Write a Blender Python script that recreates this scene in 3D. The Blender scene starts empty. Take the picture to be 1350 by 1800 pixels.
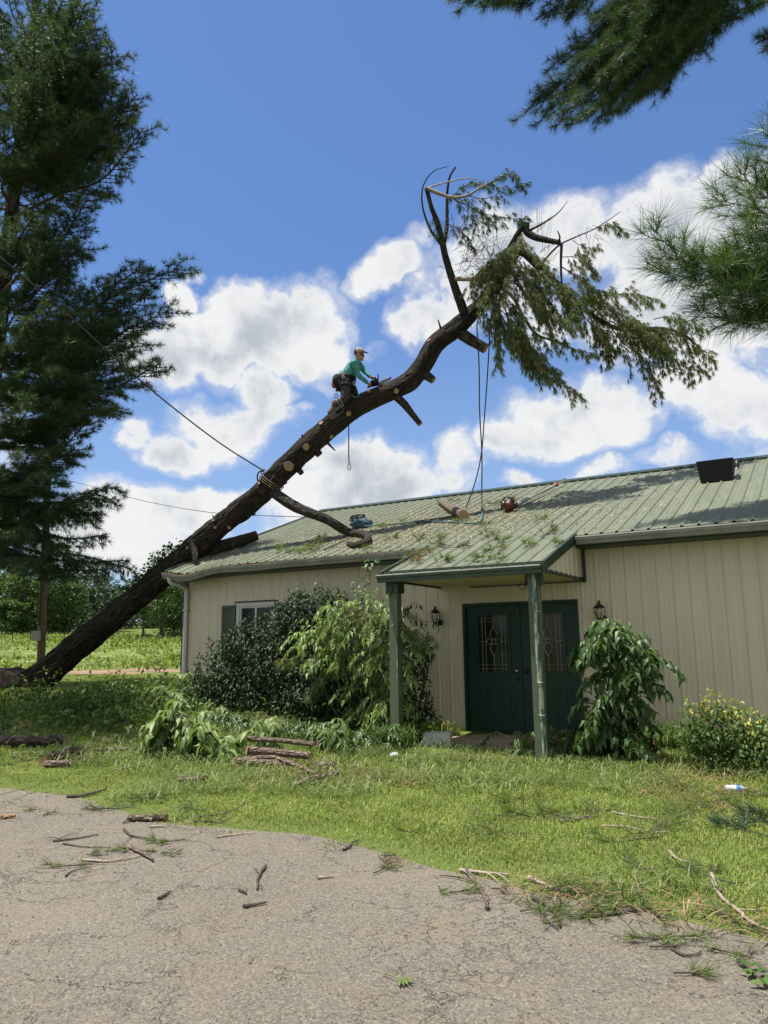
import bpy, math
import numpy as np
from mathutils import Matrix
RS = np.random.RandomState
PI = math.pi
SC = bpy.context.scene
COL = SC.collection

# ------------------------------------------------------------------ camera
F, PITCH, ROLL, YAW = 1335.815, 0.176188, -0.011875, -0.529031
CAMZ = 1.5
_fw = np.array([math.sin(YAW)*math.cos(PITCH), math.cos(YAW)*math.cos(PITCH), math.sin(PITCH)])
_r0 = np.array([math.cos(YAW), -math.sin(YAW), 0.0]); _u0 = np.cross(_r0, _fw)
_rt = math.cos(ROLL)*_r0 + math.sin(ROLL)*_u0
_up = -math.sin(ROLL)*_r0 + math.cos(ROLL)*_u0
cam = bpy.data.cameras.new("camera"); camo = bpy.data.objects.new("camera", cam); COL.objects.link(camo)
cam.sensor_fit = 'VERTICAL'; cam.sensor_height = 24.0; cam.sensor_width = 18.0
cam.lens = 24.0*F/1800.0; cam.clip_start = 0.05; cam.clip_end = 3000
camo.matrix_world = Matrix(((_rt[0], _up[0], -_fw[0], 0), (_rt[1], _up[1], -_fw[1], 0), (_rt[2], _up[2], -_fw[2], CAMZ), (0, 0, 0, 1)))
SC.camera = camo

def ray(px, py):
    return _fw + (px-675)/F*_rt - (py-900)/F*_up
CAM = np.array([0, 0, CAMZ])
def at(px, py, d): return CAM + ray(px, py)*d
def onN(px, py, n): v = ray(px, py); return CAM + v*(n/v[1])
def onU(px, py, u): v = ray(px, py); return CAM + v*(u/v[0])

# ------------------------------------------------------------------ sun, sky
SUN = np.array([-0.24, -0.15, 1.0]); SUN = SUN/np.linalg.norm(SUN)
EL = math.asin(SUN[2])
sl = bpy.data.lights.new("sun", 'SUN'); sl.energy = 5.0; sl.angle = math.radians(0.53); sl.color = (1.0, 0.955, 0.88)
so = bpy.data.objects.new("sun", sl); COL.objects.link(so)
from mathutils import Vector
so.rotation_euler = Vector(SUN).to_track_quat('Z', 'Y').to_euler()
so.location = (0, 0, 40)
SC.view_settings.view_transform = 'Standard'; SC.view_settings.look = 'None'
SC.view_settings.exposure = 0.72; SC.view_settings.gamma = 1.0
SC.cycles.max_bounces = 6; SC.cycles.transparent_max_bounces = 4
SC.cycles.use_adaptive_sampling = True; SC.cycles.use_denoising = True

W = bpy.data.worlds.new("World"); SC.world = W; W.use_nodes = True
nt = W.node_tree; nt.nodes.clear()
class NT:
    def __init__(s, tree): s.t = tree
    def n(s, typ, **kw):
        nd = s.t.nodes.new(typ)
        for k, v in kw.items():
            if k == 'ins':
                for kk, vv in v.items():
                    if isinstance(vv, bpy.types.NodeSocket): s.t.links.new(vv, nd.inputs[kk])
                    else: nd.inputs[kk].default_value = vv
            else: setattr(nd, k, v)
        return nd
    def math(s, op, a, b=None, c=None, clamp=False):
        nd = s.n('ShaderNodeMath', operation=op, use_clamp=clamp)
        for i, x in enumerate((a, b, c)):
            if x is None: continue
            if isinstance(x, bpy.types.NodeSocket): s.t.links.new(x, nd.inputs[i])
            else: nd.inputs[i].default_value = x
        return nd.outputs[0]
    def vmath(s, op, a, b=None, out=0):
        nd = s.n('ShaderNodeVectorMath', operation=op)
        for i, x in enumerate((a, b)):
            if x is None: continue
            if isinstance(x, bpy.types.NodeSocket): s.t.links.new(x, nd.inputs[i])
            else: nd.inputs[i].default_value = x
        return nd.outputs[out]
    def vscale(s, v, k):
        nd = s.n('ShaderNodeVectorMath', operation='SCALE'); s.t.links.new(v, nd.inputs[0]); nd.inputs['Scale'].default_value = k
        return nd.outputs[0]
    def mix(s, fac, a, b, blend='MIX'):
        nd = s.n('ShaderNodeMix', data_type='RGBA', blend_type=blend)
        for i, x in ((0, fac), (6, a), (7, b)):
            if isinstance(x, bpy.types.NodeSocket): s.t.links.new(x, nd.inputs[i])
            elif i == 0: nd.inputs[i].default_value = x
            else: nd.inputs[i].default_value = (*x, 1)
        return nd.outputs[2]
    def ramp(s, fac, stops, interp='LINEAR'):
        nd = s.n('ShaderNodeValToRGB'); s.t.links.new(fac, nd.inputs[0])
        cr = nd.color_ramp; cr.interpolation = interp
        while len(cr.elements) < len(stops): cr.elements.new(0.5)
        for e, (p, c) in zip(cr.elements, stops):
            e.position = p; e.color = (*c, 1) if len(c) == 3 else c
        return nd.outputs[0]
    def noise(s, vec, scale, detail=4, rough=0.55, dist=0.0, out=0, dims='3D'):
        nd = s.n('ShaderNodeTexNoise', noise_dimensions=dims)
        if vec is not None: s.t.links.new(vec, nd.inputs['Vector'])
        nd.inputs['Scale'].default_value = scale; nd.inputs['Detail'].default_value = detail
        nd.inputs['Roughness'].default_value = rough; nd.inputs['Distortion'].default_value = dist
        return nd.outputs[out]
    def maprange(s, v, a, b, c=0.0, d=1.0, smooth=False):
        nd = s.n('ShaderNodeMapRange', interpolation_type='SMOOTHSTEP' if smooth else 'LINEAR')
        s.t.links.new(v, nd.inputs[0])
        for i, x in zip((1, 2, 3, 4), (a, b, c, d)): nd.inputs[i].default_value = x
        return nd.outputs[0]
    def link(s, a, b): s.t.links.new(a, b)

T = NT(nt)
sky = T.n('ShaderNodeTexSky', sky_type='NISHITA', sun_disc=False)
sky.sun_elevation = EL; sky.sun_rotation = math.atan2(SUN[0], SUN[1]); sky.altitude = 100; sky.air_density = 1.25; sky.dust_density = 0.4; sky.ozone_density = 2.5
tc = T.n('ShaderNodeTexCoord'); gdir = tc.outputs['Generated']
# cumulus banks: soft lobes round fixed directions of the sky, broken up by fractal noise
LOBES = [(560,545,85,85,1),(470,545,95,72,1),(370,580,105,62,1),(270,610,95,55,.9),(610,560,45,55,.8),(425,500,40,35,.6),
 (470,655,60,55,.8),(390,725,105,55,1),(285,765,85,42,1),(470,700,75,32,.7),(690,468,62,42,.85),(335,492,34,26,.75),(735,420,26,30,.5),
 (770,540,62,60,.85),(880,470,120,110,1),(1000,430,130,90,1),(1160,430,150,115,1),(1320,380,130,90,1),(1150,570,170,80,1),(1320,560,140,90,.9),
 (960,560,90,60,.8),(1250,690,140,70,1),(1010,735,120,62,1),(900,775,65,40,.8),(1320,745,80,40,.8),(1100,640,60,30,.5),
 (240,900,150,62,1),(370,860,90,36,.9),(160,960,130,60,.9),(300,980,120,50,.8),(640,800,90,55,.95),(575,870,110,52,1),(700,850,110,45,.9),
 (800,800,55,45,.8),(780,850,60,35,.7),(1060,825,52,26,.7),(940,850,50,22,.6),(560,930,150,40,.7),(1150,800,50,18,.5),(1300,790,60,20,.5),
 (590,640,40,22,.45),(680,590,26,20,.5),(530,690,30,14,.5),(-120,760,150,90,.9),(-250,480,160,110,.9),(1560,520,170,140,1),(1700,800,180,100,1),(560,110,0,0,0)]
wn = T.vmath('SUBTRACT', T.noise(gdir, 3.2, 4, .6, out=1), (.5, .5, .5)); wn2 = T.vmath('SUBTRACT', T.noise(gdir, 11.0, 4, .6, out=1), (.5, .5, .5))
wdir = T.vmath('ADD', gdir, T.vmath('ADD', T.vscale(wn, .16), T.vscale(wn2, .07)))
acc = None
for (px, py, rx, ry, w) in LOBES:
    if w == 0: continue
    c = ray(px, py); L = np.linalg.norm(c); c = c/L
    a = ray(px+rx, py)-ray(px, py); a = a - c*np.dot(a, c); la = np.linalg.norm(a)/L
    b = ray(px, py-ry)-ray(px, py); b = b - c*np.dot(b, c); lb = np.linalg.norm(b)/L
    a = a/np.linalg.norm(a)/la; b = b/np.linalg.norm(b)/lb
    da = T.vmath('DOT_PRODUCT', wdir, tuple(a), out=1); db = T.vmath('DOT_PRODUCT', wdir, tuple(b), out=1)
    # remove centre offset (c is perpendicular to a and b so the offset is 0)
    dc = T.vmath('DOT_PRODUCT', wdir, tuple(c), out=1)
    q = T.math('MULTIPLY_ADD', da, da, T.math('MULTIPLY', db, db))
    g = T.math('MULTIPLY', T.math('SUBTRACT', 1.0, T.math('MULTIPLY', q, 0.62)), w)
    g = T.math('MULTIPLY', T.math('MAXIMUM', g, 0.0), T.math('GREATER_THAN', dc, 0.0))
    acc = g if acc is None else T.n('ShaderNodeMath', operation='SMOOTH_MAX', ins={0: acc, 1: g, 2: 0.07}).outputs[0]
for (az, el, wd_, w) in [(150, 24, 26, 1), (195, 32, 30, 1), (238, 22, 24, 1), (105, 28, 24, 1), (172, 62, 22, 1), (285, 18, 14, .9), (215, 12, 26, .9), (130, 10, 26, .9), (80, 14, 16, .9), (240, 50, 18, .9), (100, 55, 16, .8)]:  # unseen cloud banks behind the camera, added to brighten the shaded wall
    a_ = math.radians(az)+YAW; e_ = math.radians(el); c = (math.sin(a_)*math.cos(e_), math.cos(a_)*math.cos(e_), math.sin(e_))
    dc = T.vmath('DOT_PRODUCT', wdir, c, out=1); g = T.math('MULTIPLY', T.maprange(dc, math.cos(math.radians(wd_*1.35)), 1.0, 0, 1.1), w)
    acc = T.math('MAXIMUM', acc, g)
n1 = T.noise(gdir, 5.5, 9, 0.60, 0.25)
n2 = T.noise(gdir, 15.0, 7, 0.62, 0.4)
n4 = T.noise(gdir, 46.0, 6, 0.65, 0.3)
fb = T.math('ADD', T.math('MULTIPLY', T.math('SUBTRACT', n4, 0.5), 0.45), T.math('ADD', T.math('MULTIPLY', T.math('SUBTRACT', n1, 0.5), 1.55), T.math('MULTIPLY', T.math('SUBTRACT', n2, 0.5), 1.0)))
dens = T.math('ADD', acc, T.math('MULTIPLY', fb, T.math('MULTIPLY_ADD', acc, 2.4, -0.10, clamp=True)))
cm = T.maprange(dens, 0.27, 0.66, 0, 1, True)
wisp = T.math('MULTIPLY', T.maprange(T.noise(gdir, 4.0, 7, 0.65, 0.8), 0.60, 0.85, 0, 1, True), 0.0)
thick = T.maprange(dens, 0.45, 1.15, 0, 1, True)
n3 = T.noise(gdir, 9.0, 6, 0.6, 0.3)
shade = T.math('MULTIPLY', thick, T.maprange(n3, 0.36, 0.62, 0, 1, True))
cm = T.math('MAXIMUM', cm, T.math('MULTIPLY', T.maprange(dens, 0.06, 0.50, 0, 1, True), T.maprange(n2, 0.35, 0.7, 0.25, 0.65)))
ccol = T.mix(shade, (9.0, 9.05, 9.1), (4.9, 5.4, 6.2))
skyc = T.mix(1.0, T.mix(1.0, sky.outputs[0], (0.66, 0.84, 1.16), 'MULTIPLY'), (.40, .70, 1.35), 'ADD')
hz = T.math('MULTIPLY', T.maprange(T.n('ShaderNodeSeparateXYZ', ins={0: gdir}).outputs[2], 0.0, 0.50, 1, 0, True), 0.55); skyc = T.mix(hz, skyc, (4.6, 6.3, 9.0))
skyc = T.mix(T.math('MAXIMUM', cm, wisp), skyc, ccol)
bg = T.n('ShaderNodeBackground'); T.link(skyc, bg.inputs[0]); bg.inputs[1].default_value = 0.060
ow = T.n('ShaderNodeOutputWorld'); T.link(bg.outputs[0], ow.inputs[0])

# ------------------------------------------------------------------ helpers
def hash3(i, j, k):
    h = (i*374761393 + j*668265263 + k*2147483647 + 1013904223) & 0xffffffff
    h = ((h ^ (h >> 13))*1274126177) & 0xffffffff
    return ((h ^ (h >> 16)) & 0xffff)/65535.0
def vnoise(p):
    p = np.atleast_2d(np.asarray(p, float)); i = np.floor(p).astype(np.int64); f = p-i; f = f*f*(3-2*f); o = 0
    for a in (0, 1):
        for b in (0, 1):
            for c in (0, 1):
                w = (f[:, 0] if a else 1-f[:, 0])*(f[:, 1] if b else 1-f[:, 1])*(f[:, 2] if c else 1-f[:, 2])
                o = o + w*hash3(i[:, 0]+a, i[:, 1]+b, i[:, 2]+c)
    return o
def fbm(p, oct=4):
    p = np.atleast_2d(np.asarray(p, float)); o = 0; a = .5; t = 0
    for k in range(oct): o = o + a*vnoise(p*2**k + 17.3*k); t += a; a *= .5
    return o/t
def unit(v):
    v = np.asarray(v, float); n = np.linalg.norm(v, axis=-1, keepdims=True); return v/np.maximum(n, 1e-9)

class MB:
    def __init__(s): s.v = []; s.q = []; s.t = []; s.qm = []; s.tm = []; s.uv = []; s.n = 0
    def add(s, v, f, m=0, uv=None):
        v = np.asarray(v, float).reshape(-1, 3); f = np.asarray(f, np.int64)
        if len(f) == 0: return s
        s.v.append(v); s.uv.append(np.zeros((len(v), 2)) if uv is None else np.asarray(uv, float))
        if f.shape[1] == 4: s.q.append(f+s.n); s.qm.append(np.full(len(f), m))
        else: s.t.append(f+s.n); s.tm.append(np.full(len(f), m))
        s.n += len(v); return s
    def box(s, lo, hi, m=0):
        x0, y0, z0 = lo; x1, y1, z1 = hi
        v = [(x0,y0,z0),(x1,y0,z0),(x1,y1,z0),(x0,y1,z0),(x0,y0,z1),(x1,y0,z1),(x1,y1,z1),(x0,y1,z1)]
        return s.add(v, [(0,3,2,1),(4,5,6,7),(0,1,5,4),(1,2,6,5),(2,3,7,6),(3,0,4,7)], m)
    def obox(s, c, ax, ay, az, m=0):
        c, ax, ay, az = map(lambda a: np.asarray(a, float), (c, ax, ay, az))
        v = [c+sx*ax+sy*ay+sz*az for sz in (-1, 1) for sx, sy in ((-1,-1),(1,-1),(1,1),(-1,1))]
        return s.add(v, [(0,3,2,1),(4,5,6,7),(0,1,5,4),(1,2,6,5),(2,3,7,6),(3,0,4,7)], m)
    def prism(s, poly, d, m=0):                      # planar polygon (list of 3-D points) extruded by vector d
        P = np.asarray(poly, float); n = len(P); V = np.concatenate([P, P+np.asarray(d, float)])
        s.add(V, [(i, (i+1) % n, (i+1) % n+n, i+n) for i in range(n)], m)
        for k in range(1, n-1):
            s.add(V[[0, k+1, k]], [(0, 1, 2)], m); s.add(V[[n, n+k, n+k+1]], [(0, 1, 2)], m)
        return s
    def tube(s, pts, rad, sides=8, m=0, cap=True, capm=None, disp=None, flat=1.0):
        P = np.asarray(pts, float); n = len(P); R = np.broadcast_to(np.asarray(rad, float), (n,))
        Tn = unit(np.gradient(P, axis=0))
        ref = np.array([0, 0, 1.0]) if abs(Tn[0][2]) < .9 else np.array([1.0, 0, 0])
        A = np.zeros((n, 3)); a = unit(np.cross(Tn[0], ref)); A[0] = a
        for i in range(1, n):
            a = a - Tn[i]*np.dot(a, Tn[i]); a = unit(a); A[i] = a
        B = np.cross(Tn, A)
        th = np.linspace(0, 2*PI, sides+1)
        rr = R[:, None]*np.ones(sides+1)
        ln = np.concatenate([[0], np.cumsum(np.linalg.norm(np.diff(P, axis=0), axis=1))])
        if disp is not None: rr = rr + disp(ln[:, None]*np.ones(sides+1), th*np.ones((n, 1)), rr)
        V = P[:, None] + rr[..., None]*(np.cos(th)[None, :, None]*A[:, None] + flat*np.sin(th)[None, :, None]*B[:, None])
        uv = np.stack([th[None]*R[:, None].mean()*np.ones((n, 1)), ln[:, None]*np.ones(sides+1)], -1)
        i = np.arange(n-1)[:, None]*(sides+1); j = np.arange(sides)[None]
        f = np.stack([i+j, i+j+1, i+j+sides+2, i+j+sides+1], -1).reshape(-1, 4)
        s.add(V.reshape(-1, 3), f, m, uv.reshape(-1, 2))
        if cap:
            cm_ = m if capm is None else capm
            for k, c, sgn in ((0, P[0], -1), (n-1, P[-1], 1)):
                ring = V[k, :sides]; vv = np.concatenate([ring, [c]])
                ff = [((a+1) % sides, a, sides) if sgn < 0 else (a, (a+1) % sides, sides) for a in range(sides)]
                s.add(vv, ff, cm_, np.concatenate([(ring-c)@np.stack([A[k], B[k]], 1), [[0, 0]]]))
        return s
    def lathe(s, prof, c=(0, 0, 0), sides=16, m=0, ax=None):   # prof: (r, h) pairs
        pr = np.asarray(prof, float); th = np.linspace(0, 2*PI, sides, endpoint=False)
        V = np.stack([pr[:, 0][:, None]*np.cos(th), pr[:, 0][:, None]*np.sin(th), pr[:, 1][:, None]*np.ones(sides)], -1)
        if ax is not None:
            z = unit(ax); x = unit(np.cross(z, (0.31, 0.2, 0.9) if abs(z[2]) < .9 else (1, 0, 0))); y = np.cross(z, x)
            V = V[..., :1]*x + V[..., 1:2]*y + V[..., 2:]*z
        V = V + np.asarray(c, float); i = np.arange(len(pr)-1)[:, None]*sides; j = np.arange(sides)[None]; k = (j+1) % sides
        f = np.stack([i+j, i+k, i+k+sides, i+j+sides], -1).reshape(-1, 4)
        return s.add(V.reshape(-1, 3), f, m)
    def ball(s, c, r, seg=12, ring=8, m=0):
        r = np.broadcast_to(np.asarray(r, float), (3,)); ph = np.linspace(0.02, PI-.02, ring+1); th = np.linspace(0, 2*PI, seg, endpoint=False)
        V = np.stack([np.sin(ph)[:, None]*np.cos(th), np.sin(ph)[:, None]*np.sin(th), np.cos(ph)[:, None]*np.ones(seg)], -1)*r + np.asarray(c, float)
        i = np.arange(ring)[:, None]*seg; j = np.arange(seg)[None]; k = (j+1) % seg
        return s.add(V.reshape(-1, 3), np.stack([i+j, i+j+seg, i+k+seg, i+k], -1).reshape(-1, 4), m)
    def arrays(s):
        V = np.concatenate(s.v) if s.v else np.zeros((0, 3)); U = np.concatenate(s.uv) if s.uv else np.zeros((0, 2))
        return V, U, (np.concatenate(s.q) if s.q else np.zeros((0, 4), int)), (np.concatenate(s.t) if s.t else np.zeros((0, 3), int))
    def mesh(s, name, mats, smooth=True, off=(0, 0, 0)):
        V, U, Q, Tr = s.arrays(); V = V-np.asarray(off, float)
        me = bpy.data.meshes.new(name)
        me.vertices.add(len(V)); me.vertices.foreach_set('co', V.astype(np.float32).ravel())
        loops = np.concatenate([Q.ravel(), Tr.ravel()]).astype(np.int32)
        me.loops.add(len(loops)); me.loops.foreach_set('vertex_index', loops)
        tot = np.concatenate([np.full(len(Q), 4), np.full(len(Tr), 3)]).astype(np.int32)
        me.polygons.add(len(tot)); st = np.concatenate([[0], np.cumsum(tot)[:-1]]).astype(np.int32) if len(tot) else np.zeros(0, np.int32)
        me.polygons.foreach_set('loop_start', st); me.polygons.foreach_set('loop_total', tot)
        mi = np.concatenate(s.qm+s.tm).astype(np.int32) if (s.qm or s.tm) else np.zeros(0, np.int32)
        me.polygons.foreach_set('material_index', mi)
        me.polygons.foreach_set('use_smooth', np.full(len(tot), smooth))
        ul = me.uv_layers.new(name='UVMap'); ul.data.foreach_set('uv', U[loops].astype(np.float32).ravel())
        for m in (mats if isinstance(mats, (list, tuple)) else [mats]): me.materials.append(m)
        me.update(calc_edges=True); me.validate()
        return me
def root_loc(o):
    l = np.zeros(3)
    while o is not None: l = l+np.array(o.location); o = o.parent
    return l
def obj(name, mb, mats, parent=None, smooth=True, loc=None):
    off = np.zeros(3) if parent is None else root_loc(parent)
    if loc is not None: off = np.asarray(loc, float)
    me = mb.mesh(name, mats, smooth, off) if isinstance(mb, MB) else mb
    o = bpy.data.objects.new(name, me); COL.objects.link(o); o.parent = parent
    if loc is not None: o.location = loc
    return o
def tag(o, label=None, cat=None, group=None, kind=None):
    if label: o['label'] = label
    if cat: o['category'] = cat
    if group: o['group'] = group
    if kind: o['kind'] = kind
    return o
def thing(name, label, cat, loc=(0, 0, 0), group=None):
    o = bpy.data.objects.new(name, None); COL.objects.link(o); o.location = loc; o.empty_display_size = .2
    return tag(o, label, cat, group)
def smooth_path(pts, n=24):
    P = np.asarray(pts, float); t = np.concatenate([[0], np.cumsum(np.linalg.norm(np.diff(P, axis=0), axis=1))]); t = t/t[-1]
    m = np.gradient(P, t, axis=0); u = np.linspace(0, 1, n); i = np.clip(np.searchsorted(t, u, side='right')-1, 0, len(t)-2)
    h = (t[i+1]-t[i])[:, None]; s = ((u-t[i])/(t[i+1]-t[i]))[:, None]
    return (2*s**3-3*s**2+1)*P[i] + (s**3-2*s**2+s)*h*m[i] + (-2*s**3+3*s**2)*P[i+1] + (s**3-s**2)*h*m[i+1]
def remesh(mb, voxel, name, mats, smooth_it=6, off=(0, 0, 0)):
    me = mb.mesh(name, mats, True, off); o = bpy.data.objects.new(name, me); COL.objects.link(o)
    r = o.modifiers.new('r', 'REMESH'); r.mode = 'VOXEL'; r.voxel_size = voxel; r.use_smooth_shade = True
    if smooth_it:
        k = o.modifiers.new('s', 'SMOOTH'); k.iterations = smooth_it; k.factor = .5
    dg = bpy.context.evaluated_depsgraph_get(); out = bpy.data.meshes.new_from_object(o.evaluated_get(dg))
    bpy.data.objects.remove(o); out.materials.clear()
    for m in (mats if isinstance(mats, (list, tuple)) else [mats]): out.materials.append(m)
    return out

# ------------------------------------------------------------------ materials
def mat_base(name):
    m = bpy.data.materials.new(name); m.use_nodes = True; t = NT(m.node_tree); m.node_tree.nodes.clear()
    o = t.n('ShaderNodeOutputMaterial'); b = t.n('ShaderNodeBsdfPrincipled'); t.link(b.outputs[0], o.inputs[0])
    return m, t, b, o
def plain(name, col, rough=.6, var=.15, scale=8.0, bump=0.0, bscale=30.0, metal=0.0, spec=.4):
    m, t, b, o = mat_base(name); tc = t.n('ShaderNodeTexCoord').outputs['Object']
    n = t.noise(tc, scale, 5, .6)
    c = t.mix(t.maprange(n, .3, .7), tuple(x*(1-var) for x in col), tuple(min(1, x*(1+var)) for x in col))
    t.link(c, b.inputs['Base Color']); b.inputs['Roughness'].default_value = rough; b.inputs['Metallic'].default_value = metal
    b.inputs['Specular IOR Level'].default_value = spec
    if bump:
        bp = t.n('ShaderNodeBump', ins={'Strength': bump, 'Height': t.noise(tc, bscale, 4, .6)}); bp.inputs['Distance'].default_value = .02
        t.link(bp.outputs[0], b.inputs['Normal'])
    return m
def leaf_mat(name, cols, rough=.5, trans=.35, spec=.35, tint=(1.25, 1.25, .55)):
    m, t, b, o = mat_base(name); gi = t.n('ShaderNodeNewGeometry').outputs['Random Per Island']
    k = len(cols); c = t.ramp(gi, [(i/(k-1), cc) for i, cc in enumerate(cols)])
    tc = t.n('ShaderNodeTexCoord').outputs['Object']
    n = t.maprange(t.noise(tc, 1.7, 3, .5), .3, .7, .75, 1.25)
    hv = t.n('ShaderNodeHueSaturation', ins={'Color': c, 'Value': n}); c = hv.outputs[0]
    t.link(c, b.inputs['Base Color']); b.inputs['Roughness'].default_value = rough; b.inputs['Specular IOR Level'].default_value = spec
    if trans:
        tr = t.n('ShaderNodeBsdfTranslucent'); t.link(t.mix(1.0, c, tint, 'MULTIPLY'), tr.inputs[0])
        mx = t.n('ShaderNodeMixShader'); mx.inputs[0].default_value = trans
        t.link(b.outputs[0], mx.inputs[1]); t.link(tr.outputs[0], mx.inputs[2]); t.link(mx.outputs[0], o.inputs[0])
    return m
def bark_mat(name, dark, light, su=16.0, sv=4.0, lich=0.0, bump=.9):
    m, t, b, o = mat_base(name); uv = t.n('ShaderNodeUVMap', uv_map='UVMap').outputs[0]
    oc = t.n('ShaderNodeTexCoord').outputs['Object']
    mp = t.n('ShaderNodeMapping', ins={'Vector': uv, 'Scale': (su, sv, 1)}).outputs[0]
    mpn = t.vmath('ADD', mp, t.vscale(t.noise(oc, 5.0, 3, .5, out=1), .9))
    vor = t.n('ShaderNodeTexVoronoi', feature='DISTANCE_TO_EDGE', ins={'Vector': mpn, 'Scale': 1.0}).outputs[0]
    nn = t.noise(oc, 14.0, 6, .65)
    h = t.math('ADD', t.maprange(vor, 0, .35, 0, 1, True), t.math('MULTIPLY', nn, .6))
    c = t.mix(t.maprange(h, .2, 1.3), dark, light)
    if lich:
        c = t.mix(t.maprange(t.noise(oc, 1.6, 5, .7), .45, .65, 0, .6), c, t.mix(.5, light, (.045, .028, .019))); l = t.maprange(t.noise(oc, 9.0, 5, .7), .56, .70, 0, lich, True); c = t.mix(l, c, (.20, .195, .16))
    t.link(c, b.inputs['Base Color']); b.inputs['Roughness'].default_value = .9; b.inputs['Specular IOR Level'].default_value = .2
    bp = t.n('ShaderNodeBump', ins={'Strength': bump, 'Height': h}); bp.inputs['Distance'].default_value = .03; t.link(bp.outputs[0], b.inputs['Normal'])
    return m
def cut_mat():
    m, t, b, o = mat_base("cut_wood"); uv = t.n('ShaderNodeUVMap', uv_map='UVMap').outputs[0]; oc = t.n('ShaderNodeTexCoord').outputs['Object']
    r = t.vmath('LENGTH', uv, out=1); r = t.math('ADD', r, t.math('MULTIPLY', t.noise(oc, 20, 3), .012))
    w = t.math('SINE', t.math('MULTIPLY', r, 620.0)); c = t.mix(t.maprange(w, -1, 1), (.22, .135, .068), (.34, .225, .125))
    c = t.mix(t.maprange(t.noise(oc, 30, 3), .4, .7, 0, .6), c, (.20, .11, .055))
    t.link(c, b.inputs['Base Color']); b.inputs['Roughness'].default_value = .8
    return m
M = {}
M['bark'] = bark_mat("pine_bark", (.006, .005, .0045), (.048, .040, .035), 24, 3.2, .2)
M['bark_up'] = bark_mat("upper_pine_bark", (.010, .0085, .008), (.064, .054, .047), 26, 7, .5, .6)
M['twig'] = plain("twig_bark", (.055, .042, .032), .9, .4, 20, .3, 60)
M['twig_pale'] = plain("pale_twig_bark", (.26, .215, .165), .85, .4, 14, .4, 60)
M['log_bark'] = bark_mat("log_bark", (.07, .05, .04), (.27, .21, .165), 22, 10, .5, .8)
M['cut'] = cut_mat()
M['needle'] = leaf_mat("pine_needles", [(.022, .048, .022), (.042, .085, .036), (.062, .112, .046), (.100, .150, .070)], .5, .26)
M['needle_near'] = leaf_mat("near_pine_needles", [(.026, .060, .018), (.050, .104, .030), (.080, .150, .046), (.125, .20, .075)], .45, .32)
M['needle_dry'] = leaf_mat("drooping_pine_needles", [(.055, .090, .030), (.11, .155, .050), (.17, .205, .070), (.25, .25, .115)], .55, .34)
M['sprig'] = leaf_mat("fresh_pine_needles", [(.06, .105, .028), (.11, .165, .045), (.17, .22, .07), (.24, .27, .11)], .5, .3)
M['needle_brown'] = leaf_mat("dead_pine_needles", [(.15, .085, .045), (.24, .155, .085), (.30, .22, .13)], .7, .2)
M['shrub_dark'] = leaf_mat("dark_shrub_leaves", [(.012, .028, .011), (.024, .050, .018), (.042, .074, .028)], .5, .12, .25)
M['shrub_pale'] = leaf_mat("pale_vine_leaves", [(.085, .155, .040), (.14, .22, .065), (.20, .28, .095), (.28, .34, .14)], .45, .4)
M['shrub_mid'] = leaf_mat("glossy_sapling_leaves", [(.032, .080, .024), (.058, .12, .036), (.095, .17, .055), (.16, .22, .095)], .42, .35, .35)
M['yellow_leaf'] = leaf_mat("yellow_leaves", [(.40, .33, .06), (.46, .42, .10), (.26, .30, .07), (.14, .20, .05)], .45, .3)
M['tree_leaf'] = leaf_mat("tree_leaves", [(.030, .064, .018), (.052, .105, .026), (.085, .15, .036), (.125, .19, .048)], .5, .3)
M['wood_leaf'] = leaf_mat("wood_leaves", [(.034, .060, .034), (.050, .084, .044), (.074, .112, .056)], .6, .25)
M['grass'] = leaf_mat("grass_blades", [(.075, .125, .022), (.17, .255, .045), (.26, .34, .075), (.36, .40, .12), (.44, .40, .22)], .5, .35, .3)
M['weed'] = leaf_mat("weed_leaves", [(.045, .09, .022), (.075, .14, .032), (.12, .19, .045)], .5, .35)
M['field_weed'] = leaf_mat("field_weeds", [(.08, .13, .020), (.13, .19, .030), (.19, .24, .042), (.26, .27, .065)], .6, .35)
M['green_trim'] = plain("dark_green_trim", (.018, .036, .022), .45, .2, 5)
M['door'] = plain("dark_green_door_paint", (.007, .033, .023), .4, .15, 3, spec=.25)
M['post'] = None
M['white'] = plain("white_vinyl", (.50, .50, .48), .45, .06, 3)
M['soffit'] = plain("cream_soffit", (.55, .48, .32), .55, .1, 2)
M['gutter'] = plain("weathered_grey_gutter", (.21, .21, .185), .5, .25, 3)
M['ggutter'] = plain("green_gutter", (.034, .058, .038), .45, .25, 4)
M['lip'] = plain("pale_gutter_lip", (.46, .45, .40), .5, .2, 6)
M['black'] = plain("black_metal", (.012, .011, .010), .45, .3, 20)
M['blackp'] = plain("black_plastic", (.0022, .0022, .0024), .8, .3, 8)
M['steel'] = plain("steel", (.45, .44, .42), .3, .1, 10, metal=.9)
M['lead'] = plain("brass_came", (.42, .39, .30), .45, .2, 20, metal=.3)
M['rope'] = plain("dark_rope", (.035, .033, .030), .85, .5, 60)
M['rope_tan'] = plain("tan_rope", (.17, .125, .08), .85, .3, 60)
M['rope_blue'] = plain("teal_rope", (.03, .09, .10), .8, .4, 60)
M['blue_bag'] = plain("blue_bag_cloth", (.022, .065, .10), .7, .4, 9, .4, 30)
M['orange'] = plain("orange_plastic", (.26, .055, .025), .4, .15, 10)
M['red'] = plain("red_plastic", (.07, .012, .012), .4, .3, 10)
M['pole'] = plain("weathered_pole", (.050, .040, .024), .9, .35, 5, .5, 25)
M['metalbox'] = plain("galvanised_box", (.16, .16, .15), .5, .2, 6)
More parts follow.
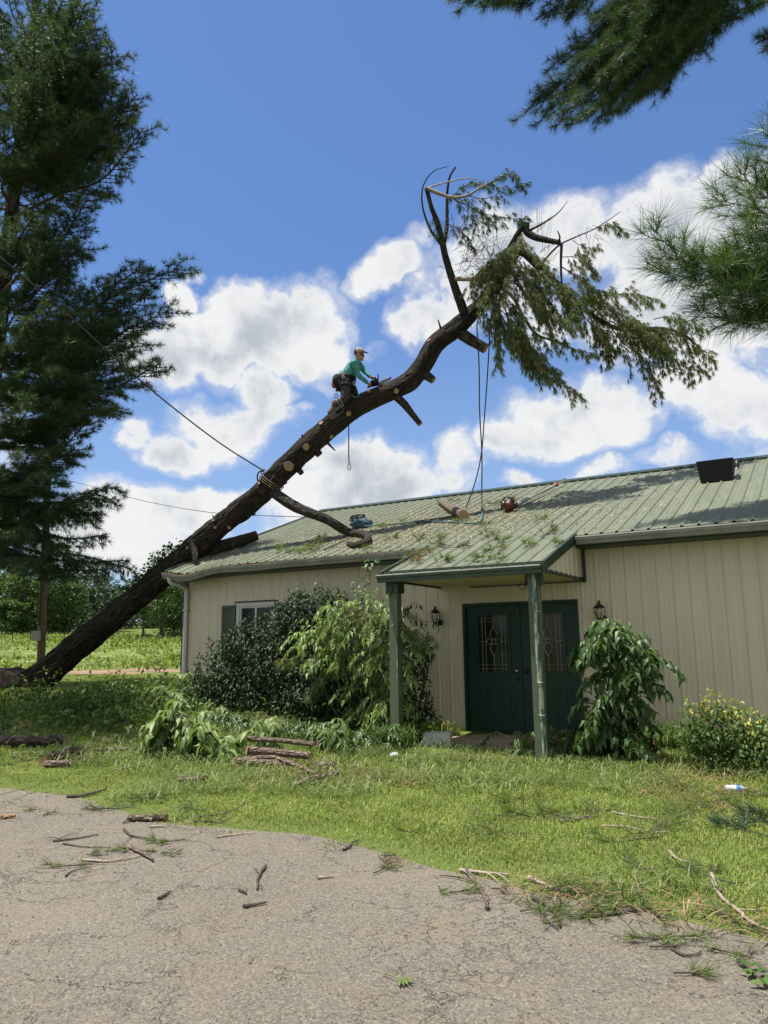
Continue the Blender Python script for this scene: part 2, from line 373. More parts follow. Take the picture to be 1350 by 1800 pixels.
M['soil'] = plain("upturned_soil", (.035, .022, .016), .95, .5, 7, .8, 12)
M['concrete'] = None
def glass_mat(name, col, rough=.05):
    m, t, b, o = mat_base(name); b.inputs['Base Color'].default_value = (*col, 1); b.inputs['Roughness'].default_value = rough
    b.inputs['Specular IOR Level'].default_value = .28
    oc = t.n('ShaderNodeTexCoord').outputs['Object']
    bp = t.n('ShaderNodeBump', ins={'Strength': .15, 'Height': t.noise(oc, 18, 2)}); bp.inputs['Distance'].default_value = .01; t.link(bp.outputs[0], b.inputs['Normal'])
    return m
M['glass'] = glass_mat("dark_glass", (.010, .018, .012))
def lantern_glass():
    m, t, b, o = mat_base("lantern_glass"); b.inputs['Base Color'].default_value = (.75, .72, .66, 1); b.inputs['Roughness'].default_value = .15
    b.inputs['Transmission Weight'].default_value = .85; return m
M['lglass'] = lantern_glass()
def post_mat():
    m, t, b, o = mat_base("peeling_green_paint"); oc = t.n('ShaderNodeTexCoord').outputs['Object']
    mp = t.n('ShaderNodeMapping', ins={'Vector': oc, 'Scale': (30, 30, 4)}).outputs[0]
    pe = t.maprange(t.noise(mp, 1.0, 6, .7), .60, .66, 0, 1)
    c = t.mix(t.noise(oc, 3, 3), (.062, .084, .050), (.092, .118, .072)); c = t.mix(pe, c, (.30, .30, .22))
    t.link(c, b.inputs['Base Color']); b.inputs['Roughness'].default_value = .6; return m
M['post'] = post_mat()
def pipe_mat():
    m, t, b, o = mat_base("flaking_downspout_paint"); oc = t.n('ShaderNodeTexCoord').outputs['Object']
    mp = t.n('ShaderNodeMapping', ins={'Vector': oc, 'Scale': (14, 14, 3)}).outputs[0]
    pe = t.maprange(t.noise(mp, 1.6, 7, .75), .47, .53, 0, 1)
    c = t.mix(pe, (.022, .080, .060), (.32, .35, .26)); t.link(c, b.inputs['Base Color']); b.inputs['Roughness'].default_value = .6; return m
M['pipe'] = pipe_mat()
def wall_mat():
    m, t, b, o = mat_base("beige_metal_siding"); oc = t.n('ShaderNodeTexCoord').outputs['Object']
    mp = t.n('ShaderNodeMapping', ins={'Vector': oc, 'Scale': (3, 3, .35)}).outputs[0]
    n = t.noise(mp, 2.2, 6, .65); c = t.mix(t.maprange(n, .3, .7), (.53, .475, .36), (.60, .545, .425))
    z = t.n('ShaderNodeSeparateXYZ', ins={0: oc}).outputs[2]
    d = t.math('MULTIPLY', t.maprange(z, .55, .12, 0, .55), t.noise(oc, 5, 4)); c = t.mix(d, c, (.30, .22, .13))
    s = t.maprange(t.noise(t.n('ShaderNodeMapping', ins={'Vector': oc, 'Scale': (9, 9, .5)}).outputs[0], 1.5, 4, .7), .58, .78, 0, .22)
    c = t.mix(s, c, (.30, .26, .19))
    t.link(c, b.inputs['Base Color']); b.inputs['Roughness'].default_value = .5; b.inputs['Specular IOR Level'].default_value = .35; return m
M['wall'] = wall_mat(); M['chip'] = plain('sawdust_chips', (.60, .50, .33), .9, .15, 40)
def roof_mat():
    m, t, b, o = mat_base("sage_green_metal_roof"); oc = t.n('ShaderNodeTexCoord').outputs['Object']
    mp = t.n('ShaderNodeMapping', ins={'Vector': oc, 'Scale': (4, .45, .45)}).outputs[0]
    n = t.noise(mp, 1.8, 6, .65); c = t.mix(t.maprange(n, .3, .7), (.112, .128, .086), (.160, .172, .118))
    st = t.maprange(t.noise(mp, 5.0, 5, .7), .50, .72, 0, .6); c = t.mix(st, c, (.080, .094, .074))
    # sawdust blown over the middle of the roof: lies in a broad patch below where the climber cuts
    x = t.n('ShaderNodeSeparateXYZ', ins={0: oc})
    dx = t.math('MULTIPLY', t.math('ADD', x.outputs[0], 6.6), 1/3.4); dy = t.math('MULTIPLY', t.math('SUBTRACT', x.outputs[1], 13.6), 1/2.7)
    pat = t.math('SUBTRACT', 1.0, t.math('MULTIPLY_ADD', dx, dx, t.math('MULTIPLY', dy, dy)))
    fl = t.math('ADD', t.math('MULTIPLY', pat, .35), t.math('MULTIPLY', t.noise(oc, 1.4, 4, .6), .6)); fl = t.math('ADD', fl, t.math('MULTIPLY', t.math('SUBTRACT', t.noise(oc, 26, 5, .8), .5), 1.7))
    k = t.maprange(fl, .34, .70, 0, .75, True); c = t.mix(k, c, (.44, .375, .25))
    t.link(c, b.inputs['Base Color']); b.inputs['Roughness'].default_value = .6; b.inputs['Specular IOR Level'].default_value = .22; return m
M['roof'] = roof_mat()
def conc_mat():
    m, t, b, o = mat_base("old_concrete"); oc = t.n('ShaderNodeTexCoord').outputs['Object']
    c = t.mix(t.maprange(t.noise(oc, 3, 6, .7), .3, .7), (.20, .155, .10), (.36, .30, .22)); t.link(c, b.inputs['Base Color']); b.inputs['Roughness'].default_value = .9
    bp = t.n('ShaderNodeBump', ins={'Strength': .4, 'Height': t.noise(oc, 40, 5)}); bp.inputs['Distance'].default_value = .01; t.link(bp.outputs[0], b.inputs['Normal']); return m
M['concrete'] = conc_mat()
M['block'] = plain("pale_concrete_block", (.36, .37, .36), .8, .15, 6, .4, 60)
def asphalt_mat():
    m, t, b, o = mat_base("worn_asphalt"); oc = t.n('ShaderNodeTexCoord').outputs['Object']
    big = t.maprange(t.noise(oc, .55, 4, .6), .3, .7); c = t.mix(big, (.140, .125, .102), (.190, .169, .137))
    v = t.n('ShaderNodeTexVoronoi', ins={'Vector': oc, 'Scale': 78.0}); sp = t.n('ShaderNodeSeparateColor', ins={0: v.outputs[1]}).outputs[0]
    c = t.mix(t.maprange(sp, 0, 1, 0, .55), c, t.mix(sp, (.07, .060, .050), (.32, .28, .22)))
    gr = t.noise(oc, 42, 5, .75); c = t.mix(t.maprange(gr, .55, .64, 0, .85), c, (.030, .026, .022))  # dark specks put the shade of small pits into the colour
    tn = t.maprange(t.noise(oc, 2.1, 5, .7), .50, .68, 0, .5); c = t.mix(tn, c, (.215, .175, .120))
    wv = t.vmath('ADD', oc, t.vscale(t.vmath('SUBTRACT', t.noise(oc, 2.3, 5, .65, out=1), (.5, .5, .5)), .75))
    ck = t.n('ShaderNodeTexVoronoi', feature='DISTANCE_TO_EDGE', ins={'Vector': wv, 'Scale': 1.05}).outputs[0]
    ck2 = t.n('ShaderNodeTexVoronoi', feature='DISTANCE_TO_EDGE', ins={'Vector': wv, 'Scale': 3.1}).outputs[0]
    m1 = t.maprange(ck, .001, .006, 1, 0); m2 = t.math('MULTIPLY', t.maprange(ck2, .003, .012, 1, 0), t.maprange(t.noise(oc, .9, 3), .48, .60))
    km = t.math('MAXIMUM', t.math('MULTIPLY', m1, t.maprange(t.noise(oc, 1.3, 3), .42, .56)), t.math('MULTIPLY', m2, .8)); c = t.mix(t.math('MULTIPLY', km, .5), c, (.05, .043, .036))
    t.link(c, b.inputs['Base Color']); b.inputs['Roughness'].default_value = .92; b.inputs['Specular IOR Level'].default_value = .2
    h = t.math('SUBTRACT', t.math('ADD', t.math('MULTIPLY', gr, .9), t.math('MULTIPLY', v.outputs[0], -.5)), km)
    bp = t.n('ShaderNodeBump', ins={'Strength': 1.0, 'Height': h}); bp.inputs['Distance'].default_value = .016; t.link(bp.outputs[0], b.inputs['Normal']); return m
M['asphalt'] = asphalt_mat()
def ground_mat():
    m, t, b, o = mat_base("lawn_soil"); oc = t.n('ShaderNodeTexCoord').outputs['Object']
    n = t.noise(oc, 1.3, 6, .65); f = t.noise(oc, 14, 5, .7)
    c = t.ramp(n, [(.3, (.06, .10, .02)), (.5, (.11, .16, .035)), (.62, (.15, .17, .05)), (.75, (.21, .17, .085))])
    c = t.mix(t.maprange(f, .35, .65), c, t.mix(f, (.03, .045, .012), (.17, .19, .06)))
    t.link(c, b.inputs['Base Color']); b.inputs['Roughness'].default_value = .95; b.inputs['Specular IOR Level'].default_value = .1
    bp = t.n('ShaderNodeBump', ins={'Strength': .8, 'Height': f}); bp.inputs['Distance'].default_value = .05; t.link(bp.outputs[0], b.inputs['Normal']); return m
M['ground'] = ground_mat()
M['field'] = plain("field_soil_and_grass", (.12, .155, .030), .95, .4, .35, .6, 3)
M['dirt'] = plain("red_brown_dirt", (.22, .13, .08), .95, .3, .8, .6, 4)

# ------------------------------------------------------------------ terrain
LD = np.array([-.785, .62]); TD = np.array([.62, .785])
_sx = np.linspace(-60, 700, 3041)
_sz = np.interp(_sx, [-60, 9.5, 18.3, 26, 42, 50, 70, 105, 130, 150, 200, 400, 700], [0, 0, .66, .66, .42, .5, 1.55, 3.35, 4.2, 5.5, 8.5, 14, 16])
_k = np.hanning(17); _sz = np.convolve(np.pad(_sz, 8, mode='edge'), _k/_k.sum(), 'valid')
def tz(x, y):
    x = np.asarray(x, float); y = np.asarray(y, float); s = x*LD[0]+y*LD[1]
    z = np.interp(s, _sx, _sz); w = np.clip((s-11)/4, 0, 1)
    return z + w*.05*np.sin(x*1.3+.5*y)*np.sin(y*1.1-.4*x)
def gnd(px, py):
    v = ray(px, py); t = np.linspace(1.5, 400, 40000); X = v[0]*t; Y = v[1]*t; Z = CAMZ+v[2]*t
    i = np.argmax(Z < tz(X, Y)); p = CAM+v*t[i]; p[2] = float(tz(p[0], p[1])); return p
EDGE_PX = [(-420, 1330), (-150, 1368), (0, 1386), (130, 1402), (250, 1440), (400, 1456), (520, 1466), (640, 1490), (760, 1530), (870, 1552), (960, 1576), (1100, 1592), (1200, 1618), (1350, 1655), (1600, 1720)]
EDGE = np.array([gnd(*p)[:2] for p in EDGE_PX]); EDGE = EDGE[np.argsort(EDGE[:, 0])]
EDGE = np.concatenate([[[-60, EDGE[0, 1]+2.0]], EDGE, [[40, EDGE[-1, 1]-.6]]])
def edge_n(u): return np.interp(u, EDGE[:, 0], EDGE[:, 1])
def edge_jit(x, y): return .26*(fbm(np.stack([np.asarray(x)*1.6, np.asarray(y)*0+3, np.zeros_like(x)], -1), 4)-.5)

def grid(xs, ys, zf):
    X, Y = np.meshgrid(xs, ys); Z = zf(X, Y); n, m = X.shape
    i = np.arange(n-1)[:, None]*m; j = np.arange(m-1)[None]
    return np.stack([X, Y, Z], -1).reshape(-1, 3), np.stack([i+j, i+j+1, i+j+m+1, i+j+m], -1).reshape(-1, 4)
xs = np.concatenate([np.linspace(-650, -70, 30), np.linspace(-66, 14, 161), np.linspace(18, 600, 24)])
ys = np.concatenate([np.linspace(-500, -20, 16), np.linspace(-16, 64, 161), np.linspace(68, 650, 40)])
mb = MB(); v, f = grid(xs, ys, lambda a, b: tz(a, b)-.006); mb.add(v, f)
tag(obj('ground', mb, M['ground']), kind='structure')
mb = MB(); us = np.linspace(-40, 24, 641); e = edge_n(us) + edge_jit(us, us)
for k in range(12):
    n0 = np.where(True, -14+(e+14)*k/12, 0); n1 = -14+(e+14)*(k+1)/12
    V = np.concatenate([np.stack([us, n0, tz(us, n0)], -1), np.stack([us, n1, tz(us, n1)], -1)]); L = len(us)
    i = np.arange(L-1); mb.add(V, np.stack([i, i+1, i+1+L, i+L], -1))
tag(obj('driveway', mb, M['asphalt']), kind='structure')
def strip(name, s0, s1, t0, t1, mat, lift, ns=8, nt_=80, jag=0):
    mb = MB(); S = np.linspace(0, 1, ns+1); Tt = np.linspace(t0, t1, nt_+1); a, b = np.meshgrid(S, Tt)
    e0 = s0+jag*(fbm(np.stack([b.ravel()*.5, b.ravel()*0, b.ravel()*0], -1), 3).reshape(b.shape)-.5); e1 = s1+jag*(fbm(np.stack([b.ravel()*.5+50, b.ravel()*0, b.ravel()*0], -1), 3).reshape(b.shape)-.5)
    s = e0+(e1-e0)*a; X = s*LD[0]+b*TD[0]; Y = s*LD[1]+b*TD[1]; V = np.stack([X, Y, tz(X, Y)+lift], -1).reshape(-1, 3)
    m = ns+1; i = np.arange(nt_)[:, None]*m; j = np.arange(ns)[None]
    mb.add(V, np.stack([i+j, i+j+1, i+j+m+1, i+j+m], -1).reshape(-1, 4)); return tag(obj(name, mb, mat), kind='structure')
strip('field', 46, 108, -70, 90, M['field'], .004, 40)
strip('dirt_track', 32.5, 46.6, -70, 90, M['dirt'], .010, 6, 80, 1.5)

# ------------------------------------------------------------------ leaf / needle generators
def rand_dirs(rs, n):
    v = rs.normal(size=(n, 3)); return unit(v)
def leaves(mb, pos, d, up, L, Wd, droop=.25, m=0, fold=.25):
    pos = np.asarray(pos, float); n = len(pos); d = unit(d); up = unit(up); L = np.broadcast_to(L, (n,))[:, None]; Wd = np.broadcast_to(Wd, (n,))[:, None]
    s = unit(np.cross(d, up)); nn = np.cross(s, d)
    c = pos + d*L*.45 + nn*L*0.02; tip = pos + d*L - nn*L*droop
    l = c + s*Wd*.5 + nn*Wd*fold; r = c - s*Wd*.5 + nn*Wd*fold
    V = np.stack([pos, l, tip, r, c], 1).reshape(-1, 3); b = np.arange(n)[:, None]*5
    f = np.concatenate([b+[0, 4, 1], b+[1, 4, 2], b+[2, 4, 3], b+[3, 4, 0]]); mb.add(V, f, m); return mb
def tufts(mb, pos, d, L, Wd, k, rs, spread=(.25, 1.15), grav=0.0, m=0):
    pos = np.asarray(pos, float); n = len(pos); d = unit(d)
    L = np.broadcast_to(L, (n,))
    p = np.repeat(pos, k, 0); D = np.repeat(d, k, 0); LL = np.repeat(L, k)*rs.uniform(.7, 1.1, n*k)
    th = rs.uniform(spread[0], spread[1], n*k)[:, None]; q = rand_dirs(rs, n*k); q = unit(q-D*np.sum(q*D, 1, keepdims=True))
    nd = D*np.cos(th)+q*np.sin(th); nd[:, 2] -= grav; nd = unit(nd)
    p = p + D*(rs.uniform(-.25, .25, n*k)*LL)[:, None]
    s = unit(np.cross(nd, rand_dirs(rs, n*k)))*Wd*.5
    tip = p+nd*LL[:, None]
    V = np.stack([p-s, p+s, tip+s*.25, tip-s*.25], 1).reshape(-1, 3); b = np.arange(n*k)[:, None]*4
    mb.add(V, b+[0, 1, 2, 3], m); return mb
def jit_path(rs, a, b, n, amp):
    P = np.linspace(0, 1, n)[:, None]*(np.asarray(b)-np.asarray(a))+np.asarray(a); j = rs.normal(size=(n, 3))*amp; j[0] = 0; j = np.cumsum(j, 0)*.5
    return P + j*np.linspace(0, 1, n)[:, None]
def bough(wood, path, r0, rs, side=1.0, nside=14, start=.25, flat=.25, tuft_gap=.13, up=(0, 0, 1), sub=True, droop=0.0, wm=0, tip_up=.35):
    """a pine bough: tapering limb, side shoots in a flattened spray; returns needle tuft positions and directions"""
    P = np.asarray(path, float); n = len(P); wood.tube(P, np.linspace(r0, r0*.18, n), 5 if r0 < .03 else 7, wm)
    ln = np.concatenate([[0], np.cumsum(np.linalg.norm(np.diff(P, axis=0), axis=1))]); Lt = ln[-1]
    pos, dr = [], []
    up = np.asarray(up, float)
    def along(q, t): 
        l = np.concatenate([[0], np.cumsum(np.linalg.norm(np.diff(q, axis=0), axis=1))]); return np.stack([np.interp(t*l[-1], l, q[:, i]) for i in range(3)], -1)
    for k in range(nside):
        t = start+(1-start)*(k+rs.uniform(0, 1))/nside; c = along(P, np.array([t]))[0]; dirn = unit(along(P, np.array([min(1, t+.03)]))[0]-along(P, np.array([max(0, t-.03)]))[0])
        sd = unit(np.cross(dirn, up))*(1 if k % 2 else -1)
        ll = side*rs.uniform(.6, 1.1)*(1.0-.62*(t-start)/(1-start))*(.55+.45*min(1, (t-start)/.2+.3))
        a = rs.uniform(.55, 1.0); dd = unit(dirn*math.cos(a)+sd*math.sin(a)+up*rs.normal()*flat)
        mid = c+dd*ll*.55+up*(-droop*ll*.2); end = c+unit(dd+dirn*.25)*ll+up*((tip_up*.2-droop)*ll)
        q = smooth_path([c, mid, end], 6); wood.tube(q, np.linspace(r0*.28+.002, .0025, 6), 3, wm, cap=False)
        m = max(2, int(ll/tuft_gap)); ts = np.linspace(.3, 1, m); pp = along(q, ts); de = np.gradient(pp, axis=0) if m > 1 else np.array([dd]); pos.append(pp); dr.append(unit(de)+up*tip_up)
        if sub:
            for s2 in range(max(1, int(ll/.22))):
                t2 = rs.uniform(.25, .95); c2 = along(q, np.array([t2]))[0]; sd2 = unit(np.cross(dd, up))*(1 if s2 % 2 else -1)
                d2 = unit(dd*.8+sd2*.7+up*rs.normal()*flat-up*droop*.6); l2 = ll*rs.uniform(.2, .42); e2 = c2+d2*l2; wood.tube([c2, (c2+e2)/2+up*.01, e2], [.004, .003, .002], 3, wm, cap=False)
                m2 = max(2, int(l2/tuft_gap)); pp = c2+(e2-c2)*np.linspace(.3, 1, m2)[:, None]; pos.append(pp); dr.append(np.repeat([d2+up*tip_up], m2, 0))
    m = max(3, int(Lt*.5/tuft_gap)); ts = np.linspace(.5, 1, m); pp = along(P, ts); pos.append(pp); dr.append(unit(np.gradient(pp, axis=0))+up*tip_up)
    return np.concatenate(pos), np.concatenate(dr)

# ------------------------------------------------------------------ the building
WN = 11.808; UL = -11.82; UR = 7.0; RIB = .2286; RK = .37; EAVE_N = 11.38; EAVE_Z = 3.15; RIDGE_N = 17.0
PU0, PU1, PN = -5.83, -3.29, 9.86
def roof_z(n): return EAVE_Z + RK*(n-11.4)
def dent(u, n):                                      # the corner the trunk has pushed in
    return -.10*np.exp(-((u+11.35)/.55)**2)*np.clip(1-(n-11.4)/1.6, 0, 1)
ribu = onN(1158.7, 1050, WN)[0]
def rib_profile(u0, u1, h, top, base, minor, phase):
    us = [u0, u1]; k0 = math.floor((u0-phase)/RIB)-1; pts = []
    for k in range(k0, int((u1-phase)/RIB)+2):
        c = phase+k*RIB
        pts += [(c-base/2, 0), (c-top/2, h), (c+top/2, h), (c+base/2, 0)]
        for q in (1, 2): cc = c+RIB*q/3; pts += [(cc-.012, 0), (cc-.006, minor), (cc+.006, minor), (cc+.012, 0)]
    P = np.array(pts); P = P[np.argsort(P[:, 0], kind='stable')]
    z = np.interp([u0, u1], P[:, 0], P[:, 1]); ins = (P[:, 0] > u0+1e-4) & (P[:, 0] < u1-1e-4)
    return np.concatenate([[[u0, z[0]]], P[ins], [[u1, z[1]]]])
def wall_strip(mb, u0, u1, z0, z1):
    p = rib_profile(u0, u1, .016, .016, .05, .0035, ribu); L = len(p)
    a = np.stack([p[:, 0], WN-p[:, 1], np.full(L, z0)], -1); b = a.copy(); b[:, 2] = z1
    i = np.arange(L-1); mb.add(np.concatenate([a, b]), np.stack([i, i+1, i+1+L, i+L], -1))
DU0, DU1, DZ0, DZ1 = -5.383, -3.42, .115, 2.205
WU0, WU1, WZ0, WZ1 = -10.346, -9.389, 1.30, 2.412
house = thing('metal_building', 'low beige metal-clad building with ribbed sage green roof and small porch', 'building', (UL, WN, 0))
mb = MB()
wall_strip(mb, UL+.06, WU0, -.1, 3.02); wall_strip(mb, WU0, WU1, -.1, WZ0); wall_strip(mb, WU0, WU1, WZ1, 3.02)
wall_strip(mb, WU1, DU0, -.1, 3.02); wall_strip(mb, DU0, DU1, DZ1, 3.02); wall_strip(mb, DU1, UR, -.1, 3.02)
mb.add([(UL, WN+.001, 0), (UL, 22.2, 0), (UL, 22.2, 3.3), (UL, RIDGE_N, 5.2), (UL, WN+.001, 3.25)], [(0, 1, 2), (0, 2, 3), (0, 3, 4)])
mb.add([(UR, WN, 0), (UR, 22.2, 0), (UR, 22.2, 3.3), (UR, RIDGE_N, 5.2), (UR, WN, 3.25)], [(0, 2, 1), (0, 3, 2), (0, 4, 3)])
mb.add([(UL, 22.2, 0), (UR, 22.2, 0), (UR, 22.2, 3.3), (UL, 22.2, 3.3)], [(3, 2, 1, 0)])
for px, py in ((1131, 1016.7), (1179, 1086.5), (1259, 1165.2)):     # rows of screw heads along the girts
    z = onN(px, py, WN)[2]
    for k in range(-40, 30):
        u = ribu+k*RIB+.045
        if UL+.2 < u < UR-.1 and not (DU0-.06 < u < DU1+.06 and z < DZ1+.05) and not (WU0-.5 < u < WU1+.5): mb.lathe([(0, .008), (.007, .007), (.010, 0)], (u, WN-.0005, z), 6, 1, (0, -1, 0))
obj('wall', mb, [M['wall'], M['soffit']], house, smooth=False)
# roof
def roof_sheet(mb, u0, u1, n0, n1, ns):
    p = rib_profile(u0, u1, .024, .020, .058, .004, ribu); L = len(p); N = np.linspace(n0, n1, ns)
    V = np.stack([np.stack([p[:, 0], np.full(L, n), roof_z(n)+p[:, 1]+dent(p[:, 0], n)], -1) for n in N]); i = np.arange(ns-1)[:, None]*L; j = np.arange(L-1)[None]
    mb.add(V.reshape(-1, 3), np.stack([i+j, i+j+1, i+j+L+1, i+j+L], -1).reshape(-1, 4))
mb = MB(); roof_sheet(mb, -11.95, UR+.1, EAVE_N, RIDGE_N, 24); roof_sheet(mb, PU0-.02, PU1+.02, PN, EAVE_N, 4)
mb.add([(-11.95, RIDGE_N, roof_z(RIDGE_N)), (UR+.1, RIDGE_N, roof_z(RIDGE_N)), (UR+.1, 22.6, EAVE_Z), (-11.95, 22.6, EAVE_Z)], [(0, 1, 2, 3)])
for k, u in enumerate(np.arange(ribu-RIB*40, UR, RIB)):             # screw heads beside the ribs
    if u < -11.9: continue
    for n in (11.6, 13.0, 14.5, 16.0): mb.lathe([(0, .009), (.008, .007), (.011, 0)], (u+.045, n, roof_z(n)+dent(u, n)), 5, 1)
obj('roof', mb, [M['roof'], M['ggutter']], house, smooth=False)
mb = MB(); h = roof_z(RIDGE_N)+.03
mb.add([(-11.97, RIDGE_N-.17, h-.045), (UR+.1, RIDGE_N-.17, h-.045), (UR+.1, RIDGE_N, h+.035), (-11.97, RIDGE_N, h+.035), (UR+.1, RIDGE_N+.17, h-.045), (-11.97, RIDGE_N+.17, h-.045)], [(0, 1, 2, 3), (3, 2, 4, 5)])
mb.add([(-11.97, RIDGE_N-.17, h-.045), (UR+.1, RIDGE_N-.17, h-.045), (UR+.1, RIDGE_N-.17, h-.075), (-11.97, RIDGE_N-.17, h-.075)], [(3, 2, 1, 0)])
obj('ridge_cap', mb, M['green_trim'], house, smooth=False)
mb = MB(); ns = np.linspace(11.36, RIDGE_N, 12)
for a, b in zip(ns[:-1], ns[1:]):
    da, db = dent(-11.95, a), dent(-11.95, b)
    mb.prism([(-11.99, a, roof_z(a)+.03+da), (-11.99, b, roof_z(b)+.03+db), (-11.99, b, roof_z(b)-.12+db), (-11.99, a, roof_z(a)-.12+da)], (.06, 0, 0))
obj('rake_trim', mb, M['green_trim'], house, smooth=False)
# eave fascia + soffit + gutters
def eave_fascia(mb, u0, u1):
    us = np.linspace(u0, u1, max(2, int((u1-u0)/.15)))
    for a, b in zip(us[:-1], us[1:]):
        za, zb = dent(a, 11.4), dent(b, 11.4)
        mb.add([(a, 11.42, 3.12+za), (b, 11.42, 3.12+zb), (b, 11.42, 2.965+zb), (a, 11.42, 2.965+za), (a, WN-.02, 2.965+za*.3), (b, WN-.02, 2.965+zb*.3)], [(0, 3, 2, 1), (3, 4, 5, 2)])
for _a, _b in ((-11.9, PU0), (PU1, UR)): mb = MB(); eave_fascia(mb, _a, _b); obj('eave_soffit', mb, M['green_trim'], house, smooth=False)
def gutter(mb, u0, u1, n, ztop, prof, lip_m, body_m, zf=None):
    us = np.linspace(u0, u1, max(2, int((u1-u0)/.12))); dz = np.zeros_like(us) if zf is None else zf(us)
    pr = np.array(prof); k = len(pr); V = np.stack([np.stack([us, n+np.full_like(us, p[0]), ztop+p[1]+dz], -1) for p in pr], 1).reshape(-1, 3)
    L = len(us)
    for j in range(k-1):
        i = np.arange(L-1)*k+j; mb.add(V, np.stack([i, i+k, i+k+1, i+1], -1), lip_m if j in (0, 1, 2) else body_m)
    for e in (0, L-1):
        c = V[e*k:e*k+k]; ctr = c.mean(0); mb.add(np.concatenate([c, [ctr]]), [(j, j+1, k) for j in range(k-1)], body_m)
K = [(.0, -.012), (-.105, -.002), (-.125, -.002), (-.125, -.022), (-.117, -.030), (-.120, -.055), (-.098, -.092), (-.085, -.125), (0, -.125)]
mb = MB(); gutter(mb, PU1+.04, UR, 11.395, 3.122, K, 0, 1); obj('gutter', mb, [M['lip'], M['gutter']], house, smooth=False)  # paler lip puts the sunlit top edge into the colour
def ldent(u): return 1.25*dent(u, 11.4) - .02*np.exp(-((u+9.6)/.5)**2)
mb = MB(); gutter(mb, -11.97, PU0-.06, 11.395, 3.122, K, 0, 1, ldent); g2 = obj('gutter', mb, [M['gutter'], M['gutter']], house, smooth=False); g2['label'] = 'dented gutter full of needles under the trunk'
# pine litter lying in the dented gutter is its own stuff, further down
mb = MB()
mb.tube(smooth_path([(-11.80, 11.33, 3.0), (-11.80, 11.34, 2.90), (-11.72, 11.55, 2.82), (-11.70, 11.73, 2.74)], 12), .045, 10); mb.tube([(-11.70, 11.735, 2.76), (-11.70, 11.735, 1.4), (-11.70, 11.735, .05)], .045, 10)
for z in (2.3, .9): mb.box((-11.76, 11.68, z), (-11.64, 11.80, z+.03))
obj('downspout', mb, M['white'], house)
mb = MB(); mb.box((UL-.02, WN-.035, 0), (UL+.10, WN+.12, 3.0)); obj('corner_trim', mb, M['green_trim'], house, smooth=False)
# window with shutters
mb = MB()
def frame(mb, u0, u1, z0, z1, w, y0, y1, m=0):
    mb.box((u0, y0, z0), (u0+w, y1, z1), m); mb.box((u1-w, y0, z0), (u1, y1, z1), m); mb.box((u0+w, y0, z0), (u1-w, y1, z0+w), m); mb.box((u0+w, y0, z1-w), (u1-w, y1, z1), m)
frame(mb, WU0, WU1, WZ0, WZ1, .075, WN-.035, WN+.05); frame(mb, WU0+.075, WU1-.075, WZ0+.075, WZ1-.075, .035, WN-.015, WN+.045)
um = (WU0+WU1)/2; mb.box((um-.02, WN-.012, WZ0+.11), (um+.02, WN+.04, WZ1-.11))
win = obj('window', mb, M['white'], house, smooth=False)
mb = MB(); mb.box((WU0+.10, WN+.012, WZ0+.10), (WU1-.10, WN+.02, WZ1-.10)); obj('pane', mb, M['glass'], win, smooth=False)
mb = MB(); mb.box((WU0-.03, WN-.055, WZ1+.001), (WU1+.03, WN+.02, WZ1+.028)); obj('window_drip_cap', mb, M['green_trim'], win, smooth=False)
mb = MB(); mb.box((WU0+.11, WN+.5, WZ0+.1), (WU1-.11, WN+.51, WZ1-.1))
for u0 in (WU0-.385, WU1+.03):
    mb = MB(); z1 = WZ1-.04; frame(mb, u0, u0+.355, WZ0, z1, .05, WN-.045, WN-.016); mb.box((u0+.05, WN-.024, WZ0+.05), (u0+.305, WN-.017, z1-.05))
    for z in np.arange(WZ0+.07, z1-.06, .045): mb.prism([(u0+.05, WN-.025, z), (u0+.05, WN-.040, z), (u0+.05, WN-.026, z+.04)], (.255, 0, 0))
    obj('shutter', mb, plain("shutter_green", (.060, .085, .055), .5, .15, 4) if u0 < WU0 else bpy.data.materials['shutter_green'], house, smooth=False)
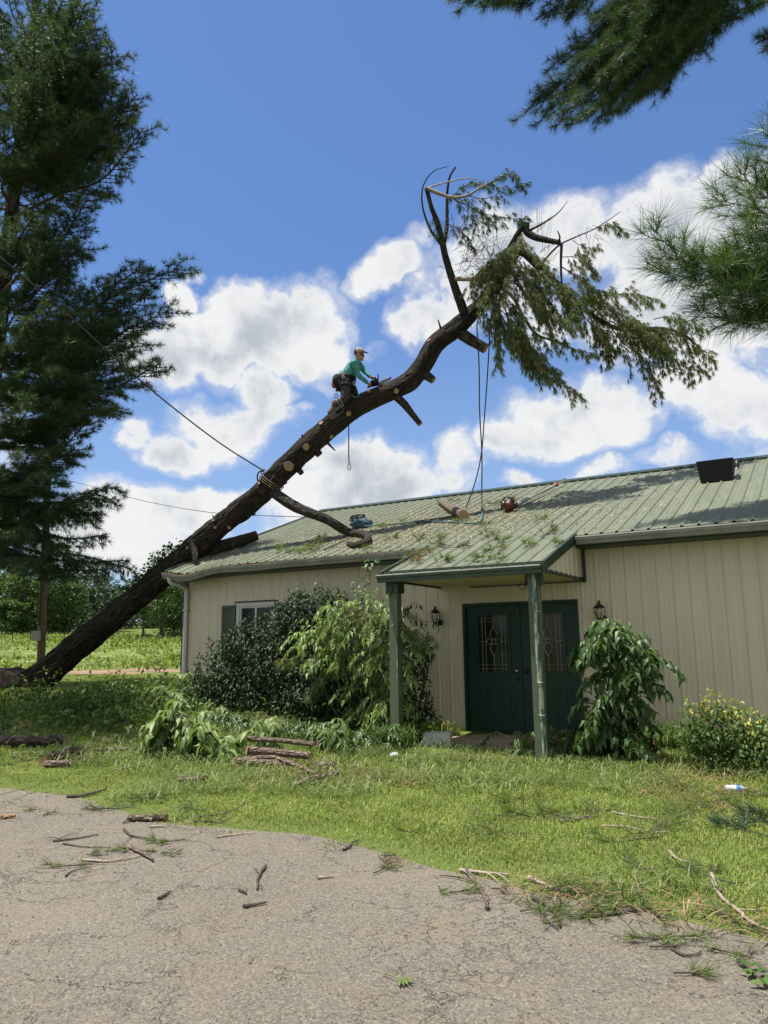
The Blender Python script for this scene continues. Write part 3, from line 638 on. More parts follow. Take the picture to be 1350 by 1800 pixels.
# double doors
mb = MB(); fy0, fy1 = WN-.03, WN+.10
mb.box((DU0, fy0, DZ0-.1), (DU0+.05, fy1, DZ1)); mb.box((DU1-.05, fy0, DZ0-.1), (DU1, fy1, DZ1)); mb.box((DU0+.05, fy0, DZ1-.05), (DU1-.05, fy1, DZ1)); mb.box((DU0+.05, fy0, DZ0-.1), (DU1-.05, fy1, DZ0))
dmid = (DU0+DU1)/2+.01
obj('door_frame', mb, M['door'], house, smooth=False)
for k, (u0, u1) in enumerate(((DU0+.054, dmid-.004), (dmid+.004, DU1-.054))):
    d = MB(); y = WN+.02; w = u1-u0; g0, g1, gz0, gz1 = u0+.20, u1-.19, DZ0+.965, DZ1-.20
    if k == 0: g0, g1 = u0+.21, u0+.21+.52
    else: g0, g1 = u1-.21-.52, u1-.21
    for (a, b, c, e) in ((u0, g0, DZ0+.004, DZ1-.054), (g1, u1, DZ0+.004, DZ1-.054), (g0, g1, DZ0+.004, gz0), (g0, g1, gz1, DZ1-.054)): d.box((a, y, c), (b, y+.045, e))
    frame(d, g0-.04, g1+.04, gz0-.04, gz1+.04, .045, y-.018, y-.0005)
    for (a, b) in ((u0+.13, u0+.13+w*.29), (u1-.13-w*.29, u1-.13)):
        frame(d, a, b, DZ0+.16, DZ0+.76, .035, y-.010, y-.0005); d.box((a+.065, y-.012, DZ0+.225), (b-.065, y-.0005, DZ0+.695))
    d.box((u1-.03, y-.022, DZ0+.004), (u1+.012, y-.001, DZ1-.06)) if k == 0 else None
    dr = obj('door', d, M['door'], house, smooth=False)
    gl = MB(); gl.box((g0, y+.012, gz0), (g1, y+.018, gz1)); obj('pane', gl, M['glass'], dr, smooth=False)
    cm_ = MB(); cy = y+.008
    def lead(*pts, r=.0035): cm_.tube([(p[0], cy, p[1]) for p in pts], r, 4)
    gw, gh = g1-g0, gz1-gz0; gc = (g0+g1)/2; zc = (gz0+gz1)/2+.03
    for a in (.055, .115): lead((g0, gz0+a), (g1, gz0+a)); lead((g0, gz1-a*.9), (g1, gz1-a*.9))
    for a in (.06, .12): lead((g0+a, gz0), (g0+a, gz1)); lead((g1-a, gz0), (g1-a, gz1))
    lead((gc, gz1), (gc, zc+.24)); lead((gc, gz0), (gc, zc-.24)); lead((g0, zc), (gc-.125, zc)); lead((g1, zc), (gc+.125, zc))
    th = np.linspace(0, 2*PI, 17); lead(*[(gc+.036*math.cos(a), zc+.036*math.sin(a)) for a in th], r=.005)
    for sg in (1, -1):
        for sx in (1, -1): lead(*[(gc+sx*x, zc+sg*z) for x, z in ((.022, .036), (.062, .09), (.066, .125), (.035, .18), (0, .24))], r=.005); lead(*[(gc+sx*x, zc+sg*z) for x, z in ((.036, .02), (.08, .05), (.105, .04), (.127, 0))], r=.005)
    obj('leaded_came', cm_, M['lead'], dr)
    kb = MB(); ku = u1-.075 if k == 0 else u0+.085; kz = DZ0+.985
    kb.lathe([(0, .062), (.018, .060), (.028, .048), (.026, .034), (.013, .024), (.013, .008), (.032, .006), (.032, 0)], (ku, y, kz), 14, 0, (0, -1, 0)); obj('knob', kb, M['steel'] if k == 0 else M['black'], dr)
    if k == 0: kb = MB(); kb.lathe([(0, .022), (.020, .020), (.026, 0)], (ku+.005, y, kz-.13), 12, 0, (0, -1, 0)); obj('deadbolt', kb, M['black'], dr)
mb = MB(); mb.box((DU0+.05, WN+.12, DZ0-.1), (DU1-.05, WN+.14, DZ1)); obj('door_backing', mb, M['blackp'], house, smooth=False)
# porch
SOF = 2.51
mb = MB(); V = []
ns_ = np.arange(PN+.09, WN-.03, .076)
for a in ns_[:-1]:
    n0, n1 = a, a+.076; mb.add([(PU0+.04, n0, SOF), (PU1-.04, n0, SOF), (PU1-.04, n0+.06, SOF), (PU0+.04, n0+.06, SOF), (PU0+.04, n0+.068, SOF+.010), (PU1-.04, n0+.068, SOF+.010), (PU1-.04, n1, SOF), (PU0+.04, n1, SOF)], [(0, 3, 2, 1), (3, 4, 5, 2), (4, 7, 6, 5)])
po = obj('porch_ceiling', mb, M['soffit'], house, smooth=False)
mb = MB()
mb.box((PU0+.02, PN+.01, SOF-.035), (PU1-.02, PN+.09, SOF+.115))                      # front header
mb.box((PU0+.02, PN+.0901, SOF-.03), (PU0+.05, WN-.022, SOF+.02)); mb.box((PU1-.05, PN+.0901, SOF-.03), (PU1-.02, WN-.022, SOF+.02))
mb.box((PU0+.6, WN-.055, SOF-.045), (PU1-.02, WN-.024, SOF-.0305))
obj('porch_beam', mb, M['green_trim'], house, smooth=False)
for u, sg in ((PU0, 1), (PU1, -1)):
    mb = MB(); off = u+sg*.028                                                       # gable infill with upright ribs
    mb.prism([(off, PN+.02, SOF), (off, WN-.02, SOF), (off, WN-.02, roof_z(WN)-.10), (off, PN+.02, roof_z(PN)-.03)], (sg*.01, 0, 0))
    for n in np.arange(PN+.25, WN-.1, .2286):
        h = roof_z(n)-.06; mb.prism([(off, n-.025, SOF), (off-sg*.014, n-.008, SOF), (off-sg*.014, n+.008, SOF), (off, n+.025, SOF)], (0, 0, h-SOF))
    obj('porch_gable', mb, M['wall'], house, smooth=False)
    mb = MB(); o1 = u-sg*.022
    mb.prism([(o1, PN-.03, roof_z(PN)+.035), (o1, EAVE_N+.05, roof_z(EAVE_N)+.05), (o1, EAVE_N+.05, roof_z(EAVE_N)-.10), (o1, PN-.03, roof_z(PN)-.10)], (sg*.045, 0, 0))
    if sg < 0: mb.box((PU1-.012, WN-.05, SOF-.05), (PU1+.03, WN-.018, 2.96))
    obj('porch_rake', mb, M['green_trim'], house, smooth=False)
KP = [(.0, -.014), (-.085, -.002), (-.105, -.002), (-.105, -.018), (-.095, -.024), (-.095, -.055), (-.075, -.065), (-.07, -.115), (0, -.115)]
mb = MB(); gutter(mb, PU0-.03, PU1-.02, PN+.005, roof_z(PN)-.01, KP, 0, 1); obj('porch_gutter', mb, [M['lip'], M['ggutter']], house, smooth=False)
def post(u, n, z0, hook):
    r = .07; mb = MB(); mb.box((u-r, n-r, z0), (u+r, n+r, SOF-.036)); p = obj('porch_post', mb, M['post'], house, smooth=False)
    mb = MB(); mb.box((u-r-.035, n-r-.03, SOF-.21), (u+r+.035, n+r+.03, SOF-.0355)) if hook == 0 else mb.box((u-r-.045, n-r+.02, SOF-.2), (u+r+.045, n+r-.02, SOF-.0355))
    obj('capital', mb, M['green_trim'], p, smooth=False)
    mb = MB(); c = (u+.01, n-r-.032, SOF-.10) if hook == 0 else (u-r-.03, n-r+.01, SOF-.10)
    mb.tube(smooth_path([(c[0], c[1], c[2]), (c[0], c[1]-.005, c[2]-.10), (c[0]-.03, c[1]-.012, c[2]-.15), (c[0]-.075, c[1]-.015, c[2]-.14), (c[0]-.10, c[1]-.012, c[2]-.09)], 12), .006, 6); obj('hook', mb, M['black'], p)
pl = onN(696, 1150, PN+.19); pr = onN(945, 1150, PN+.15)
post(pl[0], PN+.19, -.05, 0); post(pr[0], PN+.15, -.05, 1)
mb = MB(); u = pr[0]+.045; n = PN+.15-.07-.036                                     # round downspout down the front of the right post
mb.tube([(u-.02, n-.01, SOF-.02), (u-.01, n, 1.7), (u+.01, n, 1.0), (u+.035, n, -.02)], .034, 10); 
dp = obj('porch_downspout', mb, M['pipe'], house)
mb = MB()
for z in (1.95, 1.02, .60): mb = MB(); mb.tube([(u+.01-.05, n+.02, z), (u+.01-.03, n-.034, z+.005), (u+.01, n-.044, z), (u+.01+.03, n-.034, z-.004), (u+.01+.05, n+.02, z)], .008, 5); obj('pipe_strap', mb, M['pipe'], dp)
mb = MB(); mb.box((-5.36, PN+.42, -.1), (-3.45, WN-.02, DZ0)); tag(obj('porch_slab', mb, M['concrete'], house, smooth=False), 'stained bare concrete doorstep')

# wall lanterns
def lantern(px, py, label):
    c = onN(px, py, WN); r = thing('wall_lantern', label, 'wall lamp', (c[0], WN-.018, c[2]), 'coach lamps beside the porch doors')
    x, y, z = c[0], WN-.145, c[2]
    mb = MB(); mb.lathe([(0, .03), (.045, .026), (.05, 0)], (x+.03, WN-.014, z-.10), 12, 0, (0, -1, 0)); mb.tube(smooth_path([(x+.03, WN-.03, z-.10), (x+.03, WN-.075, z-.15), (x+.015, y+.02, z-.165), (x, y, z-.13)], 10), .009, 6); obj('arm', mb, M['black'], r)
    mb = MB(); mb.lathe([(0, .185), (.006, .18), (.010, .165), (.022, .155), (.026, .143), (.014, .132), (.03, .118), (.055, .098), (.072, .082), (.088, .07), (.086, .062), (.07, .062)], (x, y, z), 18); obj('cap', mb, M['black'], r)
    mb = MB(); mb.lathe([(.066, .060), (.074, .03), (.070, -.02), (.052, -.075), (.038, -.10)], (x, y, z), 18); obj('glass', mb, M['lglass'], r)
    mb = MB()
    for a in np.arange(6)*PI/3+.3: mb.tube([(x+math.cos(a)*q, y+math.sin(a)*q, z+h) for q, h in ((.071, .06), (.079, .03), (.075, -.02), (.056, -.075), (.041, -.105))], .0045, 5)
    mb.lathe([(.043, -.098), (.045, -.106), (.03, -.118), (.014, -.125), (.012, -.14), (0, -.145)], (x, y, z), 14); obj('cage', mb, M['black'], r)
    mb = MB(); mb.tube([(x, y, z-.1), (x, y, z-.02)], .011, 8); mb.ball((x, y, z+.01), (.014, .014, .03)); obj('bulb', mb, M['white'], r)
lantern(772, 1084, 'dark coach lantern on the beige wall between the left post and the door')
lantern(1058, 1076, 'dark coach lantern on the beige wall above the leafy sapling right of the door')

# vent pipe and the black box on the roof
def on_roof(px, py, lift=0.0):
    v = ray(px, py); t = (EAVE_Z-RK*11.4+lift-CAMZ)/(v[2]-RK*v[1]); return CAM+v*t
c = on_roof(1296, 824); mb = MB(); mb.lathe([(.10, -.03), (.05, .02), (.045, .05), (.045, .16), (0, .16)], (c[0], c[1], roof_z(c[1])), 12)
obj('vent_pipe', mb, M['black'], house)
a = on_roof(1234, 851); b = on_roof(1290, 848); w = b[0]-a[0]
box = thing('black_box', 'open-topped black box standing on the roof below the ridge', 'box', ((a[0]+b[0])/2, a[1]+.2, roof_z(a[1]+.2)))
mb = MB(); x0, x1 = a[0]-.02, b[0]-.04; n0, n1 = a[1], a[1]+.46; zb = roof_z(n0)+.02; zt = zb+.40; fl = .045
V = [(x0, n0, zb), (x1, n0, zb), (x1, n1, roof_z(n1)+.02), (x0, n1, roof_z(n1)+.02), (x0-fl, n0-fl, zt), (x1+fl, n0-fl, zt), (x1+fl, n1+fl, zt+.06), (x0-fl, n1+fl, zt+.06)]
V = np.array(V); ctr = V[:4].mean(0); Vi = V.copy(); Vi[:4, :2] += (ctr[:2]-V[:4, :2])*.08; Vi[4:, :2] += (ctr[:2]-V[4:, :2])*.10
q = [(0, 1, 5, 4), (1, 2, 6, 5), (2, 3, 7, 6), (3, 0, 4, 7)]; mb.add(V, q+[(0, 3, 2, 1)]); mb.add(Vi, [f[::-1] for f in q]+[(0, 1, 2, 3)]); mb.add(np.concatenate([V[4:], Vi[4:]]), [(i, (i+1) % 4, (i+1) % 4+4, i+4) for i in range(4)])
obj('box_shell', mb, M['blackp'], box, smooth=False)
mb = MB(); mb.ball(((x0+x1)/2+.02, (n0+n1)/2+.1, zt-.01), (.17, .12, .075)); mb.tube([(x0+.2, n1-.05, zt+.02), (x1-.2, n1-.1, zt+.05)], .03, 8); obj('orange_contents', mb, M['orange'], box)

# ------------------------------------------------------------------ the fallen pine
def px6(X, Y): return (680+X/2.3276, 280+Y/2.3276)
TR = [((40, 1222), 17.85, 64), ((72, 1191), 17.75, 55), ((110, 1157), 17.6, 49), ((180, 1101), 17.3, 44), ((260, 1032), 17.0, 42), ((330, 971), 16.75, 41), ((350, 953), 16.68, 41), ((405, 911), 16.5, 39), ((450, 875), 16.35, 39),
      ((500, 824), 16.2, 38), ((560, 768), 16.1, 37), ((625, 716), 16.0, 36), ((690, 686), 16.0, 32), ((722, 668), 16.0, 33), ((745, 640), 16.0, 31), ((765, 605), 16.0, 30), ((800, 577), 16.0, 29), ((826, 553), 16.0, 26), ((852, 525), 16.0, 21), ((882, 465), 16.05, 15), ((908, 417), 16.1, 11.5), ((922, 391), 16.1, 8.5)]
TP = smooth_path([at(*q, d) for q, d, w in TR], 320)
_tt = np.concatenate([[0], np.cumsum(np.linalg.norm(np.diff([at(*q, d) for q, d, w in TR], axis=0), axis=1))]); _tt /= _tt[-1]
TRAD = np.interp(np.linspace(0, 1, 320), _tt, [w*d/F/2 for q, d, w in TR])
def tnear(px, py):                                   # nearest axis point to a pixel
    d = TP-CAM; dep = d@_fw; X = 675+F*(d@_rt)/dep; Y = 900-F*(d@_up)/dep; i = np.argmin((X-px)**2+(Y-py)**2); return i, dep[i]
rs = RS(3)
base = TP[0].copy(); base[2] = float(tz(base[0], base[1]))
fp = thing('fallen_pine', 'large uprooted pine with a bare lopped trunk leaning across the corner of the building roof', 'fallen tree', base)
def tdisp(l, th, rr):
    n = l.shape; q = np.stack([np.cos(th)*rr*9+l*0, np.sin(th)*rr*9, l*2.0], -1).reshape(-1, 3)
    lo = fbm(np.stack([np.cos(th)*1.2, np.sin(th)*1.2, l*.9], -1).reshape(-1, 3)+5, 3).reshape(n)-.5
    rid = np.abs(fbm(np.stack([np.cos(th)*rr*26, np.sin(th)*rr*26, l*3.0], -1).reshape(-1, 3), 3).reshape(n)-.5)*2
    fade = np.clip(1.25-l/14, .35, 1)
    flare = np.clip(1-l/.8, 0, 1)**2*(.05+.12*np.maximum(0, np.cos(th*3+.6)))
    return lo*.13*rr/.25 + (rid-.3)*.068*fade*rr/.25 + flare
mb = MB(); fine = smooth_path(TP, 900); fr = np.interp(np.linspace(0, 1, 900), np.linspace(0, 1, 320), TRAD)
mb.tube(fine, fr, 88, 0, True, 1, tdisp); obj('trunk', mb, [M['bark'], M['cut']], fp)
def stub(px, py, r_px, dirpx, length, toward=.6, taper=.9, cutm=True, start=None, twist=0.0):
    """a sawn-off branch leaving the trunk; dirpx is its direction on the photo, toward its lean to the camera"""
    i, d = tnear(*(start or (px, py))); r = r_px*d/F; ax = TP[i]
    tip = at(px, py, d-toward*TRAD[i]-toward*.06); dirv = _rt*dirpx[0]-_up*dirpx[1]-_fw*toward
    dirv = unit(dirv); P0 = tip-dirv*length; b0 = ax*.6+P0*.4
    q = smooth_path([b0, (b0+tip)/2+dirv*.01, tip], 8); mb = MB()
    mb.tube(q, np.linspace(r*1.35, r*taper, 8), 18, 0, True, 1 if cutm else 0, lambda l, th, rr: (fbm(np.stack([np.cos(th)*3, np.sin(th)*3, l*9], -1).reshape(-1, 3)+px, 3).reshape(l.shape)-.5)*.35*rr)
    return obj('branch_stub', mb, [M['bark_up'], M['cut']], fp)
for a in [(508, 820, 9.0, (.1, .15), .20, 1.0), (538, 786, 6.3, (.1, .1), .2, 1.0), (564, 743, 4.3, (-.5, -.7), .16, .7), (583, 768, 4.5, (.5, .6), .18, .7), (613, 727, 5.0, (.4, .8), .26, .9), (648, 687, 3.6, (-.3, -.5), .14, .9),
          (697, 688, 4.6, (.1, .2), .12, 1.0), (754, 597, 5.2, (-.5, -.8), .26, .3), (762, 669, 7.0, (.6, .8), .22, .45), (378, 927, 3.0, (-.1, .2), .1, 1.0), (374, 914, 2.5, (-.2, -.1), .08, 1.0), (455, 849, 2.6, (-.4, -.5), .10, .8), (329, 963, 3.0, (0, .1), .08, 1.0), (403, 928, 3.0, (.1, .3), .1, 1.0)]: stub(*a)
for a in [(373, 905, 1.6, (-.5, -.8), .16, .1, .5, False), (497, 800, 2.2, (-.6, -.8), .16, .1, .6, False), (530, 764, 2.2, (-.5, -.8), .14, .1, .6, False), (589, 792, 2.0, (.9, .5), .12, .1, .6, False), (531, 833, 5.5, (.5, .85), .14, .1, .8, False), (562, 800, 6.5, (.6, .8), .14, .1, .9, False), (503, 850, 3.5, (.4, .9), .1, .1, .9, False), (447, 905, 4, (.4, .9), .12, .1, .9, False), (671, 712, 2, (.4, .9), .12, .1, .6, False)]: stub(*a)
def limb(pts, r0, r1, label=None, m='bark_up', n=26, cutend=False, sides=12, rough=.3, name='limb'):
    q = smooth_path([np.asarray(p, float) for p in pts], n); mb = MB()
    mb.tube(q, np.linspace(r0, r1, n), sides, 0, True, 1 if cutend else 0, lambda l, th, rr: (fbm(np.stack([np.cos(th)*2.5, np.sin(th)*2.5, l*5], -1).reshape(-1, 3)+q[0].sum(), 3).reshape(l.shape)-.5)*rough*rr)
    o = obj(name, mb, [M[m], M['cut']], fp); 
    if label: o['label'] = label
    return o, q
# limb resting on the roof with its hooked end
i, d0 = tnear(486, 872)
R1 = lambda x, y, l=.07: on_roof(x, y, l)
limb([TP[i], at(500, 879, 16.0), at(530, 896, 15.75), at(572, 912, 15.6), R1(612, 935, .11), R1(636, 938, .09), R1(646, 943, .09), R1(641, 953, .08), R1(629, 958, .07), R1(613, 956, .06)], .125, .055, 'bare limb propping the trunk on the roof, its end hooked back', n=44, cutend=True, sides=16)
limb([at(352, 990, 16.9), R1(385, 962, .12), R1(418, 952, .16), R1(452, 941, .20)], .15, .115, 'thick stub lying back over the roof edge', n=20, cutend=True, sides=16)
limb([at(338, 958, 16.5), at(343, 975, 16.25), at(345, 995, 16.15), at(344, 1011, 16.15)], .075, .055, 'short stub hanging over the dented gutter', n=12, cutend=True)
limb([at(813, 588, 16.0), at(828, 598, 15.85), at(842, 606, 15.75), at(854, 613, 15.7)], .125, .105, n=12, cutend=True, sides=16)
limb([at(697, 697, 16.0), at(712, 712, 15.9), at(727, 731, 15.8), at(739, 746, 15.75)], .095, .055, n=12, cutend=True, sides=12)
limb([at(777, 590, 16.0), at(774, 575, 15.95), at(770, 562, 15.95)], .035, .012, n=6, sides=6)
# broken crown
cr = lambda *a: [at(*px6(X, Y), d) for X, Y, d in a]
wood_ends = []
limb(cr((325, 650, 16.0), (295, 570, 15.95), (268, 490, 15.9), (243, 410, 15.85), (228, 345, 15.85), (212, 275, 15.8), (182, 195, 15.75), (162, 120, 15.7)), .10, .04, 'upright broken limb at the left of the crown', n=40)
limb(cr((232, 350, 15.85), (245, 280, 16.0), (246, 200, 16.1), (250, 110, 16.1), (262, 60, 16.1), (282, 32, 16.1)), .05, .018, n=20)
limb(cr((222, 350, 15.85), (185, 300, 15.7), (150, 210, 15.6), (143, 165, 15.6), (150, 105, 15.55), (190, 50, 15.5), (255, 28, 15.5)), .028, .006, n=24)
limb(cr((160, 118, 15.7), (200, 135, 15.65), (265, 155, 15.6), (330, 148, 15.5), (385, 115, 15.4), (440, 90, 15.35), (495, 68, 15.3)), .042, .010, 'snapped pale top folded over to the right', 'twig_pale', n=26)
limb(cr((165, 118, 15.75), (240, 95, 15.9), (330, 78, 16.0), (420, 95, 16.1)), .018, .006, m='twig_pale', n=14, sides=6)
limb(cr((570, 262, 16.1), (568, 285, 16.1), (600, 315, 16.0), (650, 330, 15.9), (710, 342, 15.8)), .085, .05, 'stout limb stub behind the broken top', n=18)
limb(cr((640, 420, 15.9), (700, 355, 15.8), (780, 315, 15.7), (850, 285, 15.6), (905, 250, 15.5), (955, 215, 15.5)), .022, .006, n=20, sides=7)
limb(cr((585, 290, 16.1), (650, 255, 16.3), (710, 210, 16.4), (740, 170, 16.4)), .03, .006, n=14, sides=7)
limb(cr((700, 340, 15.8), (708, 320, 15.7), (698, 292, 15.7)), .025, .010, n=8, sides=7)
limb(cr((715, 345, 15.8), (712, 430, 15.9), (716, 520, 15.9)), .03, .02, n=10, sides=8)
limb(cr((270, 490, 15.9), (330, 490, 15.7), (400, 497, 15.5), (470, 525, 15.4), (520, 570, 15.35), (560, 650, 15.3), (610, 715, 15.3), (690, 745, 15.3), (790, 790, 15.3)), .05, .014, 'pale drooping limb crossing the crown', 'twig_pale', n=36)
limb(cr((500, 440, 16.1), (545, 380, 16.2), (620, 440, 16.2), (705, 515, 16.2), (770, 580, 16.2), (830, 630, 16.2), (910, 680, 16.2), (1000, 705, 16.2), (1110, 690, 16.2), (1210, 715, 16.2), (1300, 790, 16.2)), .085, .016, 'long limb trailing to the right end of the crown', n=48)
rs = RS(11)
def crown_bough(pts, r0, side, nside, seed, gap=.09, L=.115, k=16, droop=.55, wm=0, start=.12, m='needle_dry', tip_up=-.3, nw=.0075):
    rs = RS(seed); wood = MB(); q = smooth_path(cr(*pts), 20)
    q = q + np.cumsum(rs.normal(size=q.shape)*.012, 0)*np.linspace(0, 1, 20)[:, None]
    p, dr = bough(wood, q, r0, rs, side, nside, start, .55, gap, droop=droop, tip_up=tip_up)
    o = obj('bough', wood, M['twig'], fp); nb = MB(); dr = unit(dr)*.6+np.array([.12, 0, -.55]); tufts(nb, p+rs.normal(size=p.shape)*.02, dr, L, nw, k, rs, (.2, 1.0), .25); obj('needles', nb, M[m], o)
CB = [ # pts, r0, side, nside
 ([(385,115,15.4),(440,90,15.3),(500,70,15.2),(560,108,15.15)],.012,.26,10,.0),
 ([(330,148,15.5),(400,160,15.3),(470,130,15.2),(540,112,15.1)],.012,.34,12,.2),
 ([(250,150,15.7),(330,190,15.5),(420,230,15.3),(490,240,15.2),(565,245,15.1)],.014,.38,18,.3),
 ([(270,155,15.6),(320,205,15.6),(380,250,15.6),(440,270,15.6)],.012,.36,14,.4),
 ([(240,200,16.1),(300,120,16.2),(370,95,16.3),(440,110,16.3)],.012,.32,12,.3),
 ([(240,260,16.0),(300,290,15.9),(345,345,15.8)],.012,.28,9,.5),
 ([(180,200,15.8),(200,260,15.8),(215,320,15.8)],.010,.22,7,.5),
 ([(400,500,15.5),(430,560,15.4),(445,640,15.3),(460,740,15.2),(475,850,15.1)],.016,.46,20,.7),
 ([(440,520,15.5),(490,600,15.3),(540,700,15.2),(600,800,15.1),(650,860,15.1)],.016,.52,24,.7),
 ([(470,560,15.4),(520,720,15.2),(590,830,15.1),(660,910,15.0),(730,930,15.0),(795,975,15.0)],.018,.50,28,.7),
 ([(480,480,15.8),(540,520,15.5),(600,590,15.3),(680,650,15.2),(760,690,15.1)],.018,.58,26,.6),
 ([(470,440,16.1),(530,440,15.8),(620,460,15.6),(690,520,15.5),(760,600,15.4)],.018,.62,28,.5),
 ([(420,500,16.0),(480,470,15.9),(560,480,15.8),(640,560,15.7),(700,640,15.7)],.018,.60,26,.5),
 ([(560,640,15.3),(620,720,15.2),(700,750,15.2),(770,780,15.1),(845,805,15.1)],.014,.36,16,.6),
 ([(400,560,16.2),(450,600,16.3),(520,660,16.4),(570,740,16.4)],.016,.55,22,.6),
 ([(560,380,16.2),(540,420,16.3),(500,450,16.4),(430,470,16.4)],.014,.5,18,.4),
 ([(520,330,16.1),(500,370,16.0),(480,400,16.0)],.012,.32,10,.3),
 ([(715,440,15.9),(760,470,15.8),(820,520,15.7),(880,560,15.7)],.014,.52,20,.6),
 ([(712,400,15.9),(760,400,15.8),(810,420,15.7),(850,450,15.7)],.010,.34,12,.5),
 ([(770,580,16.2),(830,560,16.1),(900,560,16.0),(1000,555,15.9),(1100,580,15.8)],.016,.46,22,.6),
 ([(830,630,16.2),(890,600,16.0),(960,640,15.9),(1040,680,15.8),(1120,700,15.8)],.018,.62,28,.6),
 ([(830,630,16.2),(880,700,16.2),(920,760,16.1),(910,810,16.1)],.016,.50,20,.7),
 ([(910,680,16.2),(960,740,16.1),(1040,800,16.0),(1090,870,16.0),(1115,925,16.0)],.018,.50,24,.7),
 ([(1000,705,16.2),(1090,760,16.1),(1160,820,16.0),(1230,850,15.9),(1300,865,15.9)],.018,.50,24,.7),
 ([(1000,705,16.2),(1090,690,16.1),(1180,700,16.0),(1260,760,15.9),(1325,795,15.9)],.018,.50,26,.7),
 ([(910,680,16.3),(990,690,16.4),(1080,720,16.4),(1160,760,16.4)],.018,.58,26,.6),
 ([(1090,655,16.0),(1150,640,15.9),(1210,655,15.8),(1290,690,15.8)],.012,.38,16,.5),
 ([(700,515,16.2),(760,540,16.3),(830,590,16.4),(900,640,16.4)],.018,.55,24,.6),
 ([(780,600,16.2),(820,660,16.1),(860,690,16.0),(880,760,16.0)],.014,.5,18,.7),
 ([(850,285,15.6),(900,270,15.6),(950,275,15.6),(985,290,15.6)],.008,.22,8,.3),
 ([(760,330,15.7),(790,350,15.7),(850,360,15.7)],.008,.20,6,.6),
 ([(560,300,15.9),(520,360,15.6),(480,430,15.5),(440,520,15.4)],.014,.42,20,.6),
 ([(480,420,15.6),(430,470,15.4),(400,560,15.3),(395,640,15.3)],.014,.42,20,.7),
 ([(520,420,15.6),(470,500,15.4),(450,600,15.3),(440,690,15.3)],.014,.50,22,.7),
 ([(450,430,15.7),(390,450,15.5),(350,500,15.5),(370,560,15.5)],.012,.36,14,.6),
 ([(560,420,15.7),(600,500,15.4),(620,580,15.3),(640,640,15.2)],.016,.55,24,.6),
 ([(520,620,15.3),(560,720,15.2),(610,800,15.1),(690,880,15.0)],.014,.50,24,.7),
 ([(450,620,15.3),(480,700,15.2),(530,780,15.1),(560,850,15.1)],.014,.46,22,.7),
 ([(620,460,15.8),(690,500,15.6),(740,590,15.5),(780,680,15.4)],.016,.56,24,.6),
 ([(560,330,16.1),(600,400,15.9),(650,430,15.8)],.012,.36,12,.4),
 ([(545,330,15.8),(505,400,15.5),(470,470,15.4),(430,540,15.3)],.014,.50,24,.5),
 ([(520,340,15.8),(470,400,15.6),(430,430,15.5),(400,480,15.4)],.012,.46,20,.5),
 ([(910,660,16.0),(970,690,15.7),(1060,730,15.6),(1150,790,15.6)],.016,.55,24,.7)]
for j, (pts, r0, sd, nsd, dp_) in enumerate(CB): crown_bough(pts, r0, sd, nsd, 100+j, droop=dp_, m='needle' if j < 7 else 'needle_dry', gap=.08 if j < 7 else .062, k=20 if j < 7 else 26)
# bare twigs fanning out of the broken top
rs = RS(5)
for (X, Y, d, n, ang, sp, L) in [(430, 430, 15.7, 16, (-.2, -.6), .9, 1.0), (330, 400, 15.8, 14, (.6, -.5), 1.0, .9), (600, 290, 16.2, 9, (.3, -.9), .7, .55), (640, 400, 15.9, 8, (.5, -.6), .8, .6), (300, 330, 15.8, 8, (.5, -.2), 1.3, .6), (350, 440, 15.8, 14, (.5, .3), 1.3, .8), (500, 500, 15.4, 10, (.9, .2), .6, 1.0), (230, 280, 15.8, 12, (0, .2), 2.6, .4), (270, 470, 15.9, 6, (-.5, -.3), 1.2, .4), (840, 300, 15.6, 8, (.4, .6), 1.0, .4), (380, 600, 15.9, 9, (-.2, .2), 2.5, .4)]:
    o = at(*px6(X, Y), d); tw = MB()
    for k in range(int(n*1.7)):
        a = math.atan2(-ang[1], ang[0])+rs.normal()*sp*.5; dv = _rt*math.cos(a)+_up*math.sin(a)+_fw*rs.normal()*.5; l = L*rs.uniform(.4, 1.1); s0 = o+_rt*rs.normal()*.15+_up*rs.normal()*.12
        tw.tube(smooth_path([s0, s0+dv*l*.5+_up*.06*l, s0+dv*l+(-_up)*.12*l*rs.uniform(-1, 1.5)], 7), np.linspace(.0055, .0015, 7), 4, 0, False)
    obj('bare_twigs', tw, M['twig'], fp)
# root plate and torn ground at the foot
rs = RS(8); g = gnd(30, 1212)
mb = MB(); c = TP[0]-unit(TP[8]-TP[0])*.15+np.array([-.45, -.1, .12]); ph = np.linspace(.02, PI-.02, 19); th = np.linspace(0, 2*PI, 36, endpoint=False)
D = np.stack([np.sin(ph)[:, None]*np.cos(th), np.sin(ph)[:, None]*np.sin(th), np.cos(ph)[:, None]*np.ones(36)], -1).reshape(-1, 3)
r = .75+.5*fbm(D*2.2+3, 4); V = c+D*np.array([.95, .8, .62])*r[:, None]; i = np.arange(18)[:, None]*36; j = np.arange(36)[None]; k = (j+1) % 36
mb.add(V, np.stack([i+j, i+j+36, i+k+36, i+k], -1).reshape(-1, 4)); obj('root_plate', mb, M['soil'], fp)
mb = MB(); mb.tube(smooth_path([at(33, 1184, 17.7), at(60, 1170, 17.3), at(82, 1158, 17.2), at(100, 1145, 17.25)], 12), [.02]*12, 6); obj('root', mb, M['twig'], fp)
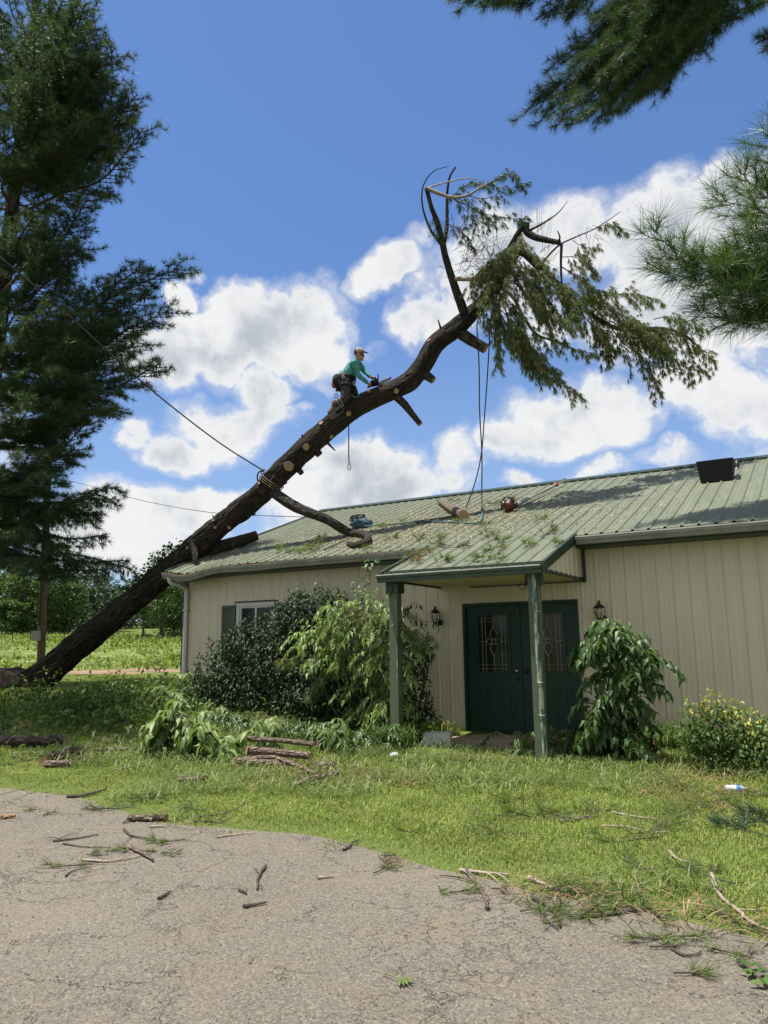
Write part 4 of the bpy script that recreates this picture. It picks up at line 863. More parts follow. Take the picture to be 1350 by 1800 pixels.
for k in range(9):
    a = rs.uniform(0, 2*PI); mb = MB(); p0 = c+np.array([.5*math.cos(a), .4*math.sin(a), .1]); e = p0+np.array([math.cos(a)*.7-.3, math.sin(a)*.5, rs.uniform(-.2, .35)]); mb.tube(smooth_path([p0, (p0+e)/2+rs.normal(size=3)*.1, e], 8), np.linspace(.05, .012, 8), 7); obj('root', mb, M['bark'], fp)
# vine leaves clinging to the trunk
rs = RS(9); idx = rs.randint(70, 110, 260); P = TP[idx]+_up*(TRAD[idx]*rs.uniform(.7, 1.2, 260))[:, None]-_rt*(TRAD[idx]*.5)[:, None]+rs.normal(size=(260, 3))*.09
mb = MB(); leaves(mb, P, rand_dirs(rs, 260)+np.array([0, 0, -.3]), rand_dirs(rs, 260)+np.array([0, 0, 1]), rs.uniform(.06, .13, 260), .06, .3); obj('creeper_leaves', mb, M['shrub_dark'], fp)

# ------------------------------------------------------------------ standing pines
def ramp_bough(wood, nb_p, nb_d, p0, tip, r0, side, nside, seed, gap, droop=.15, lift=.35, sub=True, start=.18, flat=.10):
    rs = RS(seed); p0 = np.asarray(p0, float); tip = np.asarray(tip, float); L = np.linalg.norm(tip-p0)
    m1 = p0+(tip-p0)*.4+np.array([0, 0, -.05*L])+rs.normal(size=3)*.05*L; m2 = p0+(tip-p0)*.75+np.array([0, 0, -.06*L])+rs.normal(size=3)*.03*L
    p, d = bough(wood, smooth_path([p0, m1, m2, tip], 16), r0, rs, side, nside, start, flat, gap, droop=droop, tip_up=lift, sub=sub); nb_p.append(p); nb_d.append(d)
rs = RS(21)
lt = at(-75, 1185, 20.5); lt[2] = float(tz(lt[0], lt[1]))
lpine = thing('standing_pine', 'tall dark pine rising out of frame on the left behind the utility pole', 'pine tree', lt)
lax = lambda z: np.array([lt[0]+.04*(z-lt[2]), lt[1]+.01*(z-lt[2]), z])
mb = MB(); mb.tube([lax(z) for z in np.linspace(lt[2]-.2, 25, 40)], np.linspace(.36, .06, 40), 20, 0, disp=lambda l, th, rr: (fbm(np.stack([np.cos(th)*3, np.sin(th)*3, l*3], -1).reshape(-1, 3), 3).reshape(l.shape)-.5)*.2*rr); obj('trunk', mb, M['bark'], lpine)
wood = MB(); NP, ND = [], []
TIPS = [(150,5,19.0),(140,20,19.3),(170,75,18.9),(185,110,18.9),(160,150,19.1),(200,150,18.9),(205,205,18.9),(165,225,18.8),(170,180,19.5),(110,60,18.8),(120,100,18.7),(115,200,18.6),(60,150,18.4),(60,60,18.4),(60,380,18.2),(80,430,18.2),(200,510,18),(170,560,17.9),(150,610,17.8),(120,660,17.7),(110,720,17.7),(260,520,18.6),(90,540,17.6),(60,700,17.5),(50,800,17.5),(90,840,17.6),(120,-30,20),(168,48,19.2),(205,98,19.0),(178,128,19.4),(240,168,18.8),(222,185,19.2),(250,228,18.6),(152,352,18.5),(120,380,19),(145,432,18.2),(250,470,18.4),(318,470,18.2),(300,545,18.2),(235,570,18.5),(240,602,18.0),(280,640,17.8),(225,640,18.4),(180,690,18.0),(205,722,17.8),(150,745,18.4),(130,790,18.0),(192,853,17.6),(150,870,18.2),(175,905,18.6),(185,940,18.0),(222,985,18.6),(195,1000,18.2),(150,990,18.8),(120,960,17.8),(60,985,17.6),(40,930,17.5),(230,1000,19.4),(110,1005,18.6)]
for j, (px, py, d) in enumerate(TIPS):
    tip = at(px, py, d); zt = tip[2]; sl_ = -.06 if zt > 9 else (-.10 if zt > 5 else -.28)
    L = np.linalg.norm((tip-lax(zt))[:2]); p0 = lax(max(lt[2]+3.5, zt-sl_*L-.2)); ramp_bough(wood, NP, ND, p0, tip, .055 if L > 4 else .04, 1.25 if py < 880 else .8, int(14+L*5) if py < 880 else int(11+L*3), 300+j, .115 if py < 880 else .12, .12 if py < 850 else .5, .22 if py < 850 else .0)
for j in range(46):                                   # the rest of the crown, all round
    z = lt[2]+4.2+1.25*rs.randint(0, 15)+rs.normal()*.12; a = rs.uniform(0, 2*PI); L = np.interp(z, [4, 9, 16, 24], [4.4, 4.8, 3.8, 1.2])*rs.uniform(.7, 1.05)
    dv = np.array([math.cos(a), math.sin(a), 0]); tip = lax(z)+dv*L+np.array([0, 0, rs.uniform(-.12, .10)*L])
    v = tip-CAM; dep = v@_fw; X = 675+F*(v@_rt)/dep
    Y = 900-F*(v@_up)/dep
    if X > 90: tip = lax(z)+dv*L*.35
    if X > -30 and (255 < Y < 335 or 560 < Y < 600): continue
    ramp_bough(wood, NP, ND, lax(z-.3), tip, .045, .95, int(9+L*3.4), 400+j, .12, .15, .3)
obj('branches', wood, M['twig'], lpine)
P = np.concatenate(NP); D = np.concatenate(ND); nb = MB(); tufts(nb, P, D, .155, .0095, 24, RS(31), (.3, 1.55), .02); obj('needles', nb, M['needle'], lpine); print('left tufts', len(P))
# cones hanging from bough tips
rs = RS(33); cb = MB()
for px, py, d in [(t_[0]-rs.uniform(0, 14), t_[1]+rs.uniform(-2, 5), t_[2]) for t_ in TIPS if t_[0] > 170 for _ in range(2)]:
    c = at(px, py, d); cb.lathe([(0, .0), (.022, -.02), (.026, -.06), (.02, -.12), (.006, -.16), (0, -.165)], c, 7)
cn = obj('cones', cb, M['twig'], lpine); cn['kind'] = 'stuff'

qt = at(-410, 1250, 12.6); qt[2] = float(tz(qt[0], qt[1]))
spine = thing('standing_pine', 'tall pine beyond the left edge that shades the lawn by the shaded log', 'pine tree', qt); qax = lambda z: np.array([qt[0], qt[1], z])
mb = MB(); mb.tube([qax(z) for z in np.linspace(qt[2]-.2, 20, 30)], np.linspace(.34, .06, 30), 18); obj('trunk', mb, M['bark'], spine)
wood = MB(); NP, ND = [], []; rs = RS(24)
for j in range(170):
    z = qt[2]+rs.uniform(5.5, 18); a = rs.uniform(0, 2*PI); L = np.interp(z, [5, 9, 14, 19], [4.6, 4.8, 3.8, 1.2])*rs.uniform(.75, 1.05); dv = np.array([math.cos(a), math.sin(a), 0]); tip = qax(z)+dv*L+np.array([0, 0, .1*L])
    v = tip-CAM; X = 675+F*(v@_rt)/(v@_fw)
    if v@_fw > .5 and X > -25: tip = qax(z)+dv*L*.55
    ramp_bough(wood, NP, ND, qax(z-.3), tip, .04, .9, int(7+L*2.6), 800+j, .16, .15, .3, sub=False)
obj('branches', wood, M['twig'], spine); P = np.concatenate(NP); D = np.concatenate(ND); nb = MB(); tufts(nb, P, D, .15, .016, 14, RS(32), (.25, 1.25), .05); obj('needles', nb, M['needle'], spine)

rt = np.array([3.2, 7.8, 0.0])
rpine = thing('standing_pine', 'pine with long soft needles whose boughs hang in from the top right', 'pine tree', rt)
rax = lambda z: np.array([rt[0]-.02*z, rt[1]+.01*z, z])
mb = MB(); mb.tube([rax(z) for z in np.linspace(-.2, 19, 40)], np.linspace(.33, .05, 40), 22, 0, disp=lambda l, th, rr: (fbm(np.stack([np.cos(th)*3, np.sin(th)*3, l*3], -1).reshape(-1, 3)+9, 3).reshape(l.shape)-.5)*.2*rr); obj('trunk', mb, M['bark'], rpine)
wood = MB(); NP, ND = [], []; KB = 1.265; hub = at(1290, -120, 9.5*KB); wood.tube(smooth_path([rax(7.6), (rax(8.2)+hub)/2+np.array([0, 0, .3]), hub], 12), np.linspace(.11, .05, 12), 9)
TT = [(960,195,9.6),(985,205,9.4),(945,165,9.7),(930,190,9.9),(1020,205,9.2),(1060,190,9.3),(1010,150,9.6),(975,110,9.8),(1090,185,9.2),(1115,165,9.5),(1040,110,9.4),(1140,150,9.3),(1170,140,9.6),(1190,95,9.3),(1215,70,9.6),(1100,90,9.3),(1010,80,9.9),(1060,40,9.6),(1150,40,9.4),(1130,110,9.2),(1120,20,9.3),(1180,20,9.2),(1215,10,9.2),(1160,80,9.1),(1080,70,9.4),(1200,40,9.0),(1090,140,9.1),(1020,130,9.3),(1070,10,9.6),(1140,0,9.0)]
for j, (px, py, d) in enumerate(TT): ramp_bough(wood, NP, ND, hub+RS(j).normal(size=3)*.08, at(px, py, d*KB), .026, .72, 28, 500+j, .08, .15, .15, start=.25)
for j, (px, py, d, hx, hy) in enumerate([(800,2,10.2,1000,-90),(850,10,10.1,1010,-90),(905,8,10.0,1050,-80),(960,25,10.0,1080,-80),(1000,18,9.9,1090,-80),(1330,10,9.0,1400,-100),(1290,30,9.3,1300,-100),(1345,55,9.0,1450,0),(1040,30,9.9,1150,-60),(880,-10,10.2,1010,-90)]):
    ramp_bough(wood, NP, ND, at(hx, hy, 9.9*KB), at(px, py, d*KB), .016, .5, 15, 540+j, .065, .2, .1, start=.2)
wood.tube(smooth_path([hub, at(1150, -80, 9.7*KB), at(1000, -95, 9.9*KB)], 10), np.linspace(.05, .02, 10), 7); wood.tube(smooth_path([hub, at(1400, -100, 9.0*KB), at(1450, 0, 9.0*KB)], 8), np.linspace(.04, .02, 8), 7)
tb = obj('bough', wood, M['twig'], rpine); P = np.concatenate(NP); D = np.concatenate(ND); nb = MB(); tufts(nb, P, D, .15, .0055, 32, RS(41), (.25, 1.45), .04); obj('needles', nb, M['needle'], tb); print('top bough tufts', len(P))
wood = MB(); NP, ND = [], []; hub2 = at(1640, 330, 5.2); wood.tube(smooth_path([rax(4.3), (rax(4.6)+hub2)/2, hub2], 12), np.linspace(.08, .03, 12), 9)
NB = [(1345,235,4.6,1500,420),(1262,352,4.6,1480,420),(1300,300,4.7,1500,400),(1150,405,4.55,1480,455),(1165,440,4.5,1480,470),(1225,445,4.5,1480,460),(1200,470,4.6,1500,480),(1150,470,4.7,1500,500),(1280,430,4.5,1500,440),(1320,400,4.6,1500,420),(1340,470,4.5,1520,470),(1290,480,4.6,1500,490),(1250,520,4.5,1500,510),(1230,545,4.55,1500,520),(1300,545,4.5,1520,520),(1340,560,4.55,1520,530),(1310,510,4.4,1520,500),(1340,330,4.8,1520,420),(1345,510,4.7,1550,500),(1270,470,4.4,1500,470)]
for j, (px, py, d, hx, hy) in enumerate(NB):
    h = at(hx, hy, 5.0); wood.tube(smooth_path([hub2, (hub2+h)/2+np.array([0, 0, -.05]), h], 6), np.linspace(.02, .012, 6), 6)
    ramp_bough(wood, NP, ND, h, at(px, py, d), .010, .32, 9, 600+j, .15, .1, .3, sub=False, start=.35)
nbough = obj('bough', wood, M['twig'], rpine); P = np.concatenate(NP); D = np.concatenate(ND); nb = MB(); tufts(nb, P, D, .155, .0032, 40, RS(43), (.2, 1.45), .03); obj('needles', nb, M['needle_near'], nbough); print('near tufts', len(P))
wood = MB(); NP, ND = [], []; rs = RS(44)             # upper crown, outside the picture
for j in range(46):
    z = rs.uniform(5.5, 18); a = rs.uniform(-1.5, 1.9); L = np.interp(z, [5, 10, 18], [4.0, 3.6, 1.0])*rs.uniform(.7, 1); tip = rax(z)+np.array([math.cos(a), math.sin(a)*.8, .1])*L
    ramp_bough(wood, NP, ND, rax(z-.3), tip, .04, .8, int(6+L*2), 700+j, .2, .15, .3, sub=False)
cb_ = obj('bough', wood, M['twig'], rpine); P = np.concatenate(NP); D = np.concatenate(ND); nb = MB(); tufts(nb, P, D, .14, .010, 11, RS(45), (.2, 1.15), .08); obj('needles', nb, M['needle'], cb_)

# ------------------------------------------------------------------ utility pole, cables, ropes
def in_mass(px, py, d): return at(px, py, d)
ub = at(72, 1172, 31.0); ub[2] = float(tz(ub[0], ub[1])); ut = at(86, 790, 31.0)
up_ = thing('utility_pole', 'weathered wooden utility pole with a grey meter box, left of the leaning trunk', 'utility pole', ub)
mb = MB(); mb.tube([ub+(ut-ub)*t for t in np.linspace(-.03, 1.12, 24)], np.linspace(.165, .125, 24), 16, 0, disp=lambda l, th, rr: (fbm(np.stack([np.cos(th)*4, np.sin(th)*4, l*.6], -1).reshape(-1, 3), 3).reshape(l.shape)-.5)*.02); obj('pole', mb, M['pole'], up_)
mb = MB(); c = at(64, 1118, 30.75); mb.obox(c, _r0*.165, np.array([_fw[0], _fw[1], 0])*.09, (0, 0, .19)); mb.obox(c+np.array([0, 0, .2]), _r0*.175, np.array([_fw[0], _fw[1], 0])*.10, (0, 0, .012)); obj('meter_box', mb, M['metalbox'], up_, smooth=False)
mb = MB(); a = at(68, 1100, 30.75); mb.tube([a, at(73, 1000, 30.75), at(78, 900, 30.75), at(82, 800, 30.75)], .03, 8); obj('conduit', mb, M['black'], up_)
def cable(name, pts, r, m, label, cat, n=60, group=None):
    q = smooth_path(pts, n); mb = MB(); mb.tube(q, r, 6); o = obj(name, mb, M[m]); return tag(o, label, cat, group), q
cable('power_cable', [at(86, 838, 31.0), at(150, 852, 30), at(230, 875, 28.5), at(300, 890, 27), at(372, 901, 25.5), at(475, 907, 23), at(541, 909, 21.5)], .011, 'rope', 'thin sagging wire from the utility pole to the far roof edge', 'cable')
mb = MB(); c = at(541, 912, 21.5); mb.tube([c-np.array([0, 0, .9]), c+np.array([0, 0, .15])], .03, 8); mb.lathe([(0, .06), (.05, .05), (.055, 0), (.03, -.02), (0, -.02)], c+np.array([0, 0, .15]), 8)
tag(obj('cable_mast', mb, M['black']), 'short dark mast behind the roof edge holding the thin wire', 'mast')
i, d0 = tnear(463, 838)
pull = thing('pull_rope', 'long taut dark rope tied round the trunk and running up to the left', 'rope', TP[i])
q = smooth_path([at(464, 828, d0-.05), at(400, 788, 15.6), at(300, 713, 14.6), at(215, 641, 13.6), at(110, 545, 12.3), at(0, 452, 11), at(-180, 296, 9.6), at(-420, 80, 8.2)], 70); mb = MB(); mb.tube(q, .014, 6); obj('line', mb, M['rope'], pull)
mb = MB(); r = TRAD[i]+.03; t = unit(TP[i+2]-TP[i-2]); a = unit(np.cross(t, _up)); b = np.cross(t, a); th = np.linspace(0, 2*PI, 33)
for off in (-.03, .02, .07): mb.tube(TP[i]+t*off+r*(np.cos(th)[:, None]*a+np.sin(th)[:, None]*b)+t*(np.sin(th)*.05)[:, None], .010, 6, cap=False)
kc = at(463, 829, d0-.12); mb.tube(smooth_path([kc, kc+_rt*.05+_up*.03, kc-_rt*.03+_up*.06, kc-_rt*.05-_up*.04, kc+_rt*.06-_up*.02, kc+_rt*.12-_up*.22], 20), .010, 6); obj('knot', mb, M['rope_tan'], pull)
mb = MB(); mb.tube(smooth_path([kc, kc-_rt*.08+_up*.0, kc-_rt*.13-_up*.10, kc-_rt*.12-_up*.2], 12), .016, 6); obj('loose_end', mb, M['rope'], pull)
A = on_roof(848, 905, .03)
cable('rigging_rope', [at(838, 570, 15.75), at(842, 640, 15.9), at(843, 720, 16.0), at(847, 800, 16.2), at(847, 860, 16.4), A], .013, 'rope', 'straight dark rope hanging from the crown down to the roof', 'rope')
B = on_roof(812, 900, .03)
cable('rigging_rope', [at(862, 572, 15.75), at(858, 640, 15.9), at(851, 740, 16.1), at(845, 805, 16.2), at(833, 855, 16.4), at(820, 890, 16.5), B, on_roof(795, 907, .03), on_roof(740, 915, .03), on_roof(690, 922, .035)], .013, 'rope', 'dark rope hanging from the crown and curving away along the roof', 'rope')
cable('ground_line', [on_roof(640, 925, .06), on_roof(680, 922, .04), on_roof(740, 917, .04), on_roof(800, 918, .04), on_roof(838, 919, .04), on_roof(848, 905, .05), on_roof(846, 896, .05)], .016, 'rope_blue', 'slack teal rope lying across the roof from the blue bag', 'rope')
i, d0 = tnear(613, 732)
ly = thing('lanyard', 'short lanyard with a metal snap hook dangling under the trunk below the climber', 'lanyard', at(613, 742, 15.95))
mb = MB(); mb.tube([at(613, 725, 15.95), at(613, 760, 15.9), at(613, 800, 15.9), at(613.5, 813, 15.9)], .012, 6); obj('cord', mb, M['rope'], ly)
c = at(614, 820, 15.9); mb = MB(); th = np.linspace(0, 2*PI, 21)
mb.tube([c+_rt*.032*math.cos(a)+_up*(.065*math.sin(a)-.01) for a in th], .011, 6, cap=False); mb.obox(c+_up*.075, _rt*.014, _up*.03, _fw*.014); obj('snap_hook', mb, M['steel'], ly)

# ------------------------------------------------------------------ things left on the roof
rs = RS(50); c = on_roof(634, 921, .09)
bag = thing('rope_bag', 'crumpled blue rope bag lying on the roof beside the hooked limb', 'bag', c-np.array([0, 0, .09]))
mb = MB(); ph = np.linspace(.02, PI-.02, 17); th = np.linspace(0, 2*PI, 30, endpoint=False); D = np.stack([np.sin(ph)[:, None]*np.cos(th), np.sin(ph)[:, None]*np.sin(th), np.cos(ph)[:, None]*np.ones(30)], -1).reshape(-1, 3)
V = c+D*np.array([.30, .24, .16])*(.62+.8*np.abs(fbm(D*3.1+7, 4)-.25))[:, None]+np.array([0, .37, 0])*0; V[:, 2] = np.maximum(V[:, 2], roof_z(V[:, 1])+.015); i_ = np.arange(16)[:, None]*30; j_ = np.arange(30)[None]; k_ = (j_+1) % 30
mb.add(V, np.stack([i_+j_, i_+j_+30, i_+k_+30, i_+k_], -1).reshape(-1, 4)); obj('bag_cloth', mb, M['blue_bag'], bag)
mb = MB(); th = np.linspace(0, 2*PI*5, 120); mb.tube(c+np.stack([-.08+.17*np.cos(th)*(1+.12*np.sin(th*.37)), .13*np.sin(th), .10+.05*np.sin(th*.8)+.012*th/6], -1), .012, 5); obj('rope_coil', mb, M['rope'], bag)
lg = [on_roof(769, 879, .10), on_roof(783, 888, .09), on_roof(797, 896, .10), on_roof(815, 905, .10)]
mb = MB(); mb.tube(smooth_path(lg, 18), np.interp(np.linspace(0, 1, 18), [0, .5, 1], [.035, .085, .10]), 14, 0, True, 1, lambda l, th, rr: (fbm(np.stack([np.cos(th)*2, np.sin(th)*2, l*5], -1).reshape(-1, 3), 3).reshape(l.shape)-.5)*.3*rr)
tag(obj('cut_log', mb, [M['log_bark'], M['cut']]), 'tapering cut log lying high on the roof beside the hanging ropes', 'log')
ps = thing('pole_saw', 'long pole saw with a red engine lying up the roof slope', 'pole saw', on_roof(895, 888))
e0 = on_roof(908, 887, .10); e1 = on_roof(975, 853, .10); mb = MB(); mb.tube([e0, e1], .028, 8); mb.tube([e0, e0+(e1-e0)*.35], .042, 8); obj('shaft', mb, M['gutter'], ps)
c = on_roof(895, 889, .13); mb = MB(); mb.ball(c, (.14, .12, .115), 14, 9); mb.obox(c+np.array([.02, -.02, .08]), (.09, 0, .01), (0, .07, .02), (0, 0, .035)); obj('engine', mb, M['red'], ps)
mb = MB(); mb.obox(c+np.array([-.10, .02, .02]), (.05, 0, 0), (0, .08, 0), (0, 0, .07)); mb.lathe([(0, .05), (.06, .05), (.06, -.02), (0, -.02)], c+np.array([.12, 0, 0]), 12, 0, (1, .3, .2)); mb.tube(smooth_path([c+np.array([-.1, -.1, .1]), c+np.array([0, -.16, .15]), c+np.array([.12, -.08, .1])], 10), .014, 6); obj('housing', mb, M['black'], ps)
c = e1+unit(e1-e0)*.08; mb = MB(); mb.obox(c, _r0*.05, (0, .04, .02), (0, 0, .035)); obj('saw_head', mb, M['orange'], ps)
mb = MB(); mb.obox(c+_r0*.13+np.array([0, 0, .07]), _r0*.10+np.array([0, 0, .06]), (0, .006, 0), (-.02, 0, .028)); obj('guide_bar', mb, M['steel'], ps, smooth=False)

# ------------------------------------------------------------------ the climber
def pp(X, Y, off=0.0): return at(540+X/8.4375, 580+Y/8.4375, 15.95-off)
def capsule(mb, a, b, ra, rb, n=10, m=0, mid=None):
    a = np.asarray(a, float); b = np.asarray(b, float); t = np.linspace(0, 1, n); R = ra+(rb-ra)*t
    if mid: R = R+mid*np.sin(t*PI)
    d = unit(b-a); P = a+(b-a)*t[:, None]; hd = np.linspace(0, 1, 5)[1:]
    P = np.concatenate([[a-d*ra*math.sin(x) for x in (1.5, 1.1, .6)], P, [b+d*rb*math.sin(x) for x in (.6, 1.1, 1.5)]]); R = np.concatenate([[ra*math.cos(x) for x in (1.5, 1.1, .6)], R, [rb*math.cos(x) for x in (.6, 1.1, 1.5)]])
    mb.tube(P, R, 14, m)
hd = pp(768, 360, 0); nk = pp(722, 430, 0); face = _rt*.93-_up*.30
man = thing('person', 'climber in teal shirt and tan camouflage cap kneeling astride the leaning trunk with a chainsaw', 'person', pp(560, 1100, 0))
SHn, SHf = pp(690, 490, .19), pp(745, 480, -.17); ELn, ELf = pp(755, 668, .22), pp(840, 600, -.22); WRn, WRf = pp(895, 785, .12), pp(940, 695, -.08)
HPn, HPf = pp(575, 770, .11), pp(600, 765, -.11); KNn, KNf = pp(560, 1015, .24), pp(700, 930, -.22); ANn, ANf = pp(400, 1120, .20), pp(640, 1080, -.24); TOn, TOf = pp(330, 1225, .22), pp(735, 1050, -.26)
chest = (SHn+SHf)/2-_up*.10-_rt*.04; waist = pp(605, 660, 0); pelv = pp(585, 750, 0)
bd = MB()
bd.ball(hd+_up*.02, (.082, .092, .112), 18, 14); capsule(bd, nk-_up*.03, hd-_up*.06, .058, .054); bd.ball(hd+face*.045-_up*.055, (.055, .055, .065), 12, 9)
capsule(bd, hd+face*.088+_up*.012, hd+face*.112-_up*.022, .010, .016, 6); capsule(bd, hd+face*.085-_up*.065+_fw*.02, hd+face*.085-_up*.065-_fw*.02, .012, .012, 5); capsule(bd, hd+face*.07-_up*.10, hd+face*.085-_up*.098, .025, .02, 5)
for s in (-1, 1): capsule(bd, hd-face*.012+_fw*s*.083+_up*.015, hd-face*.02+_fw*s*.085-_up*.03, .017, .012, 5)
capsule(bd, nk-_up*.05, chest, .07, .12); capsule(bd, chest, waist, .125, .11); capsule(bd, waist, pelv, .115, .12)
for S, E_, Wr in ((SHn, ELn, WRn), (SHf, ELf, WRf)): capsule(bd, S, chest, .055, .07); capsule(bd, S, E_, .050, .040); capsule(bd, E_, Wr, .040, .028)
for H, K, A_, To in ((HPn, KNn, ANn, TOn), (HPf, KNf, ANf, TOf)): capsule(bd, H, K, .085, .058); capsule(bd, K, A_, .055, .04); capsule(bd, A_, To, .04, .03)
def hand(wr, grip, axis):
    """palm on the handle, four fingers closed round it and the thumb opposed"""
    d = unit(grip-wr); n_ = unit(np.cross(axis, d)); a = unit(axis); pc = wr+(grip-wr)*.62
    capsule(bd, wr, pc, .026, .030, 6)
    for k, (o, l) in enumerate(((-.030, .9), (-.010, 1.0), (.010, .97), (.030, .82))):
        k0 = grip-d*.012+a*o+n_*.022; k1 = k0+d*.034*l+n_*.004; k2 = k1+(d*.006-n_*.030)*l; k3 = k2+(-d*.024-n_*.010)*l
        for u_, v_, r1, r2 in ((pc+a*o*.8, k0, .011, .0105), (k0, k1, .0105, .0095), (k1, k2, .0095, .0088), (k2, k3, .0088, .0078)): capsule(bd, u_, v_, r1, r2, 4)
    t0 = pc-a*.03-n_*.012; t1 = t0+d*.035-a*.014-n_*.018; t2 = t1+d*.026+a*.012-n_*.006
    capsule(bd, t0, t1, .012, .0105, 4); capsule(bd, t1, t2, .0105, .009, 4)
G1 = pp(975, 705, -.02); G2 = pp(935, 815, .06)
hand(WRf, G1, _rt*.8+_up*.25+_fw*.3); hand(WRn, G2, _fw*.5+_rt*.7-_up*.3)
M['skin'] = plain("tanned_skin", (.36, .17, .105), .55, .12, 20)
M['shirt'] = plain("teal_shirt", (.050, .23, .215), .75, .4, 12, 1.0, 14)
M['trouser'] = plain("dark_work_trousers", (.030, .028, .025), .85, .3, 12, .5, 25)
M['boot'] = plain("brown_boot_leather", (.11, .075, .05), .7, .4, 20)
obj('body', remesh(bd, .0075, 'body', M['skin'], 3, root_loc(man)), M['skin'], man)
hr = MB(); hr.ball(hd+_up*.035-face*.022, (.088, .092, .098), 16, 12); V = hr.v[0]; keep = (V-hd)@_up > -.055; V[~keep] = hd-_up*.04-face*.03+(V[~keep]-(hd-_up*.04-face*.03))*.75; obj('hair', hr, M['twig'], man)
sh = MB(); capsule(sh, nk-_up*.055-_rt*.01, chest, .085, .155); capsule(sh, chest, waist+(pelv-waist)*.15, .155, .145, mid=.004)
for S, E_, Wr in ((SHn, ELn, WRn), (SHf, ELf, WRf)): capsule(sh, S, chest+_up*.02, .080, .10); capsule(sh, S, E_, .077, .060); capsule(sh, E_, E_+(Wr-E_)*.90, .060, .043)
obj('shirt', remesh(sh, .012, 'shirt', M['shirt'], 3, root_loc(man)), M['shirt'], man)
tr = MB(); capsule(tr, waist+(pelv-waist)*.3, pelv, .142, .15)
for H, K, A_ in ((HPn, KNn, ANn), (HPf, KNf, ANf)): capsule(tr, H, K, .118, .085, mid=.008); capsule(tr, K, A_, .083, .062)
obj('trousers', remesh(tr, .012, 'trousers', M['trouser'], 3, root_loc(man)), M['trouser'], man)
for A_, To in ((ANn, TOn), (ANf, TOf)):
    bt = MB(); capsule(bt, A_+unit(A_-To)*.02+_up*.05, A_-_up*.01, .060, .062); capsule(bt, A_-unit(To-A_)*.05-_up*.035, To, .052, .046); obj('boot', remesh(bt, .011, 'boot', M['boot'], 2, root_loc(man)), M['boot'], man)
M['camo'] = None
def camo():
    m, t, b, o = mat_base("tan_camouflage_cloth"); oc = t.n('ShaderNodeTexCoord').outputs['Object']
    t.link(t.ramp(t.noise(oc, 13, 2, .5), [(.42, (.10, .085, .055)), (.47, (.36, .31, .22)), (.56, (.42, .38, .28)), (.60, (.17, .15, .09))], 'CONSTANT'), b.inputs['Base Color']); b.inputs['Roughness'].default_value = .85; return m
M['camo'] = camo()
cp = MB(); cu = unit(_up*.97-_rt*.10); cf = unit(face-cu*np.dot(face, cu)); cs_ = np.cross(cu, cf); ph = np.linspace(.02, PI/2+.12, 11); th = np.linspace(0, 2*PI, 26, endpoint=False)
V = hd+_up*.045+.103*np.sin(ph)[:, None, None]*(np.cos(th)[None, :, None]*cf*1.06+np.sin(th)[None, :, None]*cs_*.93)+.100*np.cos(ph)[:, None, None]*cu; i_ = np.arange(10)[:, None]*26; j_ = np.arange(26)[None]; k_ = (j_+1) % 26
cp.add(V.reshape(-1, 3), np.stack([i_+j_, i_+j_+26, i_+k_+26, i_+k_], -1).reshape(-1, 4)); cap_ = obj('cap', cp, M['camo'], man)
cp = MB(); pr_ = []
for a in np.linspace(-1.15, 1.15, 15): pr_.append((hd+_up*.040+cf*.100*math.cos(a)+cs_*.094*math.sin(a), hd+_up*.040+cf*(.09+.105*math.cos(a*1.05))+cs_*.085*math.sin(a)-cu*(.030-.018*a*a)))
pr_ = np.array(pr_); n = len(pr_); V = np.concatenate([pr_[:, 0], pr_[:, 1], pr_[:, 0]-cu*.006, pr_[:, 1]-cu*.006]); i_ = np.arange(n-1); cp.add(V, np.concatenate([np.stack([i_, i_+1, i_+1+n, i_+n], -1), np.stack([i_+2*n, i_+3*n, i_+1+3*n, i_+1+2*n], -1), np.stack([i_+n, i_+1+n, i_+1+3*n, i_+3*n], -1)])); obj('brim', cp, M['camo'], cap_)
sg = MB(); sg.tube([hd+_up*.018-face*.02-_fw*.088, hd+_up*.018+face*.055-_fw*.078, hd+_up*.014+face*.098-_fw*.045, hd+_up*.012+face*.108, hd+_up*.014+face*.098+_fw*.045, hd+_up*.018+face*.055+_fw*.078, hd+_up*.018-face*.02+_fw*.088], [.005, .012, .017, .012, .017, .012, .005], 8); obj('sunglasses', sg, M['black'], man)
# saddle harness and what hangs from it
hs = MB(); th = np.linspace(0, 2*PI, 25); wd = unit(pelv-waist); wa = unit(np.cross(wd, _fw)); wb = np.cross(wd, wa)
for o_, r_ in ((.35, .160), (.62, .166), (.9, .168)): c = waist+(pelv-waist)*o_; hs.tube(c+r_*(np.cos(th)[:, None]*wa+np.sin(th)[:, None]*wb), .030, 8, cap=False, flat=1.0)
for H, K in ((HPn, KNn), (HPf, KNf)): c = H+(K-H)*.28; d_ = unit(K-H); a_ = unit(np.cross(d_, _fw)); b_ = np.cross(d_, a_); hs.tube(c+.128*(np.cos(th)[:, None]*a_+np.sin(th)[:, None]*b_), .022, 6, cap=False)
obj('harness', hs, M['blackp'], man)
pc_ = MB(); c = pp(440, 750, .12); pc_.ball(c, (.10, .10, .15), 12, 9); pc_.ball(c-_up*.12+_rt*.05, (.085, .085, .12), 12, 8); obj('gear_pouch', remesh(pc_, .012, 'gear_pouch', M['blackp'], 2, root_loc(man)), M['blackp'], man)
pc_ = MB(); pc_.ball(pp(400, 810, .12), (.055, .06, .085), 10, 8); pc_.ball(pp(432, 900, .14), (.02, .02, .035), 8, 6); obj('red_kit_bag', pc_, M['orange'], man)
